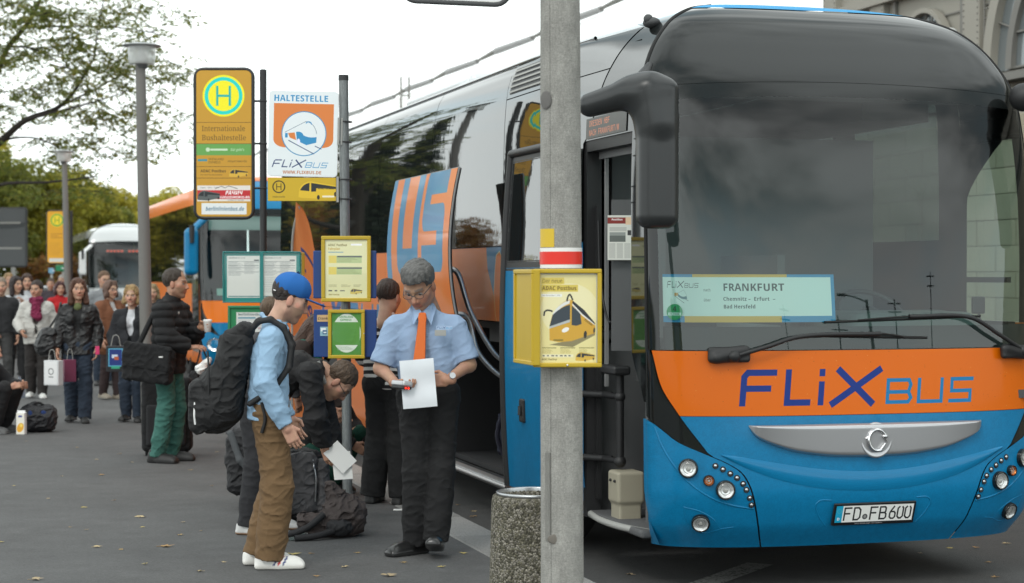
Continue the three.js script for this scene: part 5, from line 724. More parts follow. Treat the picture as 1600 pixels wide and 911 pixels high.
{
  const row = (px, D, topY, rx, cols, seed, label, n = 17000, size = 0.27) => { const h = HC + (430 - topY) / F * D; bigTree('broadleaf_tree', label, (px - 800) / F * D, -D, h, rx, h * 0.40, n, size, cols, seed, { group: 'trees behind the bus stops', low: 1.2 }); };
  row(15, 92, 226, 4.4, gOlive, 21, 'olive green tree standing behind the dark information board');
  row(92, 100, 262, 3.6, gOlive, 22, 'olive tree behind the far yellow stop sign');
  row(-75, 88, 215, 4.6, gDark, 23, 'dark green tree beyond the seated person');
  row(140, 112, 306, 3.0, gDark, 24, 'dark green tree behind the white coach front');
  row(190, 122, 284, 3.8, gYel, 25, 'yellow green tree rising behind the white coach');
  row(255, 128, 300, 3.4, gYel, 26, 'yellow tree behind the roof of the orange coach');
  row(-180, 84, 190, 4.6, gYel, 27, 'yellowing tree beyond the pavement edge');
  row(310, 130, 318, 3.0, gDark, 28, 'dark tree behind the blue coach mirror');
  [[0, 104], [-3.5, 112], [-7, 106], [-10.5, 114], [-14, 108]].forEach(([q, s], i) => { const p = street(q, s); bigTree('broadleaf_tree', ['yellow tree beyond the autumn hedge', 'olive tree second in the row beyond the hedge', 'dark green tree in the middle of the row beyond the hedge', 'olive tree fourth in the row beyond the hedge', 'pale yellow tree last in the row beyond the hedge'][i], p.x, p.z, 9.5 + (i % 3), 3.4, 4, 6000, 0.4, [gYel, gOlive, gDark][i % 3], 71 + i, { group: 'trees behind the bus stops', low: 0.8 }); });
  const bush = (px, D, h, w, cols, seed, label) => bigTree('bush', label, (px - 800) / F * D, -D, h, w, h * 0.5, 3000, 0.22, cols, seed, { group: 'autumn bushes', lobes: 12, clump: 0.5, low: 0.05 });
  bush(62, 86, 2.6, 1.6, gRust, 31, 'rust brown bush behind the small distant lamp'); bush(20, 90, 2.2, 1.8, gDark, 32, 'low dark bush behind the information board'); bush(112, 98, 2.4, 2.0, gDark, 33, 'low dark bush behind the far stop sign'); bush(150, 104, 2.4, 1.8, gOlive, 34, 'low olive bush left of the white coach');
  // trees across the pavement, mirrored in the coach windows
  conifer('tall fir tree across the pavement, tallest of the group', -6.4, 60, 9.6, 2.3, 41); conifer('fir tree beside the tallest fir across the pavement', -4.2, 57, 8.6, 2.4, 42); conifer('broad fir tree at the end of the group', -1.6, 62, 8.4, 2.6, 43); conifer('young narrow fir tree of the group', -7.9, 66, 6.4, 1.5, 44);
  [-3, -5.6, -8.4, -11.4, -14.6].forEach((q, i) => { const p = street(q, 71 + (i % 2) * 3); bigTree('bush', ['tall orange autumn bush behind the broad fir', 'brown autumn bush behind the firs', 'orange brown autumn bush behind the tallest fir', 'rust autumn bush behind the young fir', 'last yellow brown autumn bush of the hedge'][i], p.x, p.z, 4.6 + (i % 3) * 0.5, 2.1, 2.3, 3600, 0.24, i % 2 ? gRust : [...gRust, ...gYel], 51 + i, { group: 'autumn bushes', lobes: 14, clump: 0.45, low: 0.05 }); });
}
{ // locust tree hanging in from the left
  const D = 44, k = F / D, z3 = 44 / 27, R = rng(88), X = (px) => ((px < 0 ? px * 0.5 : px) - 800) / k, Y = (py) => HC + (430 - py) / k, bx = X(-330), T = thing('locust_tree', 'feathery leaved tree with dark branches hanging over the pavement', 'tree', [bx, 0, -D]);
  const P = (px, py, dz = 0) => V(X(px) - bx, Y(py), dz * z3);
  const limbs = [[[P(-330, 576), P(-318, 330), P(-300, 160, 0.1), P(-270, -60, 0.2)], 0.16, 0.11], [[P(-312, 300), P(-200, 270, 0.3), P(-60, 255, 0.4), P(0, 232, 0.3), P(46, 190, 0.2), P(88, 170, 0), P(108, 150, -0.1), P(143, 88, -0.2)], 0.085, 0.016], [[P(-300, 200), P(-180, 150, -0.6), P(-60, 110, -0.7), P(0, 66, -0.5), P(28, 38, -0.4), P(52, 4, -0.3), P(70, -50, -0.2)], 0.07, 0.02], [[P(-312, 330), P(-160, 345, 0.8), P(-40, 330, 0.9), P(4, 306, 0.7), P(20, 293, 0.7), P(92, 288, 0.6), P(161, 279, 0.5)], 0.055, 0.01], [[P(-20, 238, 0.35), P(20, 219, 0.2), P(60, 217, 0.1), P(92, 230, 0)], 0.022, 0.008], [[P(46, 190, 0.2), P(100, 180, 0.5), P(160, 168, 0.7), P(220, 150, 0.8)], 0.022, 0.006], [[P(88, 170), P(130, 140, -0.4), P(200, 100, -0.7), P(260, 92, -0.9)], 0.02, 0.006], [[P(28, 38, -0.4), P(90, 30, -0.8), P(170, 30, -1), P(240, 40, -1.2)], 0.02, 0.006], [[P(0, 66, -0.5), P(60, 80, 0.2), P(120, 110, 0.6)], 0.02, 0.006], [[P(143, 88, -0.2), P(152, 40, -0.1), P(165, -10, 0)], 0.014, 0.006], [[P(-120, 260, 0.3), P(-100, 120, 0.8), P(-60, 20, 1)], 0.05, 0.01], [[P(-290, 100), P(-380, 40, 0.5), P(-480, 30, 0.8)], 0.06, 0.01], [[P(-318, 330), P(-420, 260, -0.4), P(-540, 220, -0.6)], 0.06, 0.01], [[P(-200, 270, 0.3), P(-150, 180, -1.2), P(-90, 150, -1.8)], 0.04, 0.01]];
  const taper = (pts, ra, rb2) => { const r0 = ra * z3, r1 = rb2 * z3; const c = new THREE.CatmullRomCurve3(pts), n = pts.length * 5, g = new THREE.TubeGeometry(c, n, 1, 7), p = g.attributes.position; for (let i = 0; i <= n; i++) { const q = c.getPointAt(i / n), r = lerp(r0, r1, i / n); for (let j = 0; j <= 7; j++) { const o = i * 8 + j; p.setXYZ(o, q.x + (p.getX(o) - q.x) * r, q.y + (p.getY(o) - q.y) * r, q.z + (p.getZ(o) - q.z) * r); } } return g; };
  obj('trunk', taper(...limbs[0]), barkM, T); for (const l of limbs.slice(1)) obj('branch', taper(...l), mat([0.03, 0.026, 0.022], 0.95), T);
  const sp = [], twigs = [];
  const spray = (p) => { const a = R() * 6.283, l = (0.24 + 0.2 * R()) * z3, d = V(Math.cos(a), -0.15 - 0.4 * R(), Math.sin(a)).normalize(), sd = V(-d.z, 0, d.x).normalize(); const e = p.clone().addScaledVector(d, l); for (let i = 0; i < 9; i++) for (const s of [-1, 1]) { const q = p.clone().lerp(e, (i + 0.6) / 9).addScaledVector(sd, s * 0.02).add(V(gauss(R) * 0.015, gauss(R) * 0.02, gauss(R) * 0.015)); sp.push(q.x, q.y, q.z); } };
  const clumps = []; const inFrame = (x, y) => (x < 292 && y < 60 + 0 * x) || (y < 175 && x < 285) || (y < 318 && x < 265 - Math.max(0, 175 - y)); 
  for (let i = 0; i < 205; i++) { const x = R() * 300 - 5, y = R() * 330 - 25; const edge = x > 235 ? 0.55 : 1; const low = y > 215 ? 0.36 : y > 165 ? 0.75 : 1; if (R() > edge * low || !inFrame(x, y)) continue; clumps.push(P(x, y, gauss(R) * 1.6)); }
  for (let i = 0; i < 110; i++) clumps.push(P(-520 + R() * 520, -60 + R() * 330, gauss(R) * 2.6));
  for (const c of clumps) { const n = 5 + R() * 7; for (let i = 0; i < n; i++) { const q = c.clone().add(V(gauss(R) * 0.5 * z3, gauss(R) * 0.17 * z3, gauss(R) * 0.5 * z3)); spray(q); if (R() < 0.5) twigs.push(bar(c, q, 0.009, 0.004, 4)); } }
  obj('crown', leaves(sp, 0.1, [[0.155, 0.205, 0.045], [0.19, 0.22, 0.05], [0.125, 0.165, 0.045], [0.25, 0.235, 0.05]], 89, 0.45, 0.36), leafM, T); const tw = obj('twigs', twigs, mat([0.035, 0.03, 0.025], 1), T); tw.userData.kind = 'stuff';
}
// ---------- station wall and hall roof on the far side of the street ----------
{
  const S = thing('station_building', 'pale stone station wall with riveted upper panels and arched windows behind the coach', 'building', [0, 0, 0], TH), q = 17.1, s0 = 4, s1 = 35.6, W = s1 - s0, H = 8.6;
  const stone = [0, 1, 2].map((i) => mat([0.36 + i * 0.03, 0.33 + i * 0.026, 0.245 + i * 0.02], 0.92, { bumpMap: rep(asphaltBump, 2), bumpScale: 0.004 })), steelP = mat([0.30, 0.285, 0.245], 0.65), steelD = mat([0.17, 0.165, 0.15], 0.6), pane = mat([0.16, 0.18, 0.185], 0.06, { ior: 1.7 });
  obj('wall', [box(0.4, 4.7, W, q + 0.24, 2.35, -(s0 + s1) / 2), box(0.3, H - 4.7, W, q + 0.35, (H + 4.7) / 2, -(s0 + s1) / 2)], steelP, S);
  const R = rng(61), bg = [0.975, 0.98].map((l) => new RoundedBoxGeometry(0.06, 0.442, l * 1.3, 1, 0.015));
  for (let r = 0; r < 10; r++) for (let i = 0; i < 25; i++) { const o = new THREE.Mesh(bg[i % 2], stone[(R() * 3) | 0]); o.name = 'stone_block'; o.castShadow = o.receiveShadow = true; const s = s0 + 0.6 + (i + (r % 2) * 0.5) * 1.3; if (s > s1 - 0.5) continue; o.position.set(q + 0.03 + R() * 0.008, 0.23 + r * 0.45, -s); S.add(o); }
  obj('ledge', [box(0.45, 0.14, W, q + 0.1, 5.15, -(s0 + s1) / 2), box(0.3, 0.2, W, q + 0.14, 4.86, -(s0 + s1) / 2)], steelD, S); obj('cornice', [box(0.5, 0.22, W, q + 0.1, H, -(s0 + s1) / 2)], steelP, S); obj('cornice', box(0.3, 0.16, W, q + 0.14, 7.15, -(s0 + s1) / 2), steelP, S);
  const pil = [29.6, 23, 33.2, 16.4, 35.3]; for (const s of pil) { const p = obj('pilaster', rbox(0.16, 3.3, 0.58, 0.01, q + 0.14, 6.85, -s), steelP, S); obj('rivet', Array.from({ length: 30 }, (_, i) => [-0.24, 0.24].map((d) => ball(0.016, q + 0.055, 5.3 + i * 0.11, -s + d, 1, 1, 1, 6))).flat(), steelD, p); }
  const arch = (s, r, hs, ring) => { // window with a round head, springing at hs
    const A = new THREE.Group(); A.name = 'arched_window'; S.add(A); A.position.set(q + 0.12, hs, -s); A.rotation.y = -Math.PI / 2;
    const half = (ro, ri, d) => { const sh = new THREE.Shape(); sh.absarc(0, 0, ro, 0, Math.PI); sh.absarc(0, 0, ri, Math.PI, 0, true); return new THREE.ExtrudeGeometry(sh, { depth: d, bevelEnabled: false, curveSegments: 40 }); };
    obj('surround', half(r, r - ring, 0.16).translate(0, 0, -0.04), steelP, A); obj('inner_ring', half(r - ring * 2.6, r - ring * 3.3, 0.12).translate(0, 0, -0.05), steelD, A); const sh = new THREE.Shape(); sh.absarc(0, 0, r - ring * 0.9, 0, Math.PI);
    obj('glass', new THREE.ShapeGeometry(sh, 40).translate(0, 0, -0.03), pane, A);
    for (let x = -r; x <= r; x += r / 7) { const hh = Math.sqrt(Math.max(0, (r - ring * 2.8) ** 2 - x * x)); if (hh > 0.1) obj('mullion', box(0.035, hh, 0.05, x, hh / 2, 0), steelD, A); } for (let y = 0.02; y < r - ring * 3; y += r / 5) { const ww = Math.sqrt(Math.max(0, (r - ring * 2.8) ** 2 - y * y)); obj('transom', box(ww * 2, 0.035, 0.048, 0, y, 0), steelD, A); }
    for (let i = 1; i < 10; i++) { const a = i / 10 * Math.PI; obj('spoke', bar([Math.cos(a) * (r - ring), Math.sin(a) * (r - ring), 0.01], [Math.cos(a) * (r - ring * 2.7), Math.sin(a) * (r - ring * 2.7), 0.01], 0.02, 0.02, 6), steelD, A); }
  };
  arch(26.1, 3.0, 5.3, 0.26); arch(31.3, 0.95, 5.8, 0.09); arch(19.7, 3.0, 5.3, 0.26);
  obj('panel', [box(0.05, 1.5, 1.2, q + 0.19, 6.3, -28.55)], steelP, S); for (const s of [30.05, 28.9, 32.6]) obj('panel_rib', box(0.08, 3.2, 0.09, q + 0.17, 6.8, -s), steelD, S); for (const h of [5.9, 6.55]) obj('panel_joint', box(0.03, 0.03, 7, q + 0.185, h, -32), steelD, S);
  obj('ladder', [...Array.from({ length: 9 }, (_, i) => bar([q + 0.08, 5.6 + i * 0.17, -28.98], [q + 0.08, 5.6 + i * 0.17, -29.16], 0.014, 0.014, 6)), bar([q + 0.08, 5.5, -28.98], [q + 0.08, 7.1, -28.98], 0.016), bar([q + 0.08, 5.5, -29.16], [q + 0.08, 7.1, -29.16], 0.016)], steelD, S);
  const Hh = thing('hall_roof', 'long white membrane hall roof with a stepped grey edge', 'building', [0, 0, 0], TH); const mem = mat([0.86, 0.86, 0.85], 0.7), eh = (s) => 11.4;
  obj('membrane', grid((u, t) => { const s = lerp(38, 150, u), w = Math.sin(((s - 38) % 9) / 9 * Math.PI) * 0.25; return V(lerp(22, 17.6, t), lerp(11.25, 5.6, t) + 1.6 * t * (1 - t) + w * t * (1 - t) * 2, -s); }, 90, 8), mem, Hh);
  obj('membrane', grid((u, t) => V(lerp(22, 40, t), lerp(11.2, 10.0, t), -lerp(38, 150, u)), 4, 2), mem, Hh);
  for (let i = 0; i < 13; i++) { const a = 38 + i * 8.6; const e = obj('edge_beam', [bar([21.95, 11.40, -a], [21.95, 11.50, -(a + 5.4)], 0.13, 0.16, 8)], mat([0.33, 0.33, 0.33], 0.6), Hh); obj('edge_joint', bar([21.95, 11.50, -(a + 5.4)], [21.95, 11.42, -(a + 8.6)], 0.13, 0.07, 8), steelD, e); }
  const p = at(633, 430, 88), m = thing('catenary_mast', 'thin lattice railway mast standing beyond the coach roof', 'mast', [p.x, 0, p.z]); const hm = HC + 310 / (F / 88); obj('upright', [box(0.1, hm, 0.1, -0.19, hm / 2, 0)], steelD, m); obj('upright', [box(0.1, hm, 0.1, 0.19, hm / 2, 0)], steelD, m); for (let i = 0; i < 12; i++) obj('lattice_bar', box(0.36, 0.07, 0.06, 0, 0.6 + i * 0.88, 0), steelD, m); obj('arm', [bar([0, hm - 1.55, 0], [1.5, hm - 1.55, 0], 0.05, 0.05, 6)], steelD, m);
}
// ---------- parked cars and small signs far back ----------
{
  const car = (px, D, col, label) => { const p = V((px - 800) / F * D, 0, -D), T = thing('parked_car', label, 'car', p.toArray(), 1.3, 'cars parked far behind the crowd'), m = mat(col, 0.35, { clearcoat: 1 });
    obj('body', net([rb([0, 0.55, 0], [0.85, 0.32, 2.1], 0.2), rb([0, 0.95, -0.2], [0.72, 0.36, 1.15], 0.3)], { cell: 0.06, k: 0.15 }), m, T); obj('glass_house', net([rb([0, 1.06, -0.2], [0.735, 0.2, 1.02], 0.16)], { cell: 0.06, k: 0.1 }), M.sideGlass, T); for (const [x, z] of [[-0.78, 1.3], [0.78, 1.3], [-0.78, -1.3], [0.78, -1.3]]) obj('wheel', new THREE.CylinderGeometry(0.31, 0.31, 0.2, 18).rotateZ(Math.PI / 2).translate(x, 0.31, z), M.rubber, T); };
  car(72, 78, [0.5, 0.52, 0.54], 'pale silver car parked far behind the woman in the white jacket'); car(128, 84, [0.55, 0.55, 0.55], 'white car parked far behind the woman in black'); car(20, 82, [0.25, 0.03, 0.03], 'dark red car parked under the trees');
  const gs = (px, py, D, w, h, m, label) => { const c = at(px, py, D), T = thing('direction_sign', label, 'sign', [c.x, 0, c.z]); obj('plate', rbox(w, h, 0.05, 0.02, 0, c.y, 0), m, T); obj('arrow_mark', box(w * 0.5, h * 0.14, 0.01, 0.1, c.y, 0.032), M.white, T); obj('post', box(0.08, c.y, 0.06, 0, c.y / 2, -0.06), M.lgrey, T); };
  gs(98, 419, 80, 0.62, 0.26, M2.green, 'small green direction sign left of the stop sign pole'); gs(122, 418, 80, 0.56, 0.26, M2.green, 'small green direction sign right of the stop sign pole'); gs(80, 423, 78, 0.22, 0.22, mat([0.2, 0.4, 0.55], 0.5), 'tiny blue square traffic sign far back');
}

{ // masts across the square behind the viewer, mirrored in the windscreen
  const mm = mat([0.06, 0.065, 0.065], 0.6);
  const lampMast = (q, s, h, dx, label) => { const p = street(q, s), T = thing('lamp_mast', label, 'street lamp', p.toArray(), TH); obj('post', bar([0, 0, 0], [0, h, 0], 0.11, 0.07, 10), mm, T); obj('arm', tube([[0, h - 0.2, 0], [dx * 0.4, h + 0.15, 0], [dx, h + 0.3, 0]], 0.05, 12, 6), mm, T); obj('lamp_head', rbox(0.8, 0.18, 0.3, 0.06, dx * 1.25, h + 0.3, 0), mm, T); };
  lampMast(26, -30, 10.2, -1.5, 'tall lamp mast with one arm across the square');
  const mast = (q, s, h, label) => { const p = street(q, s), T = thing('overhead_line_mast', label, 'mast', p.toArray(), TH, 'overhead line masts across the square'); obj('post', bar([0, 0, 0], [0, h, 0], 0.13, 0.09, 8), mm, T); for (const y of [h - 0.5, h - 1.5]) obj('cross_arm', box(2.2, 0.12, 0.12, 0, y, 0), mm, T); };
  mast(30, -44, 11.5, 'overhead line mast across the square, lowest of three'); mast(41, -52, 15, 'overhead line mast across the square behind the lamp mast'); mast(47, -48, 17, 'tallest overhead line mast across the square'); mast(22, -50, 13, 'overhead line mast standing apart across the square');
}
// ---------- people ----------
const arr = (p) => Array.isArray(p) ? V(...p) : p.clone();
const headCache = {}, handCache = {};
function headGeo(fem) {
  const key = fem ? 'f' : 'm'; if (headCache[key]) return headCache[key]; const w = fem ? 0.94 : 1;
  const pr = [el([0, 0.035, -0.014], [0.074 * w, 0.092, 0.094]), el([0, -0.025, 0.018], [0.062 * w, 0.088, 0.072]), rc([0.045 * w, -0.062, 0.0], [0.008, -0.102, 0.056], 0.026, 0.019), rc([-0.045 * w, -0.062, 0.0], [-0.008, -0.102, 0.056], 0.026, 0.019), rc([0.05 * w, -0.02, 0.05], [0.03 * w, -0.05, 0.062], 0.02, 0.018), rc([-0.05 * w, -0.02, 0.05], [-0.03 * w, -0.05, 0.062], 0.02, 0.018),
    Object.assign(rc([0, 0.006, 0.084], [0, -0.036, 0.106], 0.008, 0.0115), { s: 0.012 }), Object.assign(rc([-0.011, -0.042, 0.093], [0.011, -0.042, 0.093], 0.009, 0.009), { s: 0.01 }), Object.assign(rc([0.042 * w, 0.018, 0.071], [0.012, 0.016, 0.083], 0.009, 0.009), { s: 0.015 }), Object.assign(rc([-0.042 * w, 0.018, 0.071], [-0.012, 0.016, 0.083], 0.009, 0.009), { s: 0.015 }),
    Object.assign(rc([-0.019, -0.066, 0.081], [0.019, -0.066, 0.081], 0.007, 0.007), { s: 0.008 }), Object.assign(rc([-0.014, -0.076, 0.080], [0.014, -0.076, 0.080], 0.0075, 0.0075), { s: 0.006 }), Object.assign(el([0.076 * w, -0.012, -0.006], [0.010, 0.032, 0.019]), { s: 0.008 }), Object.assign(el([-0.076 * w, -0.012, -0.006], [0.010, 0.032, 0.019]), { s: 0.008 }), rc([0, -0.06, -0.022], [0, -0.20, -0.04], 0.050 * w, 0.054 * w)];
  const cuts = [Object.assign(el([0.031, -0.004, 0.092], [0.017, 0.010, 0.014]), { s: 0.012 }), Object.assign(el([-0.031, -0.004, 0.092], [0.017, 0.010, 0.014]), { s: 0.012 })];
  const g = net(pr, { cell: 0.0045, k: 0.028, cuts }), eyes = [-1, 1].map((s) => net([el([s * 0.031, -0.004, 0.071], [0.0125, 0.0115, 0.0115])], { cell: 0.004, k: 0.001 }));
  return (headCache[key] = merged([g, ...eyes]));
}
function handGeo(curl) {
  const key = curl.toFixed(2); if (handCache[key]) return handCache[key]; const pr = [rb([0, 0.048, 0], [0.039, 0.05, 0.0135], 0.013), rc([0, -0.03, 0], [0, 0.01, 0], 0.026, 0.028)];
  [[0.029, 0.070], [0.0095, 0.079], [-0.0105, 0.074], [-0.029, 0.057]].forEach(([x, l], i) => { let p = V(x, 0.092 - (i === 3 ? 0.01 : 0), 0), a = curl * 0.55 + i * 0.05; const seg = [0.45, 0.32, 0.23]; for (let j = 0; j < 3; j++) { const q = p.clone().add(V(x * 0.12 * (1 - curl * 0.5), Math.cos(a) * seg[j] * l, Math.sin(a) * seg[j] * l)); pr.push(Object.assign(rc(p, q, 0.0088 - j * 0.0006, 0.0083 - j * 0.0007), { s: 0.004 })); p = q; a += curl * 0.95; } });
  pr.push(Object.assign(rc([0.026, 0.015, 0.006], [0.052, 0.045, 0.018], 0.015, 0.011), { s: 0.012 }), Object.assign(rc([0.052, 0.045, 0.018], [0.054 - curl * 0.012, 0.076, 0.026 + curl * 0.014], 0.0105, 0.0085), { s: 0.004 }));
  return (handCache[key] = net(pr, { cell: 0.0042, k: 0.012 }));
}
const SKIN = [[0.46, 0.27, 0.185], [0.42, 0.235, 0.155], [0.50, 0.30, 0.215]];
const ridge = (n) => { const r = Math.max(0, 1 - 2.6 * Math.abs(n)); return r * r; };
const cloth = (a, fx = 9, fy = 15, ox = 0) => (x, y, z) => a * (0.35 + 0.35 * noise3(x * fx + ox, y * fy * 0.7, z * fx) - 0.8 * ridge(noise3(x * fx * 0.7 + y * 5 + ox, y * fy - x * 4, z * fx * 0.7)) - 0.45 * ridge(noise3(x * fx * 1.7 - y * 9, y * fy * 1.6 + ox, z * fx * 1.7)));
const weave = noiseTex(256, (x, y) => { const v = 0.5 + 0.25 * Math.sin(x * 0.8) * Math.sin(y * 0.8) + 0.4 * (nB(x * 4, y * 4) - 0.5); return [v, v, v]; });
const fabric = (c, r = 0.9, o = {}) => mat(c, r, { bumpMap: rep(weave, 14), bumpScale: 0.0008, ...o });
const shoeM = new THREE.MeshStandardMaterial({ vertexColors: true, roughness: 0.55 }), skinM = new THREE.MeshStandardMaterial({ vertexColors: true, roughness: 0.55 });
const hairM = {}; const strand = (x, y) => 0.5 * tn1(x, y * 0.06) + 0.3 * tn2(x, y * 0.1) + 0.2 * nE(x * 4, y * 4), tn1 = tileNoise(256, 2, 71), tn2 = tileNoise(256, 8, 72), strandB = noiseTex(256, (x, y) => { const v = strand(x, y); return [v, v, v]; }), strandC = noiseTex(256, (x, y) => { const v = 0.35 + 0.75 * strand(x, y); return [v, v, v]; });
const hairMat = (c) => hairM[c] ??= mat(new THREE.Color(c).multiplyScalar(1.5), 0.55, { map: rep(strandC, 7, 4), bumpMap: rep(strandB, 7, 4), bumpScale: 0.008 });
const basis = (x, y, z, p) => new THREE.Matrix4().makeBasis(x, y, z).setPosition(p);
function placeHand(curl, w, dir, palm, right, sc) {
  const Y = arr(dir).normalize(), Z = arr(palm); Z.addScaledVector(Y, -Z.dot(Y)).normalize(); const X = right ? Y.clone().cross(Z) : Z.clone().cross(Y); const g = handGeo(curl).clone(); g.applyMatrix4(basis(X, Y, Z, V(0, 0, 0)).scale(V(sc, sc, sc)).setPosition(w));
  if (!right) { const ix = g.index.array; for (let i = 0; i < ix.length; i += 3) { const t = ix[i]; ix[i] = ix[i + 1]; ix[i + 1] = t; } } return g;
}
function person(o) {
  const T = thing('person', o.label, 'person', o.pos.toArray(), o.turn ?? 0, o.group), S = (o.h ?? 1.75) / 1.75, J = o.j ?? {}, fem = o.fem, cell = o.cell ?? 0.014, sw = (fem ? 0.165 : 0.19) * (o.wide ?? 1);
  const g = (n, d) => arr(J[n] ?? d).multiplyScalar(S), up = V(0, 1, 0);
  const P = g('P', [0, 0.93, 0]), C = g('C', [0, 1.27, 0]), N = g('N', [0, 1.465, -0.015]), H = g('H', [0, 1.63, 0.015]);
  const Rv = arr(J.Rv ?? [1, 0, 0]).normalize(), Rp = arr(J.Rp ?? [1, 0, 0]).normalize(), ax = N.clone().sub(P).normalize();
  const sh = (s) => C.clone().lerp(N, 0.50).addScaledVector(Rv, s * sw * S).addScaledVector(arr(J.shoOff ?? [0, 0, 0]), S);
  const SL = g('SL', sh(1).divideScalar(S)), SR = g('SR', sh(-1).divideScalar(S));
  const EL = g('EL', [0.245, 1.12, -0.03]), ER = g('ER', [-0.245, 1.12, -0.03]), WL = g('WL', [0.25, 0.87, 0.05]), WR = g('WR', [-0.25, 0.87, 0.05]);
  const hip = (s) => P.clone().addScaledVector(Rp, s * 0.085 * S).add(V(0, -0.03 * S, 0));
  const KL = g('KL', [0.10, 0.49, 0.025]), KR = g('KR', [-0.10, 0.49, 0.025]), AL = g('AL', [0.105, 0.085, -0.02]), AR = g('AR', [-0.105, 0.085, -0.02]);
  const fat = (o.fat ?? 0) , s1 = S, lo = (p) => p.map((q) => q * s1);
  // skin: one continuous body with fine head and hands
  const bp = [rc(hip(1), hip(-1), 0.085 * S), rc(P.clone().addScaledVector(Rv, 0.06), C.clone().addScaledVector(Rv, 0.07), 0.085 * S, 0.095 * S), rc(P.clone().addScaledVector(Rv, -0.06), C.clone().addScaledVector(Rv, -0.07), 0.085 * S, 0.095 * S), rc(SL, SR, 0.05 * S), rc(C, N, 0.07 * S, 0.05 * S), rc(N, H.clone().addScaledVector(H.clone().sub(N), -0.25), 0.05 * S, 0.046 * S)];
  for (const [s, e, w] of [[SL, EL, WL], [SR, ER, WR]]) bp.push(rc(s, e, 0.048 * S, 0.04 * S), rc(e, w, 0.041 * S, 0.027 * S));
  for (const [h, k, a] of [[hip(1), KL, AL], [hip(-1), KR, AR]]) bp.push(rc(h, k, 0.075 * S, 0.05 * S), rc(k, a, 0.05 * S, 0.035 * S), rc(a, a.clone().add(V(0, -0.03 * S, 0.0)), 0.026, 0.02));
  const skin = SKIN[o.skin ?? 0], hc = o.hairCol ?? [0.05, 0.035, 0.025];
  const blotch = (x, y, z) => { const n = 1 + 0.22 * fbm(x * 34, y * 34, z * 34, 3); return [skin[0] * n, skin[1] * n * (1 - 0.08 * noise3(x * 16, y * 16, z * 16)), skin[2] * n]; };
  const body = paint(net(bp, { cell: 0.018, k: 0.04 }), blotch);
  const hq = new THREE.Quaternion().setFromEuler(new THREE.Euler(o.pitch ?? 0, o.yaw ?? 0, o.roll ?? 0, 'YXZ')), hs = S * (o.headScale ?? 1.0) * 1.09;
  const head = paint(headGeo(fem).clone(), (x, y, z) => {
    const ax = Math.abs(x), de = Math.hypot(ax - 0.031, y + 0.004);
    if (z > 0.072 && de < 0.0125 && Math.hypot(ax - 0.031, y + 0.004, z - 0.071) < 0.0135) return de < 0.0058 ? [0.03, 0.022, 0.018] : [0.30, 0.26, 0.24];
    if (z > 0.055 && y > 0.014 && y < 0.027 && ax > 0.012 && ax < 0.052) return [lerp(skin[0], hc[0], 0.7), lerp(skin[1], hc[1], 0.7), lerp(skin[2], hc[2], 0.7)];
    if (z > 0.072 && y < -0.057 && y > -0.085 && ax < 0.026) return [skin[0] * 0.92, skin[1] * 0.66, skin[2] * 0.66];
    if (o.stubble && y < -0.035 && z > -0.01 && y > -0.125 && !(ax < 0.02 && y > -0.055)) { const f = 1 - o.stubble; const q = blotch(x, y, z); return [q[0] * f, q[1] * f, q[2] * f]; }
    const q = blotch(x, y, z), red = 0.16 * Math.exp(-((ax - 0.04) ** 2 + (y + 0.035) ** 2) / 0.0006) * (z > 0.02 ? 1 : 0) + 0.14 * Math.exp(-(ax * ax + (y + 0.035) ** 2) / 0.0004) * (z > 0.09 ? 1 : 0) + (ax > 0.07 ? 0.12 : 0); return [q[0] * (1 + red * 0.3), q[1] * (1 - red), q[2] * (1 - red)];
  }).applyMatrix4(new THREE.Matrix4().compose(H, hq, V(hs, hs, hs)));
  const palmL = o.palmL ?? [-1, 0, 0.15], palmR = o.palmR ?? [1, 0, 0.15], dirL = o.dirL ?? WL.clone().sub(EL).toArray(), dirR = o.dirR ?? WR.clone().sub(ER).toArray();
  const hands = [placeHand(o.curlL ?? 0.5, WL, dirL, palmL, false, S), placeHand(o.curlR ?? 0.5, WR, dirR, palmR, true, S)].map((q) => paint(q, (x, y, z) => { const t = blotch(x * 1.5, y * 1.5, z * 1.5); return [t[0] * 0.97, t[1] * 0.9, t[2] * 0.88]; }));
  obj('body', [body, head, ...hands], skinM, T);
  const big = (p, n, off, wd = 0.7) => { const q = new THREE.Quaternion().setFromUnitVectors(up, arr(n).normalize()); return rb(p.clone().addScaledVector(arr(n).normalize(), 0.6 + (off ?? 0)), [wd, 0.6, wd], 0.002, q); };
  // trousers
  const B = o.bottom ?? {}, bi = (B.fit ?? 0) * S, lp = [rc(hip(1).add(V(0, 0.05, 0)), hip(-1).add(V(0, 0.05, 0)), (0.103 + fat * 0.6) * S + bi * 0.4), rc(P.clone().addScaledVector(Rp, 0.05), P.clone().addScaledVector(Rp, -0.05).addScaledVector(ax, 0.1), (0.105 + fat) * S)];
  if (B.skirt) { lp.push(cc(P.clone().add(V(0, 0.05, 0)), V(P.x, B.skirt * S, P.z), 0.15 * S, 0.2 * S)); for (const a of [AL, AR, ]) lp.push(rc(V(a.x, B.skirt * S, a.z), a, 0.05 * S, 0.04 * S)); }
  else for (const [h, k, a] of [[hip(1), KL, AL], [hip(-1), KR, AR]]) { const cuff = a.clone().lerp(k, (B.cuff ?? 0.0)).add(V(0, -0.03 * S, 0)); lp.push(rc(h, k, 0.092 * S + bi * 0.6, 0.066 * S + bi), cc(k, cuff, 0.066 * S + bi, (B.ankle ?? 0.062) * S + bi * 0.8), rc(k, k.clone().lerp(cuff, 0.7), 0.067 * S + bi, 0.062 * S + bi)); }
  const waist = P.clone().addScaledVector(ax, 0.12 * S);
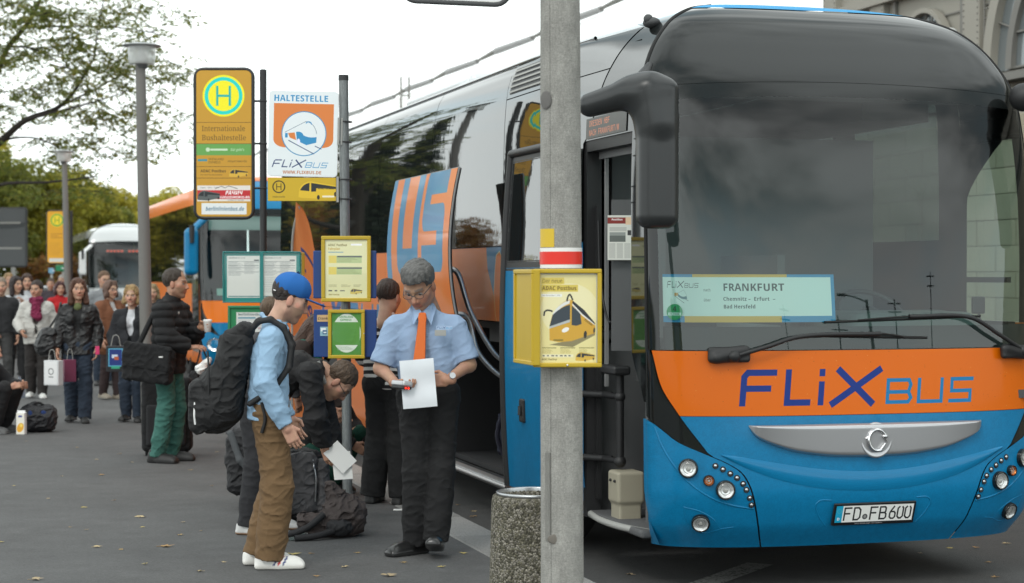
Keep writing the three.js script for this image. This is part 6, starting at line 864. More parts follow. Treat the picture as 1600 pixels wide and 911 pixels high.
  obj('trousers', net(lp, { cell, k: 0.03, cuts: [big(waist, ax, 0, 0.28)], bump: cloth(B.wr ?? 0.006, 8, 11, 3.3) }), B.m ?? fabric(B.col ?? [0.03, 0.03, 0.033]), T);
  // top
  const A = o.top ?? {}, ti = (A.fit ?? 0.012) * S, hemP = P.clone().addScaledVector(ax, (A.hem ?? -0.02) * S), tp = [];
  for (const s of [-1, 1]) tp.push(rc(P.clone().addScaledVector(Rp, s * 0.058 * S).addScaledVector(ax, -0.12 * S), C.clone().addScaledVector(Rv, s * 0.078 * S), (0.094 + fat) * S + ti + (A.flare ?? 0), 0.096 * S + ti + fat * 0.5));
  if (fat) tp.push(el(P.clone().lerp(C, 0.35).add(V(0, 0, 0.03)), [0.17 * S, 0.19 * S, 0.13 * S + fat]));
  if (fem) for (const s of [-1, 1]) tp.push(el(C.clone().addScaledVector(Rv, s * 0.075 * S).add(V(0, 0.0, 0.085 * S)), [0.065, 0.075, 0.06]));
  tp.push(rc(SL.clone().lerp(SR, 0.06), SR.clone().lerp(SL, 0.06), 0.05 * S + ti), rc(SL.clone().lerp(SR, 0.02), N.clone().addScaledVector(ax, -0.045 * S), 0.045 * S + ti, 0.05 * S + ti * 0.6), rc(SR.clone().lerp(SL, 0.02), N.clone().addScaledVector(ax, -0.045 * S), 0.045 * S + ti, 0.05 * S + ti * 0.6), rc(C, N.clone().addScaledVector(ax, -0.05 * S), 0.09 * S + ti, 0.075 * S + ti * 0.5), rc(N.clone().addScaledVector(ax, -0.03 * S), N.clone().addScaledVector(ax, 0.035 * S), 0.062 * S, 0.058 * S));
  for (const [s, e, w] of [[SL, EL, WL], [SR, ER, WR]]) { const r0 = 0.054 * S + ti, r1 = 0.046 * S + ti, end = A.short ? s.clone().lerp(e, A.short) : w; if (A.short) tp.push(rc(s, s.clone().lerp(e, 0.4), r0, r0), cc(s, end, r0, r0 * 1.22)); else { const cu = e.clone().lerp(w, A.cuff ?? 0.97); tp.push(rc(s, e, r0, r1), rc(e, e.clone().lerp(w, 0.6), r1, 0.043 * S + ti * 0.8), cc(e, cu, r1, 0.037 * S + ti * 0.7)); } }
  const neckCut = A.high ? [] : [rc(N.clone().addScaledVector(ax, 0.012 * S).add(V(0, 0, 0.01)), H, 0.056 * S)];
  const vCut = A.open ? [rc(N.clone().add(arr(A.openDir ?? [0, 0, 0.09]).multiplyScalar(S)), C.clone().add(V(0, (A.openTo ?? -0.05) * S, 0.15 * S)), 0.06 * S, 0.03 * S)] : [];
  const puff = A.puff ? (x, y, z) => -A.puff * Math.abs(Math.sin(y * 42 + 0.6 * noise3(x * 6, y * 6, z * 6))) : null, cw = cloth(A.wr ?? 0.0055, 8, 9, 7.7);
  obj('jacket' in A ? A.jacket : (A.name ?? 'shirt'), net(tp, { cell: A.cell ?? cell, k: 0.032, cuts: [big(hemP, ax.clone().negate(), 0, 0.205 * S + fat), big(N.clone().addScaledVector(ax, (A.high ? 0.07 : 0.03) * S), ax), ...neckCut, ...vCut], bump: puff ? (x, y, z) => puff(x, y, z) + cw(x, y, z) * 0.5 : cw }), A.m ?? fabric(A.col ?? [0.03, 0.03, 0.033]), T);
  if (A.open) { // what shows under the open front
    const ip = [-1, 1].map((s) => rc(P.clone().addScaledVector(Rp, s * 0.05 * S), C.clone().addScaledVector(Rv, s * 0.07 * S), 0.098 * S, 0.1 * S)); ip.push(rc(SL.clone().lerp(SR, 0.25), SR.clone().lerp(SL, 0.25), 0.06 * S), rc(C, N, 0.09 * S, 0.062 * S)); if (fem) for (const s of [-1, 1]) ip.push(el(C.clone().addScaledVector(Rv, s * 0.075 * S).add(V(0, 0, 0.08 * S)), [0.06, 0.07, 0.055]));
    obj('undershirt', net(ip, { cell, k: 0.03, cuts: [rc(N.clone().add(V(0, 0.03, 0.02)), H, 0.058 * S), ...(A.deep ? [rc(N.clone().add(V(0, -0.01, 0.06)), C.clone().add(V(0, A.deep, 0.13)), 0.04, 0.02)] : [])], bump: cloth(0.004) }), fabric(A.under ?? [0.6, 0.6, 0.6]), T); }
  // shoes
  const F0 = o.shoes ?? {}, col = F0.col ?? [0.02, 0.02, 0.02], sole = F0.sole ?? [0.03, 0.03, 0.03];
  for (const [a, s, n] of [[AL, 1, 'L'], [AR, -1, 'R']]) {
    const td = arr(J['T' + n] ?? [s * 0.18, 0, 1]).normalize(), lift = J['Y' + n] ?? 0, pt = arr(td).setY(J['tilt' + n] ?? 0).normalize(), base = a.clone().add(V(0, -0.085 * S, 0)), yax = pt.clone().cross(V(pt.z, 0, -pt.x).normalize()).negate(); if (yax.y < 0) yax.negate(); const X = yax.clone().cross(pt);
    const Z = 1.03 * S * (F0.big ?? 1), gS = net([rc([0, 0.048, -0.035], [0, 0.036, 0.13], 0.04, 0.033), rc([-0.012, 0.028, 0.06], [-0.008, 0.026, 0.155], 0.036, 0.027), rc([0.012, 0.028, 0.06], [0.008, 0.026, 0.15], 0.036, 0.025), rb([0, 0.016, 0.055], [0.042, 0.016, 0.135], 0.015), rc([0, 0.06, -0.03], [0, 0.105, -0.02], 0.042, F0.low ? 0.036 : 0.043)], { cell: 0.009, k: 0.03, cuts: [rb([0, -0.1, 0], [0.3, 0.1, 0.4], 0.001), rb([0, 0.2 + (F0.low ? 0.092 : 0.11), 0], [0.3, 0.2, 0.4], 0.001)] });
    paint(gS, (x, y, z) => { if (y < (F0.solH ?? 0.02)) return sole; if (F0.stripes) { const u = (z - y * 0.6) - 0.012; if (y > 0.026 && y < 0.078 && u > -0.012 && u < 0.062 && Math.abs(x) > 0.022) { const b = Math.floor((u + 0.012) / 0.0125); if (b % 2 === 0) return b === 2 ? [0.45, 0.03, 0.03] : [0.02, 0.035, 0.15]; } } return col; });
    gS.scale(Z, Z, Z).applyMatrix4(basis(X, yax, pt, base)); obj('shoe', gS, F0.gloss ? glossShoe : shoeM, T);
  }
  // hair
  const st = o.hair ?? 'short', hp = [el([0, 0.042, -0.02], [0.083, 0.092, 0.1])], hcut = [];
  const hb = { short: 0, bob: 1, long: 1, mop: 0.2 }[st] ?? 0;
  if (st === 'long') { hp.push(rc([0.062, 0.03, -0.005], [0.088, -0.15, 0.015], 0.035, 0.034), rc([-0.062, 0.03, -0.005], [-0.088, -0.15, 0.015], 0.035, 0.034), rc([0, 0.0, -0.06], [0, -0.19, -0.055], 0.072, 0.06), rc([0.05, 0.08, 0.045], [0.07, 0.0, 0.035], 0.025, 0.02), rc([-0.05, 0.08, 0.045], [-0.07, 0.0, 0.035], 0.025, 0.02)); }
  if (st === 'bob') { hp.push(rc([0.062, 0.03, -0.005], [0.082, -0.075, 0.012], 0.035, 0.036), rc([-0.062, 0.03, -0.005], [-0.082, -0.075, 0.012], 0.035, 0.036), rc([0, 0, -0.06], [0, -0.09, -0.055], 0.075, 0.062), rc([0.04, 0.1, 0.045], [0.07, 0.03, 0.04], 0.025, 0.02), rc([-0.04, 0.1, 0.045], [-0.07, 0.03, 0.04], 0.025, 0.02)); }
  if (st === 'mop') hp.push(el([0, 0.06, -0.01], [0.09, 0.085, 0.105]), rc([-0.04, 0.098, 0.05], [0.04, 0.098, 0.055], 0.03, 0.03));
  if (st === 'full') hp.push(el([0.012, 0.07, 0.015], [0.078, 0.07, 0.088]), rc([-0.03, 0.108, 0.045], [0.045, 0.1, 0.055], 0.024, 0.024));
  hcut.push(rb([0, -0.055 + (hb ? 0.0 : 0), 0.12], [hb ? 0.056 : 0.09, hb ? 0.11 : 0.118, 0.078], 0.03)); if (!hb) hcut.push(rb([0, -0.16, 0.0], [0.15, 0.10, 0.2], 0.02), rb([0, -0.06, 0.055], [0.12, 0.075, 0.05], 0.02)); if (st === 'thin') hcut.push(el([0, 0.08, 0.10], [0.07, 0.06, 0.05]));
  const hs2 = net(hp, { cell: 0.006, k: 0.025, cuts: hcut, bump: (x, y, z) => 0.006 * noise3(x * 60, y * 14, z * 40) + 0.004 * noise3(x * 130, y * 30, z * 110) + (o.curly ? 0.016 * noise3(x * 45, y * 45, z * 45) : 0) }); hs2.applyMatrix4(new THREE.Matrix4().compose(H, hq, V(hs, hs, hs)));
  if (st !== 'none') obj('hair', hs2, hairMat(new THREE.Color().setRGB(...hc).getHex()), T);
  if (o.glasses) { const gg = [-1, 1].flatMap((s) => [new THREE.TorusGeometry(0.022, 0.0015, 6, 20).scale(1.1, 0.72, 1).translate(s * 0.032, -0.006, 0.096), bar([s * 0.056, 0.0, 0.09], [s * 0.08, 0.004, 0.0], 0.002, 0.002, 5)]); gg.push(bar([-0.009, -0.002, 0.1], [0.009, -0.002, 0.1], 0.002, 0.002, 5)); obj('glasses', merged(gg).applyMatrix4(new THREE.Matrix4().compose(H, hq, V(hs, hs, hs))), o.glasses, T); }
  T.userData.rig = undefined; delete T.userData.rig;
  return { T, S, H, N, C, P, SL, SR, EL, ER, WL, WR, hq, hs };
}
const glossShoe = new THREE.MeshPhysicalMaterial({ vertexColors: true, roughness: 0.3, clearcoat: 0.4 });
const inHead = (p, g) => g.applyMatrix4(new THREE.Matrix4().compose(p.H, p.hq, V(p.hs, p.hs, p.hs)));
const local = (p, v) => v.clone().applyEuler(p.T.rotation).add(p.T.position);      // a point of the person in the scene
{ // the young man with the cap
  const p = person({ label: 'young man in blue cap, pale blue shirt and brown trousers wearing a black backpack', pos: gq(424, 886), turn: 1.66, h: 1.745, cell: 0.0105, skin: 2, hair: 'short', hairCol: [0.022, 0.015, 0.012], stubble: 0.28, pitch: 0.36, yaw: 0.1, wide: 1.02,
    j: { P: [0, 0.94, -0.01], C: [0, 1.27, -0.015], N: [0, 1.475, 0.025], H: [0, 1.61, 0.115], EL: [0.26, 1.12, -0.04], WL: [0.25, 0.87, 0.10], ER: [-0.265, 1.13, -0.03], WR: [-0.262, 0.86, 0.10], KL: [0.1, 0.5, 0.03], KR: [-0.10, 0.5, 0.04], AL: [0.09, 0.085, -0.09], AR: [-0.09, 0.085, -0.01], TR: [0.02, 0, 1], TL: [0.05, 0, 1] },
    palmR: [0.9, 0, 0.2], curlR: 0.55, curlL: 0.5,
    top: { col: [0.36, 0.53, 0.70], hem: -0.05, fit: 0.014, wr: 0.008, flare: 0.02, m: fabric([0.27, 0.42, 0.58], 0.85) }, bottom: { m: fabric([0.155, 0.092, 0.042], 0.9), fit: 0.024, wr: 0.009, ankle: 0.07 }, shoes: { col: [0.72, 0.71, 0.68], sole: [0.66, 0.64, 0.6], stripes: true, low: true, big: 1.06, solH: 0.024 } });
  const cm = fabric([0.012, 0.12, 0.40], 0.85), cap = obj('cap', inHead(p, net([el([0, 0.062, -0.012], [0.091, 0.088, 0.108])], { cell: 0.006, k: 0.02, cuts: [rb([0, -0.082, 0.0], [0.2, 0.1, 0.2], 0.004, new THREE.Quaternion().setFromEuler(new THREE.Euler(-0.08, 0, 0))), el([0, 0.02, -0.115], [0.045, 0.042, 0.06])], bump: (x, y, z) => 0.0025 * Math.abs(Math.sin(Math.atan2(x, z) * 3)) })), cm, p.T);
  obj('peak', inHead(p, net([rb([0, 0.03, 0.135], [0.075, 0.0045, 0.062], 0.004, new THREE.Quaternion().setFromEuler(new THREE.Euler(0.02, 0, 0)))], { cell: 0.0045, k: 0.01, mod: (d, x, y, z) => Math.max(d, Math.hypot(x, z - 0.09) - 0.105) })), fabric([0.03, 0.10, 0.30], 0.85), cap);
  obj('cap_button', inHead(p, ball(0.009, 0, 0.151, -0.012)), fabric([0.01, 0.03, 0.08]), cap); obj('cap_label', inHead(p, box(0.026, 0.005, 0.002, -0.045, 0.016, -0.103, 0.42)), M.white, cap);
  obj('collar', net([new Object(rc([-0.055, 1.485, -0.03], [-0.03, 1.515, -0.055], 0.012, 0.012)), rc([-0.03, 1.515, -0.055], [0.03, 1.515, -0.055], 0.012, 0.012), rc([-0.058, 1.49, -0.03], [-0.066, 1.47, 0.05], 0.013, 0.012), rc([-0.066, 1.47, 0.05], [-0.035, 1.43, 0.10], 0.012, 0.01), rc([0.055, 1.485, -0.03], [0.066, 1.47, 0.05], 0.013, 0.012)], { cell: 0.006, k: 0.015 }), fabric([0.29, 0.44, 0.60], 0.85), p.T);
  // backpack on his back
  const bp = thing('backpack', 'bulky black backpack on the back of the young man in the cap', 'backpack', p.T.position.toArray(), p.T.rotation.y), bm = fabric([0.009, 0.009, 0.0098], 0.75), b2 = fabric([0.014, 0.014, 0.015], 0.65);
  obj('main_pocket', net([rb([-0.02, 1.15, -0.245], [0.165, 0.28, 0.10], 0.09, new THREE.Quaternion().setFromEuler(new THREE.Euler(0.2, 0, 0))), el([-0.02, 1.0, -0.33], [0.165, 0.2, 0.14])], { cell: 0.011, k: 0.08, bump: cloth(0.016, 9, 9) }), bm, bp);
  obj('front_pocket', net([rb([-0.03, 0.97, -0.43], [0.13, 0.16, 0.055], 0.05), el([-0.15, 0.97, -0.33], [0.05, 0.13, 0.09])], { cell: 0.01, k: 0.05, bump: cloth(0.012, 10, 10) }), bm, bp); obj('top_flap', net([rb([-0.02, 1.40, -0.185], [0.14, 0.05, 0.085], 0.045, new THREE.Quaternion().setFromEuler(new THREE.Euler(-0.6, 0, 0)))], { cell: 0.01, k: 0.04, bump: cloth(0.012, 12, 12) }), bm, bp);
  for (const s of [-1, 1]) { const w = [[0.11, 1.38, -0.16], [0.115, 1.475, -0.075], [0.12, 1.488, 0.0], [0.125, 1.44, 0.075], [0.14, 1.33, 0.122], [0.165, 1.2, 0.105], [0.185, 1.08, 0.02], [0.17, 0.99, -0.12]].map(([x, y, z]) => [x * s, y, z]); obj('shoulder_strap', net(w.slice(1).map((q, i) => rc(w[i], q, 0.018, 0.018)), { cell: 0.008, k: 0.015 }), b2, bp); }
  obj('strap_end', [tube([[-0.19, 1.0, -0.05], [-0.2, 0.9, -0.03], [-0.195, 0.82, -0.05]], 0.011, 12, 5)], b2, bp);
  obj('zip_pull', [tube([[-0.15, 1.02, -0.44], [-0.165, 0.93, -0.445], [-0.16, 0.87, -0.44]], 0.007, 12, 5)], M.white, bp); obj('zip_line', [tube([[-0.12, 1.30, -0.37], [-0.18, 1.18, -0.36], [-0.185, 1.0, -0.36]], 0.006, 16, 5)], b2, bp);
}
{ // the driver
  const dn = fabric([0.007, 0.007, 0.0078], 0.85), sm = fabric([0.28, 0.385, 0.55], 0.85);
  const p = person({ label: 'grey haired driver in short sleeved blue shirt and orange tie reading a paper', pos: gq(664, 866), turn: 0.02, h: 1.84, cell: 0.0105, skin: 1, hair: 'full', hairCol: [0.12, 0.117, 0.112], pitch: 0.58, yaw: -0.34, roll: 0.06, wide: 1.0, headScale: 1.06, glasses: M.dgrey,
    j: { P: [0.02, 0.94, 0], C: [0, 1.28, 0.0], N: [-0.015, 1.475, -0.005], H: [-0.035, 1.605, 0.06], SL: [0.178, 1.36, -0.01], SR: [-0.178, 1.36, 0], ER: [-0.262, 1.11, 0.03], WR: [-0.16, 1.03, 0.235], EL: [0.262, 1.13, 0.02], WL: [0.135, 1.05, 0.22], KL: [0.10, 0.51, 0.06], KR: [-0.05, 0.50, 0.02], AL: [0.065, 0.12, 0.10], AR: [-0.06, 0.085, -0.01], TR: [-0.75, 0, 0.65], TL: [-0.05, 0, 1], tiltL: 0.28 },
    dirR: [0.55, -0.15, 0.5], palmR: [0.3, 0.8, 0.1], curlR: 0.75, dirL: [-1, -0.02, 0.12], palmL: [0, -0.1, -1], curlL: 0.3,
    top: { m: sm, short: 0.90, hem: 0.06, fit: 0.009, wr: 0.0055 }, bottom: { m: dn, fit: 0.010, wr: 0.007, ankle: 0.068 }, shoes: { col: [0.012, 0.012, 0.012], gloss: true, big: 1.05, low: true } });
  const s = p.S, tm = fabric([0.72, 0.15, 0.02], 0.6);
  obj('tie', net([rb(V(-0.012, 1.425, 0.122).multiplyScalar(s), [0.024, 0.02, 0.014], 0.01), rc(V(-0.012, 1.40, 0.125).multiplyScalar(s), V(-0.04, 1.02, 0.165).multiplyScalar(s), 0.024, 0.046)], { cell: 0.006, k: 0.02, mod: (d, x, y, z) => Math.max(d, Math.abs(z - lerp(0.175, 0.125, clamp((y - 1.07) / 0.45))) - 0.012) }), tm, p.T);
  const flap = (A, B, C2, D2) => { const g = new THREE.BufferGeometry(), n = B.clone().sub(A).cross(C2.clone().sub(A)).normalize().multiplyScalar(0.004), P4 = [A, B, C2, D2], pos = [...P4, ...P4.map((p) => p.clone().add(n))].flatMap((p) => p.toArray()); g.setAttribute('position', new THREE.Float32BufferAttribute(pos, 3)); g.setIndex([0, 2, 1, 0, 3, 2, 4, 5, 6, 4, 6, 7, 0, 1, 5, 0, 5, 4, 1, 2, 6, 1, 6, 5, 2, 3, 7, 2, 7, 6, 3, 0, 4, 3, 4, 7]); const h = g.toNonIndexed(); h.computeVertexNormals(); return h; };
  for (const q of [-1, 1]) { const X = (x, y, z) => V(q * x - 0.013, y, z).multiplyScalar(s), L4 = [X(0.058, 1.505, -0.01), X(0.008, 1.448, 0.110), X(0.052, 1.372, 0.140), X(0.078, 1.47, 0.045)]; obj('collar', flap(...(q > 0 ? L4 : [L4[0], L4[3], L4[2], L4[1]])), sm, p.T); }
  obj('name_badge', [rbox(0.07, 0.036, 0.004, 0.003, 0.095 * s, 1.325 * s, 0.164 * s)], M.lgrey, p.T);
  obj('shirt_print', new THREE.PlaneGeometry(0.10, 0.022).rotateX(-0.1).translate(0.118 * s, 1.356 * s, 0.165 * s), mat(0xffffff, 0.8, { map: canvasTex(256, 56, (g) => { g.fillStyle = '#a5bad4'; g.fillRect(0, 0, 256, 56); wordmark(g, 8, 46, 34, '#23427a', '#2a8fc4', 0.2, 0.9); }) }), p.T);
  obj('wrist_watch', [new THREE.TorusGeometry(0.033, 0.007, 6, 24).applyMatrix4(basis(V(0, 0, 1), V(0, 1, 0), V(-1, 0, 0.7).normalize(), V(0.155, 1.06, 0.205).multiplyScalar(s))), bar(V(0.165, 1.075, 0.235).multiplyScalar(s), V(0.168, 1.08, 0.25).multiplyScalar(s), 0.019, 0.019, 16)], M.steel, p.T);
  const pc = p.T.position.clone().add(V(-0.025, 1.09, 0.335));
  const pg = grid((u, t) => { const x = lerp(-0.104, 0.104, u), y = lerp(-0.148, 0.148, t); return V(x, y, 0.006 * Math.cos(u * Math.PI * 2 * 1.0) * 1.2 + 0.006 * Math.sin(t * 9.4) - 0.02 * t + 0.012 * u * t); }, 14, 18);
  const paper = obj('paper_sheet', pg, mat([0.66, 0.69, 0.72], 0.8, { side: THREE.DoubleSide })); paper.position.copy(pc); paper.rotation.set(-0.12, 0.05, 0.09); tag(paper, 'folded white paper sheet held by the driver', 'paper');
  const dv = thing('ticket_scanner', 'small silver ticket scanner with red light in the hand of the driver', 'scanner', p.T.position.clone().add(V(-0.125, 1.09, 0.335)).toArray(), 0.6); dv.rotation.z = -0.12; obj('casing', rbox(0.07, 0.035, 0.15, 0.012), M.silver, dv); obj('underside', rbox(0.066, 0.02, 0.14, 0.008, 0, -0.024, 0), M.black, dv); for (const x of [-0.012, 0.008]) obj('indicator', ball(0.006, x, -0.026, 0.07), mat([0.4, 0.02, 0.01], 0.4, { emissive: 0xff2008, emissiveIntensity: 2.5 }), dv); obj('cord', tube([[0, -0.02, -0.05], [0.03, -0.15, -0.08], [0.07, -0.19, -0.1], [0.09, -0.12, -0.12]], 0.002, 24, 5), M.black, dv);
}
{ // bending man
  const p = person({ label: 'man in black jacket and glasses bending down with white papers in his hand', pos: gq(402, 832), turn: 1.5, h: 1.74, cell: 0.012, skin: 0, hair: 'short', hairCol: [0.06, 0.034, 0.018], pitch: 1.05, yaw: 0.05, glasses: M.black,
    j: { P: [0, 0.93, -0.02], C: [0, 1.12, 0.27], N: [0, 1.12, 0.44], H: [0, 1.035, 0.565], Rv: [1, 0, 0], SL: [0.19, 1.09, 0.40], SR: [-0.19, 1.09, 0.40], ER: [-0.21, 0.80, 0.44], WR: [-0.14, 0.60, 0.49], EL: [0.23, 0.80, 0.42], WL: [0.2, 0.58, 0.5], KL: [0.12, 0.5, 0.04], KR: [-0.12, 0.49, 0.02], AL: [0.12, 0.085, 0.06], AR: [-0.12, 0.085, -0.04] }, dirR: [0.1, -0.9, 0.3], palmR: [0.9, 0.1, 0.3], curlR: 0.5,
    top: { name: 'jacket', m: fabric([0.008, 0.0075, 0.0085], 0.8), hem: -0.06, fit: 0.026, wr: 0.012 }, bottom: { m: fabric([0.02, 0.02, 0.023]), fit: 0.012 }, shoes: { col: [0.55, 0.55, 0.54], sole: [0.28, 0.16, 0.09], low: true } });
  obj('neck_strap', [tube([[-0.085, 1.17, 0.43], [-0.075, 1.04, 0.47], [0, 0.99, 0.48]], 0.016, 14, 6)], M.lgrey, p.T);
  const q = local(p, V(-0.13, 0.53, 0.56)); [[0, 0.0, 0.3, 0.5], [0.012, -0.06, 0.15, 0.35]].forEach(([dx, dy, rz, ry], i) => { const o = obj('paper_sheet', rbox(0.13, 0.19, 0.003, 0.001), M.paper); o.position.set(q.x + dx + 0.03, q.y + dy, q.z + 0.02 - i * 0.03); o.rotation.set(0.1, ry - 0.5, 0.75 - i * 0.65); tag(o, ['white paper sheet held slanting by the bending man', 'white paper sheet hanging straight down below the bending man\'s hand'][i], 'paper'); });
}
{ // person with striped top behind the driver
  const st = canvasTex(8, 256, (g) => { g.fillStyle = '#1c191a'; g.fillRect(0, 0, 8, 256); g.fillStyle = '#cfccc8'; for (let y = 0; y < 256; y += 64) g.fillRect(0, y, 8, 30); }); st.wrapS = st.wrapT = THREE.RepeatWrapping; st.repeat.set(1, 4.6);
  person({ label: 'person in striped top and black trousers standing behind the driver', pos: gq(606, 787), turn: 2.7, h: 1.70, cell: 0.014, skin: 0, hair: 'short', hairCol: [0.035, 0.022, 0.016], pitch: 0.15, wide: 1.05, fat: 0.025, j: { EL: [0.25, 1.15, 0.05], ER: [-0.25, 1.15, 0.05], WL: [0.12, 1.05, 0.22], WR: [-0.12, 1.05, 0.22], AL: [0.13, 0.085, -0.02], AR: [-0.13, 0.085, -0.02] }, top: { m: mat(0xffffff, 0.9, { map: st }), hem: -0.02, fit: 0.018, high: true }, bottom: { m: fabric([0.006, 0.006, 0.0065]), fit: 0.03, ankle: 0.075 } });
  person({ label: 'short brown haired person in grey jacket half hidden behind the capped man', pos: gq(424, 772), turn: 2.6, h: 1.56, cell: 0.018, skin: 0, hair: 'short', hairCol: [0.11, 0.072, 0.045], top: { name: 'jacket', col: [0.05, 0.05, 0.055], hem: -0.05, fit: 0.02 }, bottom: { col: [0.03, 0.03, 0.035] } });
  const p = person({ label: 'stooping woman with long brown hair, dark jacket and green sleeves behind the bending man', pos: gq(446, 790), turn: 1.45, h: 1.66, fem: true, cell: 0.014, skin: 0, hair: 'long', hairCol: [0.055, 0.026, 0.016], pitch: 0.7, j: { P: [0, 0.88, -0.1], C: [0, 1.15, 0.08], N: [0, 1.30, 0.19], H: [0, 1.40, 0.28], SL: [0.16, 1.25, 0.16], SR: [-0.16, 1.25, 0.16], ER: [-0.2, 1.0, 0.24], WR: [-0.12, 0.78, 0.40], EL: [0.2, 1.0, 0.24], WL: [0.12, 0.76, 0.42] }, top: { name: 'jacket', col: [0.03, 0.02, 0.017], hem: -0.08, fit: 0.02 }, bottom: { col: [0.012, 0.06, 0.045], fit: 0.005 } });
  obj('scarf', net([rc(V(-0.06, 1.22, 0.16), V(0.06, 1.22, 0.18), 0.05, 0.05), rc(V(0, 1.2, 0.22), V(0, 1.05, 0.26), 0.045, 0.04)], { cell: 0.012, k: 0.04, bump: cloth(0.012, 16, 16) }), fabric([0.02, 0.16, 0.12]), p.T);
  const k = person({ label: 'crouching person in dark green trousers beside the galvanised pole', pos: gq(505, 772), turn: 1.2, h: 1.7, fem: true, cell: 0.016, skin: 0, hair: 'short', hairCol: [0.04, 0.025, 0.02], pitch: 0.6, j: { P: [0, 0.36, -0.16], C: [0, 0.66, 0.0], N: [0, 0.82, 0.06], H: [0, 0.93, 0.14], SL: [0.17, 0.77, 0.05], SR: [-0.17, 0.77, 0.05], ER: [-0.22, 0.55, 0.16], WR: [-0.12, 0.42, 0.34], EL: [0.22, 0.55, 0.16], WL: [0.12, 0.42, 0.34], KL: [0.12, 0.5, 0.26], KR: [-0.12, 0.5, 0.26], AL: [0.12, 0.085, 0.02], AR: [-0.12, 0.085, 0.02] }, top: { col: [0.02, 0.019, 0.02], fit: 0.02, hem: -0.1 }, bottom: { m: fabric([0.008, 0.062, 0.042]) }, shoes: { col: [0.02, 0.02, 0.02], sole: [0.4, 0.4, 0.4] } });
}
{ // luggage at the feet
  const b1 = gq(500, 822), H1 = thing('travel_backpack', 'big black and grey hiking backpack standing on the pavement', 'backpack', b1.toArray(), 0.25), gm = fabric([0.075, 0.074, 0.078], 0.8), bm = fabric([0.014, 0.014, 0.016], 0.75);
  const k = 1; H1.position.x -= 0.24;
  obj('main_body', net([rb([0.02, 0.27, -0.05], [0.24, 0.26, 0.15], 0.1)], { cell: 0.012, k: 0.05, bump: cloth(0.018, 8, 8) }), bm, H1); obj('grey_panel', net([rb([0.10, 0.30, 0.06], [0.11, 0.22, 0.08], 0.06)], { cell: 0.011, k: 0.03, bump: cloth(0.014, 10, 10, 2) }), gm, H1); obj('side_panel', net([rb([0.245, 0.27, 0.03], [0.05, 0.2, 0.1], 0.05)], { cell: 0.011, k: 0.03, bump: cloth(0.012, 10, 10, 5) }), gm, H1); obj('zip', [tube([[0.17, 0.47, 0.13], [0.19, 0.35, 0.145], [0.185, 0.18, 0.14]], 0.006, 14, 5), ball(0.012, 0.175, 0.42, 0.148, 0.6, 1.6, 0.6)], M.steel, H1); obj('carry_strap', tube([[-0.02, 0.48, 0.12], [-0.03, 0.25, 0.14], [-0.01, 0.06, 0.14]], 0.03, 16, 6), bm, H1);
  const b2 = gq(545, 838), B = thing('rucksack', 'slumped dark brown rucksack lying at the foot of the galvanised pole', 'rucksack', b2.toArray(), 0.2), br = fabric([0.045, 0.034, 0.032], 0.7); B.position.x -= 0.08;
  obj('sack', net([rb([0.06, 0.13, 0], [0.13, 0.13, 0.12], 0.1), rc([0.02, 0.2, 0], [-0.04, 0.33, 0.0], 0.09, 0.045), rc([-0.05, 0.08, 0.03], [-0.22, 0.10, 0.04], 0.08, 0.06)], { cell: 0.011, k: 0.08, bump: cloth(0.024, 11, 11, 9) }), br, B); obj('strap', [tube([[-0.1, 0.16, 0.1], [-0.22, 0.08, 0.16], [-0.36, 0.04, 0.16], [-0.48, 0.05, 0.12]], 0.024, 24, 6)], bm, B); obj('strap', [tube([[-0.02, 0.06, 0.14], [-0.16, 0.03, 0.19], [-0.3, 0.02, 0.2]], 0.022, 20, 6)], bm, B); obj('side_pocket', net([el([0.0, 0.07, 0.12], [0.09, 0.06, 0.05])], { cell: 0.011, k: 0.02, bump: cloth(0.012, 14, 14) }), bm, B);
  const b3 = gq(383, 795), D = thing('duffel_backpack', 'black and grey backpack with wide strap resting against the bending man', 'backpack', b3.toArray(), -0.1); D.position.y = 0.13; obj('main_body', net([rb([0, 0.22, 0], [0.13, 0.24, 0.14], 0.09)], { cell: 0.012, k: 0.05, bump: cloth(0.018, 9, 9) }), bm, D); obj('top_roll', net([rc([-0.10, 0.46, 0.02], [0.12, 0.48, 0.02], 0.05, 0.05)], { cell: 0.011, k: 0.02, bump: cloth(0.012, 12, 12) }), gm, D); obj('strap', net([rc([-0.08, 0.44, 0.12], [0.0, 0.25, 0.165], 0.028, 0.026), rc([0, 0.25, 0.165], [0.12, 0.12, 0.15], 0.026, 0.026)], { cell: 0.011, k: 0.02 }), fabric([0.07, 0.075, 0.08]), D);
  // two clear bottles on the ground
  const bot = (px, py, label) => { const b = gq(px, py), T = thing('water_bottle', label, 'bottle', b.toArray(), 0.3); const g = lathe([[0.001, 0], [0.032, 0.002], [0.034, 0.03], [0.031, 0.06], [0.034, 0.10], [0.031, 0.13], [0.032, 0.15], [0.012, 0.19], [0.012, 0.205]], 20).rotateZ(-Math.PI / 2).translate(-0.1, 0.034, 0); obj('bottle_wall', g, mat([0.85, 0.93, 0.92], 0.05, { transmission: 1, thickness: 0, ior: 1.4, side: THREE.DoubleSide }), T); obj('bottle_cap', bar([0.1, 0.034, 0], [0.12, 0.034, 0], 0.014), M.lgrey, T); };
  bot(452, 845, 'clear plastic bottle lying on the pavement beside the brown trousers');
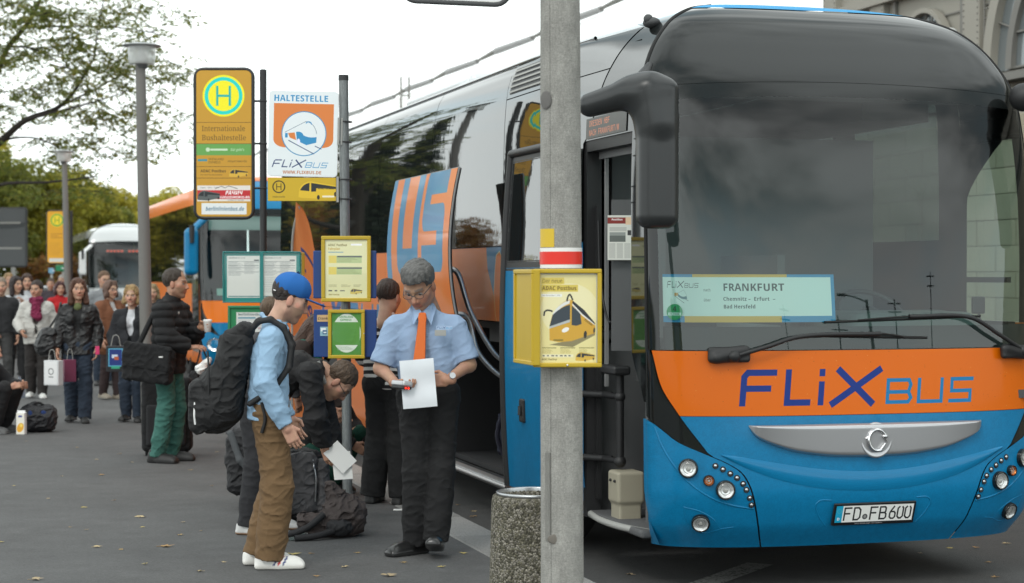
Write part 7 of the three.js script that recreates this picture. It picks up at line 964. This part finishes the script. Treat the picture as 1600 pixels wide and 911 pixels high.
  const bb = thing('travel_bag', 'dark blue backpack lying in the open luggage bay', 'backpack', street(4.3, 14.6, 0.24).toArray(), TH); obj('bag_body', net([rb([0, 0.2, 0], [0.14, 0.2, 0.22], 0.1), el([0.02, 0.38, 0.05], [0.1, 0.08, 0.14])], { cell: 0.015, k: 0.06, bump: cloth(0.02, 9, 9) }), fabric([0.02, 0.025, 0.05]), bb); obj('strap', tube([[-0.15, 0.35, 0.05], [-0.2, 0.2, 0.1], [-0.15, 0.05, 0.12]], 0.02, 14, 6), fabric([0.03, 0.03, 0.05]), bb);
  const lit = obj('paper_scrap', rbox(0.1, 0.006, 0.07, 0.002), M.paper); lit.position.copy(gq(625, 797)); tag(lit, 'crumpled pale paper scrap on the pavement by the kerb', 'litter');
}
{ // man with coffee and green trousers
  const bl = fabric([0.008, 0.008, 0.009], 0.88);
  const p = person({ label: 'man in black quilted jacket and green trousers holding a white coffee cup', pos: gq(266, 722), turn: 1.36, h: 1.785, cell: 0.013, skin: 1, hair: 'thin', hairCol: [0.04, 0.028, 0.02], stubble: 0.22, yaw: 0.05, wide: 1.08, j: { P: [0, 0.95, -0.02], C: [0, 1.28, 0], N: [0, 1.48, 0.01], H: [0, 1.64, 0.055], ER: [-0.25, 1.14, 0.06], WR: [-0.14, 1.06, 0.235], EL: [0.24, 1.14, 0.10], WL: [0.06, 1.235, 0.27], KR: [-0.10, 0.5, 0.0], KL: [0.10, 0.5, 0.03], AR: [-0.1, 0.085, -0.09], AL: [0.1, 0.085, -0.03] }, dirR: [0.2, 0.05, 1], palmR: [0.3, -1, 0.1], curlR: 0.4, dirL: [-0.3, 0.25, 0.9], palmL: [-0.8, 0, 0.4], curlL: 0.75,
    top: { name: 'jacket', m: bl, hem: -0.13, fit: 0.034, puff: 0.014, wr: 0.006, high: true, cell: 0.012 }, bottom: { m: fabric([0.04, 0.135, 0.11], 0.9), fit: 0.008, wr: 0.012 }, shoes: { col: [0.014, 0.014, 0.014], big: 1.1 } });
  const cp = thing('coffee_cup', 'white paper coffee cup with lid in the hand of the man in green trousers', 'cup', local(p, V(0.0, 1.22, 0.37)).toArray()); obj('cup', lathe([[0.001, 0], [0.028, 0], [0.039, 0.10], [0.036, 0.10]], 24), mat([0.6, 0.58, 0.55], 0.7), cp); obj('lid', lathe([[0.041, 0.098], [0.042, 0.112], [0.034, 0.118], [0.001, 0.116]], 24), M.white, cp);
  obj('jacket_badge', ball(0.014, -0.16, 1.40, 0.15, 1, 1, 0.4), M.lgrey, p.T);
  const mb = thing('messenger_bag', 'black messenger bag slung on the side of the man in green trousers', 'bag', p.T.position.toArray(), p.T.rotation.y); obj('bag_body', net([rb([-0.28, 0.93, -0.10], [0.08, 0.17, 0.24], 0.05, new THREE.Quaternion().setFromEuler(new THREE.Euler(0.12, 0, 0)))], { cell: 0.012, k: 0.04, bump: cloth(0.016, 8, 8) }), bl, mb); obj('bag_flap', net([rb([-0.34, 1.0, -0.09], [0.03, 0.12, 0.235], 0.025, new THREE.Quaternion().setFromEuler(new THREE.Euler(0.12, 0, 0)))], { cell: 0.012, k: 0.02, bump: cloth(0.01, 9, 9) }), bl, mb); obj('sling', net([rc([-0.3, 1.08, -0.2], [-0.12, 1.50, -0.06], 0.026, 0.026), rc([-0.12, 1.5, -0.06], [0.06, 1.52, 0.02], 0.026, 0.026), rc([-0.3, 1.08, 0.05], [-0.2, 1.25, 0.14], 0.026, 0.026)], { cell: 0.012, k: 0.02 }), bl, mb); obj('bag_mark', box(0.004, 0.012, 0.04, -0.372, 1.0, 0.06), M.white, mb);
  const sc = gq(252, 716), su = thing('suitcase', 'tall black trolley suitcase behind the man in green trousers', 'suitcase', [sc.x, 0, sc.z - 0.3], 0.1); obj('case_shell', net([rb([0, 0.40, 0], [0.24, 0.36, 0.13], 0.05)], { cell: 0.014, k: 0.02, bump: cloth(0.006, 6, 6) }), bl, su); obj('case_pocket', net([rb([0, 0.3, 0.13], [0.19, 0.2, 0.03], 0.025)], { cell: 0.014, k: 0.02 }), fabric([0.018, 0.018, 0.02]), su); obj('trolley_handle', [tube([[-0.09, 0.72, -0.1], [-0.09, 0.92, -0.1], [-0.08, 0.95, -0.1], [0.08, 0.95, -0.1], [0.09, 0.92, -0.1], [0.09, 0.72, -0.1]], 0.01, 40, 6)], M.lgrey, su); for (const x of [-0.19, 0.19]) obj('caster', bar([x - 0.015, 0.035, 0.05], [x + 0.015, 0.035, 0.05], 0.035, 0.035, 14), M.rubber, su);
  const q = gq(318, 700), tb = thing('carrier_bag', 'black cloth carrier bag with white paper in it hanging from his hand', 'bag', [q.x - 0.04, 0.42, q.z - 0.25], 0.3); obj('bag_body', net([rb([0, 0.17, 0], [0.15, 0.18, 0.07], 0.06), el([0.0, 0.05, 0], [0.16, 0.08, 0.08])], { cell: 0.014, k: 0.06, bump: cloth(0.02, 10, 10) }), bl, tb); obj('bag_handle', [tube([[-0.1, 0.33, 0], [-0.04, 0.55, 0], [-0.03, 0.66, 0]], 0.009, 14, 5), tube([[0.1, 0.33, 0], [0.0, 0.55, 0], [-0.03, 0.66, 0]], 0.009, 14, 5)], bl, tb); obj('wrapped_paper', net([rc([-0.04, 0.36, 0.02], [0.05, 0.46, 0.02], 0.055, 0.03)], { cell: 0.012, k: 0.02, bump: cloth(0.02, 14, 14) }), M.paper, tb);
}
const walk = (f, w = 1) => ({ KL: [0.09, 0.49, 0.06 * f], KR: [-0.09, 0.49, -0.04 * f + 0.02], AL: [0.085, 0.085, 0.15 * f], AR: [-0.085, 0.10, -0.17 * f], EL: [0.235 * w, 1.13, -0.05 * f - 0.02], ER: [-0.235 * w, 1.13, 0.02], WL: [0.23 * w, 0.9, 0.05], WR: [-0.235 * w, 0.9, 0.1] });
{
  const leather = mat([0.009, 0.009, 0.010], 0.45, { bumpMap: rep(weave, 5), bumpScale: 0.002, clearcoat: 0.15 }), jean = fabric([0.022, 0.034, 0.055], 0.9), dark = fabric([0.008, 0.008, 0.009]);
  const a = person({ label: 'woman with long brown hair in black leather jacket and blue jeans walking', pos: gq(122, 660), turn: 0.12, h: 1.70, fem: true, cell: 0.014, skin: 0, hair: 'long', hairCol: [0.085, 0.035, 0.02], yaw: 0.28, pitch: -0.08, j: walk(0.55), top: { name: 'jacket', m: leather, hem: -0.10, fit: 0.02, wr: 0.012, open: true, openTo: -0.28, under: [0.012, 0.012, 0.013] }, bottom: { m: jean, fit: 0.012, wr: 0.01, ankle: 0.07 }, shoes: { col: [0.015, 0.015, 0.015] } });
  obj('necklace_top', net([el([0, 1.375, 0.045], [0.05, 0.05, 0.04])], { cell: 0.012, k: 0.02 }), fabric([0.13, 0.15, 0.06]), a.T);
  const hb = thing('handbag', 'large black leather shoulder bag of the woman in black', 'bag', a.T.position.toArray(), 0.1); obj('bag_body', net([rb([-0.33, 0.98, 0.02], [0.11, 0.15, 0.14], 0.08), el([-0.38, 0.92, 0.02], [0.13, 0.13, 0.12])], { cell: 0.016, k: 0.08, bump: cloth(0.016, 9, 9) }), leather, hb); obj('bag_strap', tube([[-0.27, 1.1, 0.05], [-0.2, 1.42, 0.02], [-0.24, 1.3, -0.08], [-0.36, 1.1, -0.06]], 0.014, 24, 6), leather, hb);
  const pk = obj('phone', rbox(0.05, 0.1, 0.012, 0.005), mat([0.6, 0.03, 0.14], 0.4)); pk.position.copy(local(a, V(0.235, 0.86, 0.12))); tag(pk, 'pink phone in the hand of the woman in black', 'phone');
  const sb = (x, y, col, label, w, h, tex) => { const b = V(...x), T = thing('shopping_bag', label, 'bag', b.toArray(), y); obj('bag_body', [rbox(w, h, 0.10, 0.006, 0, h / 2, 0)], mat(col, 0.5), T); obj('bag_handle', [tube([[-w * 0.25, h, 0.03], [-w * 0.1, h + 0.12, 0.03], [w * 0.1, h + 0.12, 0.03], [w * 0.25, h, 0.03]], 0.004, 20, 5)], M.lgrey, T); if (tex) obj('bag_print', new THREE.PlaneGeometry(w * 0.86, h * 0.9).translate(0, h / 2, 0.0525), printed(tex), T); return T; };
  const c1 = at(94, 602, 21.6), c2 = at(104, 600, 21.7); sb([c1.x - 0.08, c1.y, c1.z], -0.35, [0.66, 0.67, 0.68], 'white paper shopping bag carried by the woman in black', 0.2, 0.29, canvasTex(64, 92, (g) => { g.fillStyle = '#e4e4e4'; g.fillRect(0, 0, 64, 92); g.strokeStyle = '#777'; g.lineWidth = 4; g.beginPath(); g.arc(32, 40, 12, 0, 7); g.stroke(); g.fillStyle = '#888'; g.fillRect(20, 60, 24, 5); })); sb([c2.x + 0.0, c2.y + 0.02, c2.z - 0.12], 0.5, [0.16, 0.03, 0.07], 'dark red paper bag beside the white shopping bag', 0.14, 0.26);
  const b = person({ label: 'blonde woman in dark blazer, white blouse and jeans carrying a blue bag', pos: gq(206, 659), turn: 0.0, h: 1.62, fem: true, cell: 0.014, skin: 2, hair: 'bob', hairCol: [0.36, 0.24, 0.11], wide: 1.04, fat: 0.015, j: { ...walk(0.3), ER: [-0.25, 1.12, 0.0], WR: [-0.2, 0.93, 0.16] }, top: { name: 'blazer', m: fabric([0.018, 0.019, 0.023]), hem: -0.16, fit: 0.022, open: true, openTo: -0.3, under: [0.58, 0.59, 0.62] }, bottom: { m: jean, fit: 0.008 }, shoes: { col: [0.014, 0.014, 0.014] } });
  const c3 = at(184, 580, 21.7); sb([c3.x, c3.y, c3.z + 0.1], 0.1, [0.02, 0.02, 0.022], 'black bag with a blue printed picture carried by the blonde woman', 0.22, 0.3, canvasTex(96, 128, (g) => { g.fillStyle = '#15181c'; g.fillRect(0, 0, 96, 128); g.fillStyle = '#57a8c8'; g.fillRect(6, 6, 84, 100); g.fillStyle = '#16307a'; g.fillRect(12, 12, 72, 88); g.fillStyle = '#c8d4e6'; g.fillRect(26, 40, 34, 20); g.fillStyle = '#b8562c'; g.fillRect(40, 52, 26, 18); g.fillStyle = '#2fa07c'; g.fillRect(22, 104, 50, 14); }));
  const w = person({ label: 'dark haired woman in white jacket with crimson scarf and black trousers', pos: gq(57, 622), turn: 0.18, h: 1.66, fem: true, cell: 0.016, skin: 1, hair: 'short', hairCol: [0.03, 0.018, 0.014], wide: 1.06, fat: 0.015, yaw: -0.35, j: { ...walk(0.5, 1.08), ER: [-0.27, 1.13, 0.0], WR: [-0.2, 1.0, 0.18] }, top: { name: 'jacket', m: fabric([0.48, 0.47, 0.44]), hem: -0.12, fit: 0.024, wr: 0.009, open: true, openTo: -0.3, under: [0.10, 0.085, 0.08] }, bottom: { m: fabric([0.02, 0.017, 0.016]), fit: 0.012 }, shoes: { col: [0.6, 0.6, 0.58], sole: [0.5, 0.5, 0.5] } });
  obj('scarf', net([rc([-0.06, 1.40, 0.06], [0.06, 1.40, 0.06], 0.045, 0.045), rc([0.01, 1.38, 0.10], [0.03, 1.16, 0.17], 0.045, 0.055), rc([-0.02, 1.38, 0.1], [-0.03, 1.2, 0.16], 0.04, 0.045)], { cell: 0.013, k: 0.04, bump: cloth(0.02, 20, 14) }), fabric([0.17, 0.012, 0.05]), w.T);
  const far = (label, px, py, o) => person({ label, pos: gq(px, py), cell: 0.02, ...o });
  far('person in rust brown coat and dark trousers beside the blonde woman', 172, 624, { turn: 0.9, h: 1.66, fem: true, hair: 'bob', hairCol: [0.12, 0.065, 0.045], wide: 1.1, fat: 0.02, j: walk(0.4), glasses: M.dgrey, top: { name: 'coat', m: fabric([0.17, 0.065, 0.03]), hem: -0.33, fit: 0.04, flare: 0.02, open: true, openTo: -0.2, under: [0.5, 0.5, 0.5] }, bottom: { m: fabric([0.025, 0.014, 0.014]) }, shoes: { col: [0.22, 0.19, 0.15], sole: [0.3, 0.28, 0.24] } });
  far('man with glasses in grey hooded jacket behind the rust brown coat', 163, 602, { turn: 0.35, h: 1.80, hair: 'short', hairCol: [0.11, 0.06, 0.03], glasses: M.black, yaw: 0.25, top: { name: 'hooded_jacket', m: fabric([0.20, 0.21, 0.22]), fit: 0.03, high: true }, bottom: { m: jean } });
  far('dark haired woman in white pullover with her hand raised to her neck', 25, 600, { turn: 0.5, h: 1.72, fem: true, hair: 'long', hairCol: [0.022, 0.012, 0.012], yaw: 0.4, j: { ...walk(0.5), EL: [0.22, 1.16, 0.12], WL: [0.1, 1.32, 0.16] }, top: { name: 'pullover', m: fabric([0.52, 0.53, 0.55]), fit: 0.02 }, bottom: { m: dark } });
  far('long haired woman in pale top behind the crimson scarf', 42, 585, { turn: 0.3, h: 1.76, fem: true, hair: 'long', hairCol: [0.05, 0.025, 0.018], top: { m: fabric([0.42, 0.43, 0.45]), fit: 0.02 }, bottom: { m: dark } });
  far('person in bright red jacket behind the woman in black', 93, 582, { turn: 0.5, h: 1.62, fem: true, hair: 'bob', hairCol: [0.06, 0.02, 0.02], top: { name: 'jacket', m: fabric([0.42, 0.012, 0.016]), fit: 0.03, high: true }, bottom: { m: dark } });
  far('woman with curly fair hair behind the man with the coffee', 238, 612, { turn: 0.2, h: 1.60, fem: true, hair: 'bob', curly: true, hairCol: [0.26, 0.19, 0.10], top: { col: [0.03, 0.03, 0.032], fit: 0.03 }, bottom: { m: dark } });
  far('person in black jacket entering behind the woman in the white jacket', 1, 612, { turn: 0.3, h: 1.7, hair: 'short', hairCol: [0.2, 0.16, 0.12], top: { name: 'jacket', m: fabric([0.02, 0.02, 0.022]), fit: 0.03 }, bottom: { col: [0.05, 0.05, 0.05] } });
  far('small distant person in dark coat behind the red jacket', 79, 548, { turn: 0.2, h: 1.66, hair: 'short', hairCol: [0.08, 0.06, 0.05], top: { col: [0.05, 0.04, 0.05], fit: 0.03 }, bottom: { m: dark } });
  far('small distant person with grey hair between the red jacket and the woman in black', 97, 546, { turn: -0.2, h: 1.74, hair: 'short', hairCol: [0.3, 0.29, 0.27], top: { col: [0.10, 0.10, 0.11], fit: 0.03 }, bottom: { m: dark } });
  far('small distant person in pale coat behind the long haired woman', 13, 560, { turn: 0.4, h: 1.78, fem: true, hair: 'bob', hairCol: [0.3, 0.2, 0.1], top: { col: [0.3, 0.26, 0.22], fit: 0.03 }, bottom: { m: dark } });
  // seated person at the edge
  const s0 = gq(4, 676); const s = person({ label: 'dark haired person in black tracksuit sitting low with arms resting on the knees', pos: V(s0.x - 0.12, 0, s0.z), turn: 1.35, h: 1.76, cell: 0.014, skin: 1, hair: 'short', hairCol: [0.03, 0.022, 0.018], pitch: 0.1, j: { P: [0, 0.24, -0.22], C: [0, 0.56, -0.12], N: [0, 0.75, -0.06], H: [0, 0.90, 0.0], SL: [0.19, 0.69, -0.07], SR: [-0.19, 0.69, -0.07], EL: [0.24, 0.50, 0.12], WL: [0.1, 0.52, 0.32], ER: [-0.24, 0.48, 0.1], WR: [-0.12, 0.52, 0.30], KL: [0.14, 0.50, 0.22], KR: [-0.14, 0.50, 0.22], AL: [0.12, 0.085, 0.08], AR: [-0.12, 0.085, 0.08] }, curlR: 0.8, curlL: 0.8, palmR: [0.8, -0.4, 0], top: { name: 'jacket', m: fabric([0.012, 0.012, 0.014]), hem: -0.02, fit: 0.03, cuff: 0.55 }, bottom: { m: fabric([0.011, 0.011, 0.012]), fit: 0.014 }, shoes: { col: [0.08, 0.08, 0.08], sole: [0.25, 0.25, 0.25] } });
  const st = thing('holdall', 'black holdall used as a seat by the person in the tracksuit', 'bag', [s.T.position.x - 0.22, 0, s.T.position.z], 0.3); obj('bag_body', net([rb([0, 0.08, 0], [0.24, 0.08, 0.2], 0.06)], { cell: 0.02, k: 0.04, bump: cloth(0.016, 8, 8) }), dark, st); obj('bag_strap', tube([[-0.15, 0.15, 0.1], [0, 0.17, 0.21], [0.15, 0.15, 0.1]], 0.014, 14, 5), dark, st);
  const d0 = gq(60, 675), df = thing('duffel_bag', 'black duffel bag with blue marks on the pavement beside the seated person', 'bag', d0.toArray(), 0.15); obj('bag_body', net([rb([0, 0.15, 0], [0.19, 0.14, 0.14], 0.1), el([0.08, 0.16, 0.02], [0.11, 0.13, 0.13]), rc([-0.18, 0.2, 0], [-0.05, 0.27, 0], 0.05, 0.06)], { cell: 0.013, k: 0.06, bump: cloth(0.02, 10, 10) }), fabric([0.012, 0.012, 0.015], 0.6), df); obj('bag_mark', net([el([0.06, 0.22, 0.13], [0.045, 0.03, 0.02]), el([-0.08, 0.2, 0.13], [0.03, 0.05, 0.015])], { cell: 0.01, k: 0.01 }), fabric([0.01, 0.03, 0.12]), df); obj('bag_handle', tube([[-0.1, 0.27, 0.03], [0, 0.33, 0.05], [0.1, 0.27, 0.03]], 0.014, 16, 6), dark, df);
  const k0 = gq(33, 679), ct = thing('drink_carton', 'white and yellow drink carton standing beside the black duffel bag', 'carton', k0.toArray(), -0.1); obj('carton_body', [rbox(0.095, 0.24, 0.07, 0.004, 0, 0.12, 0)], M.white, ct); obj('carton_print', new THREE.PlaneGeometry(0.088, 0.23).translate(0, 0.12, 0.0365), printed(canvasTex(72, 190, (g) => { g.fillStyle = '#e6e2d6'; g.fillRect(0, 0, 72, 190); g.fillStyle = '#2a3f8f'; g.fillRect(18, 20, 34, 16); g.fillStyle = '#e0a32c'; g.beginPath(); g.ellipse(36, 130, 30, 44, 0.4, 0, 7); g.fill(); g.fillStyle = '#f0cf60'; g.beginPath(); g.ellipse(44, 110, 14, 18, 0, 0, 7); g.fill(); })), ct); obj('carton_top', [box(0.09, 0.03, 0.012, 0, 0.25, 0)], M.white, ct);
  const bt = obj('plastic_bottle', lathe([[0.001, 0], [0.034, 0], [0.036, 0.17], [0.014, 0.23], [0.014, 0.25]], 18), mat([0.75, 0.8, 0.88], 0.1, { transmission: 0.8, thickness: 0 })); bt.position.copy(at(35, 622, 21)); bt.rotation.z = 0.15; tag(bt, 'pale plastic bottle held between the hands of the seated person', 'bottle');
}
renderer.render(scene, camera);
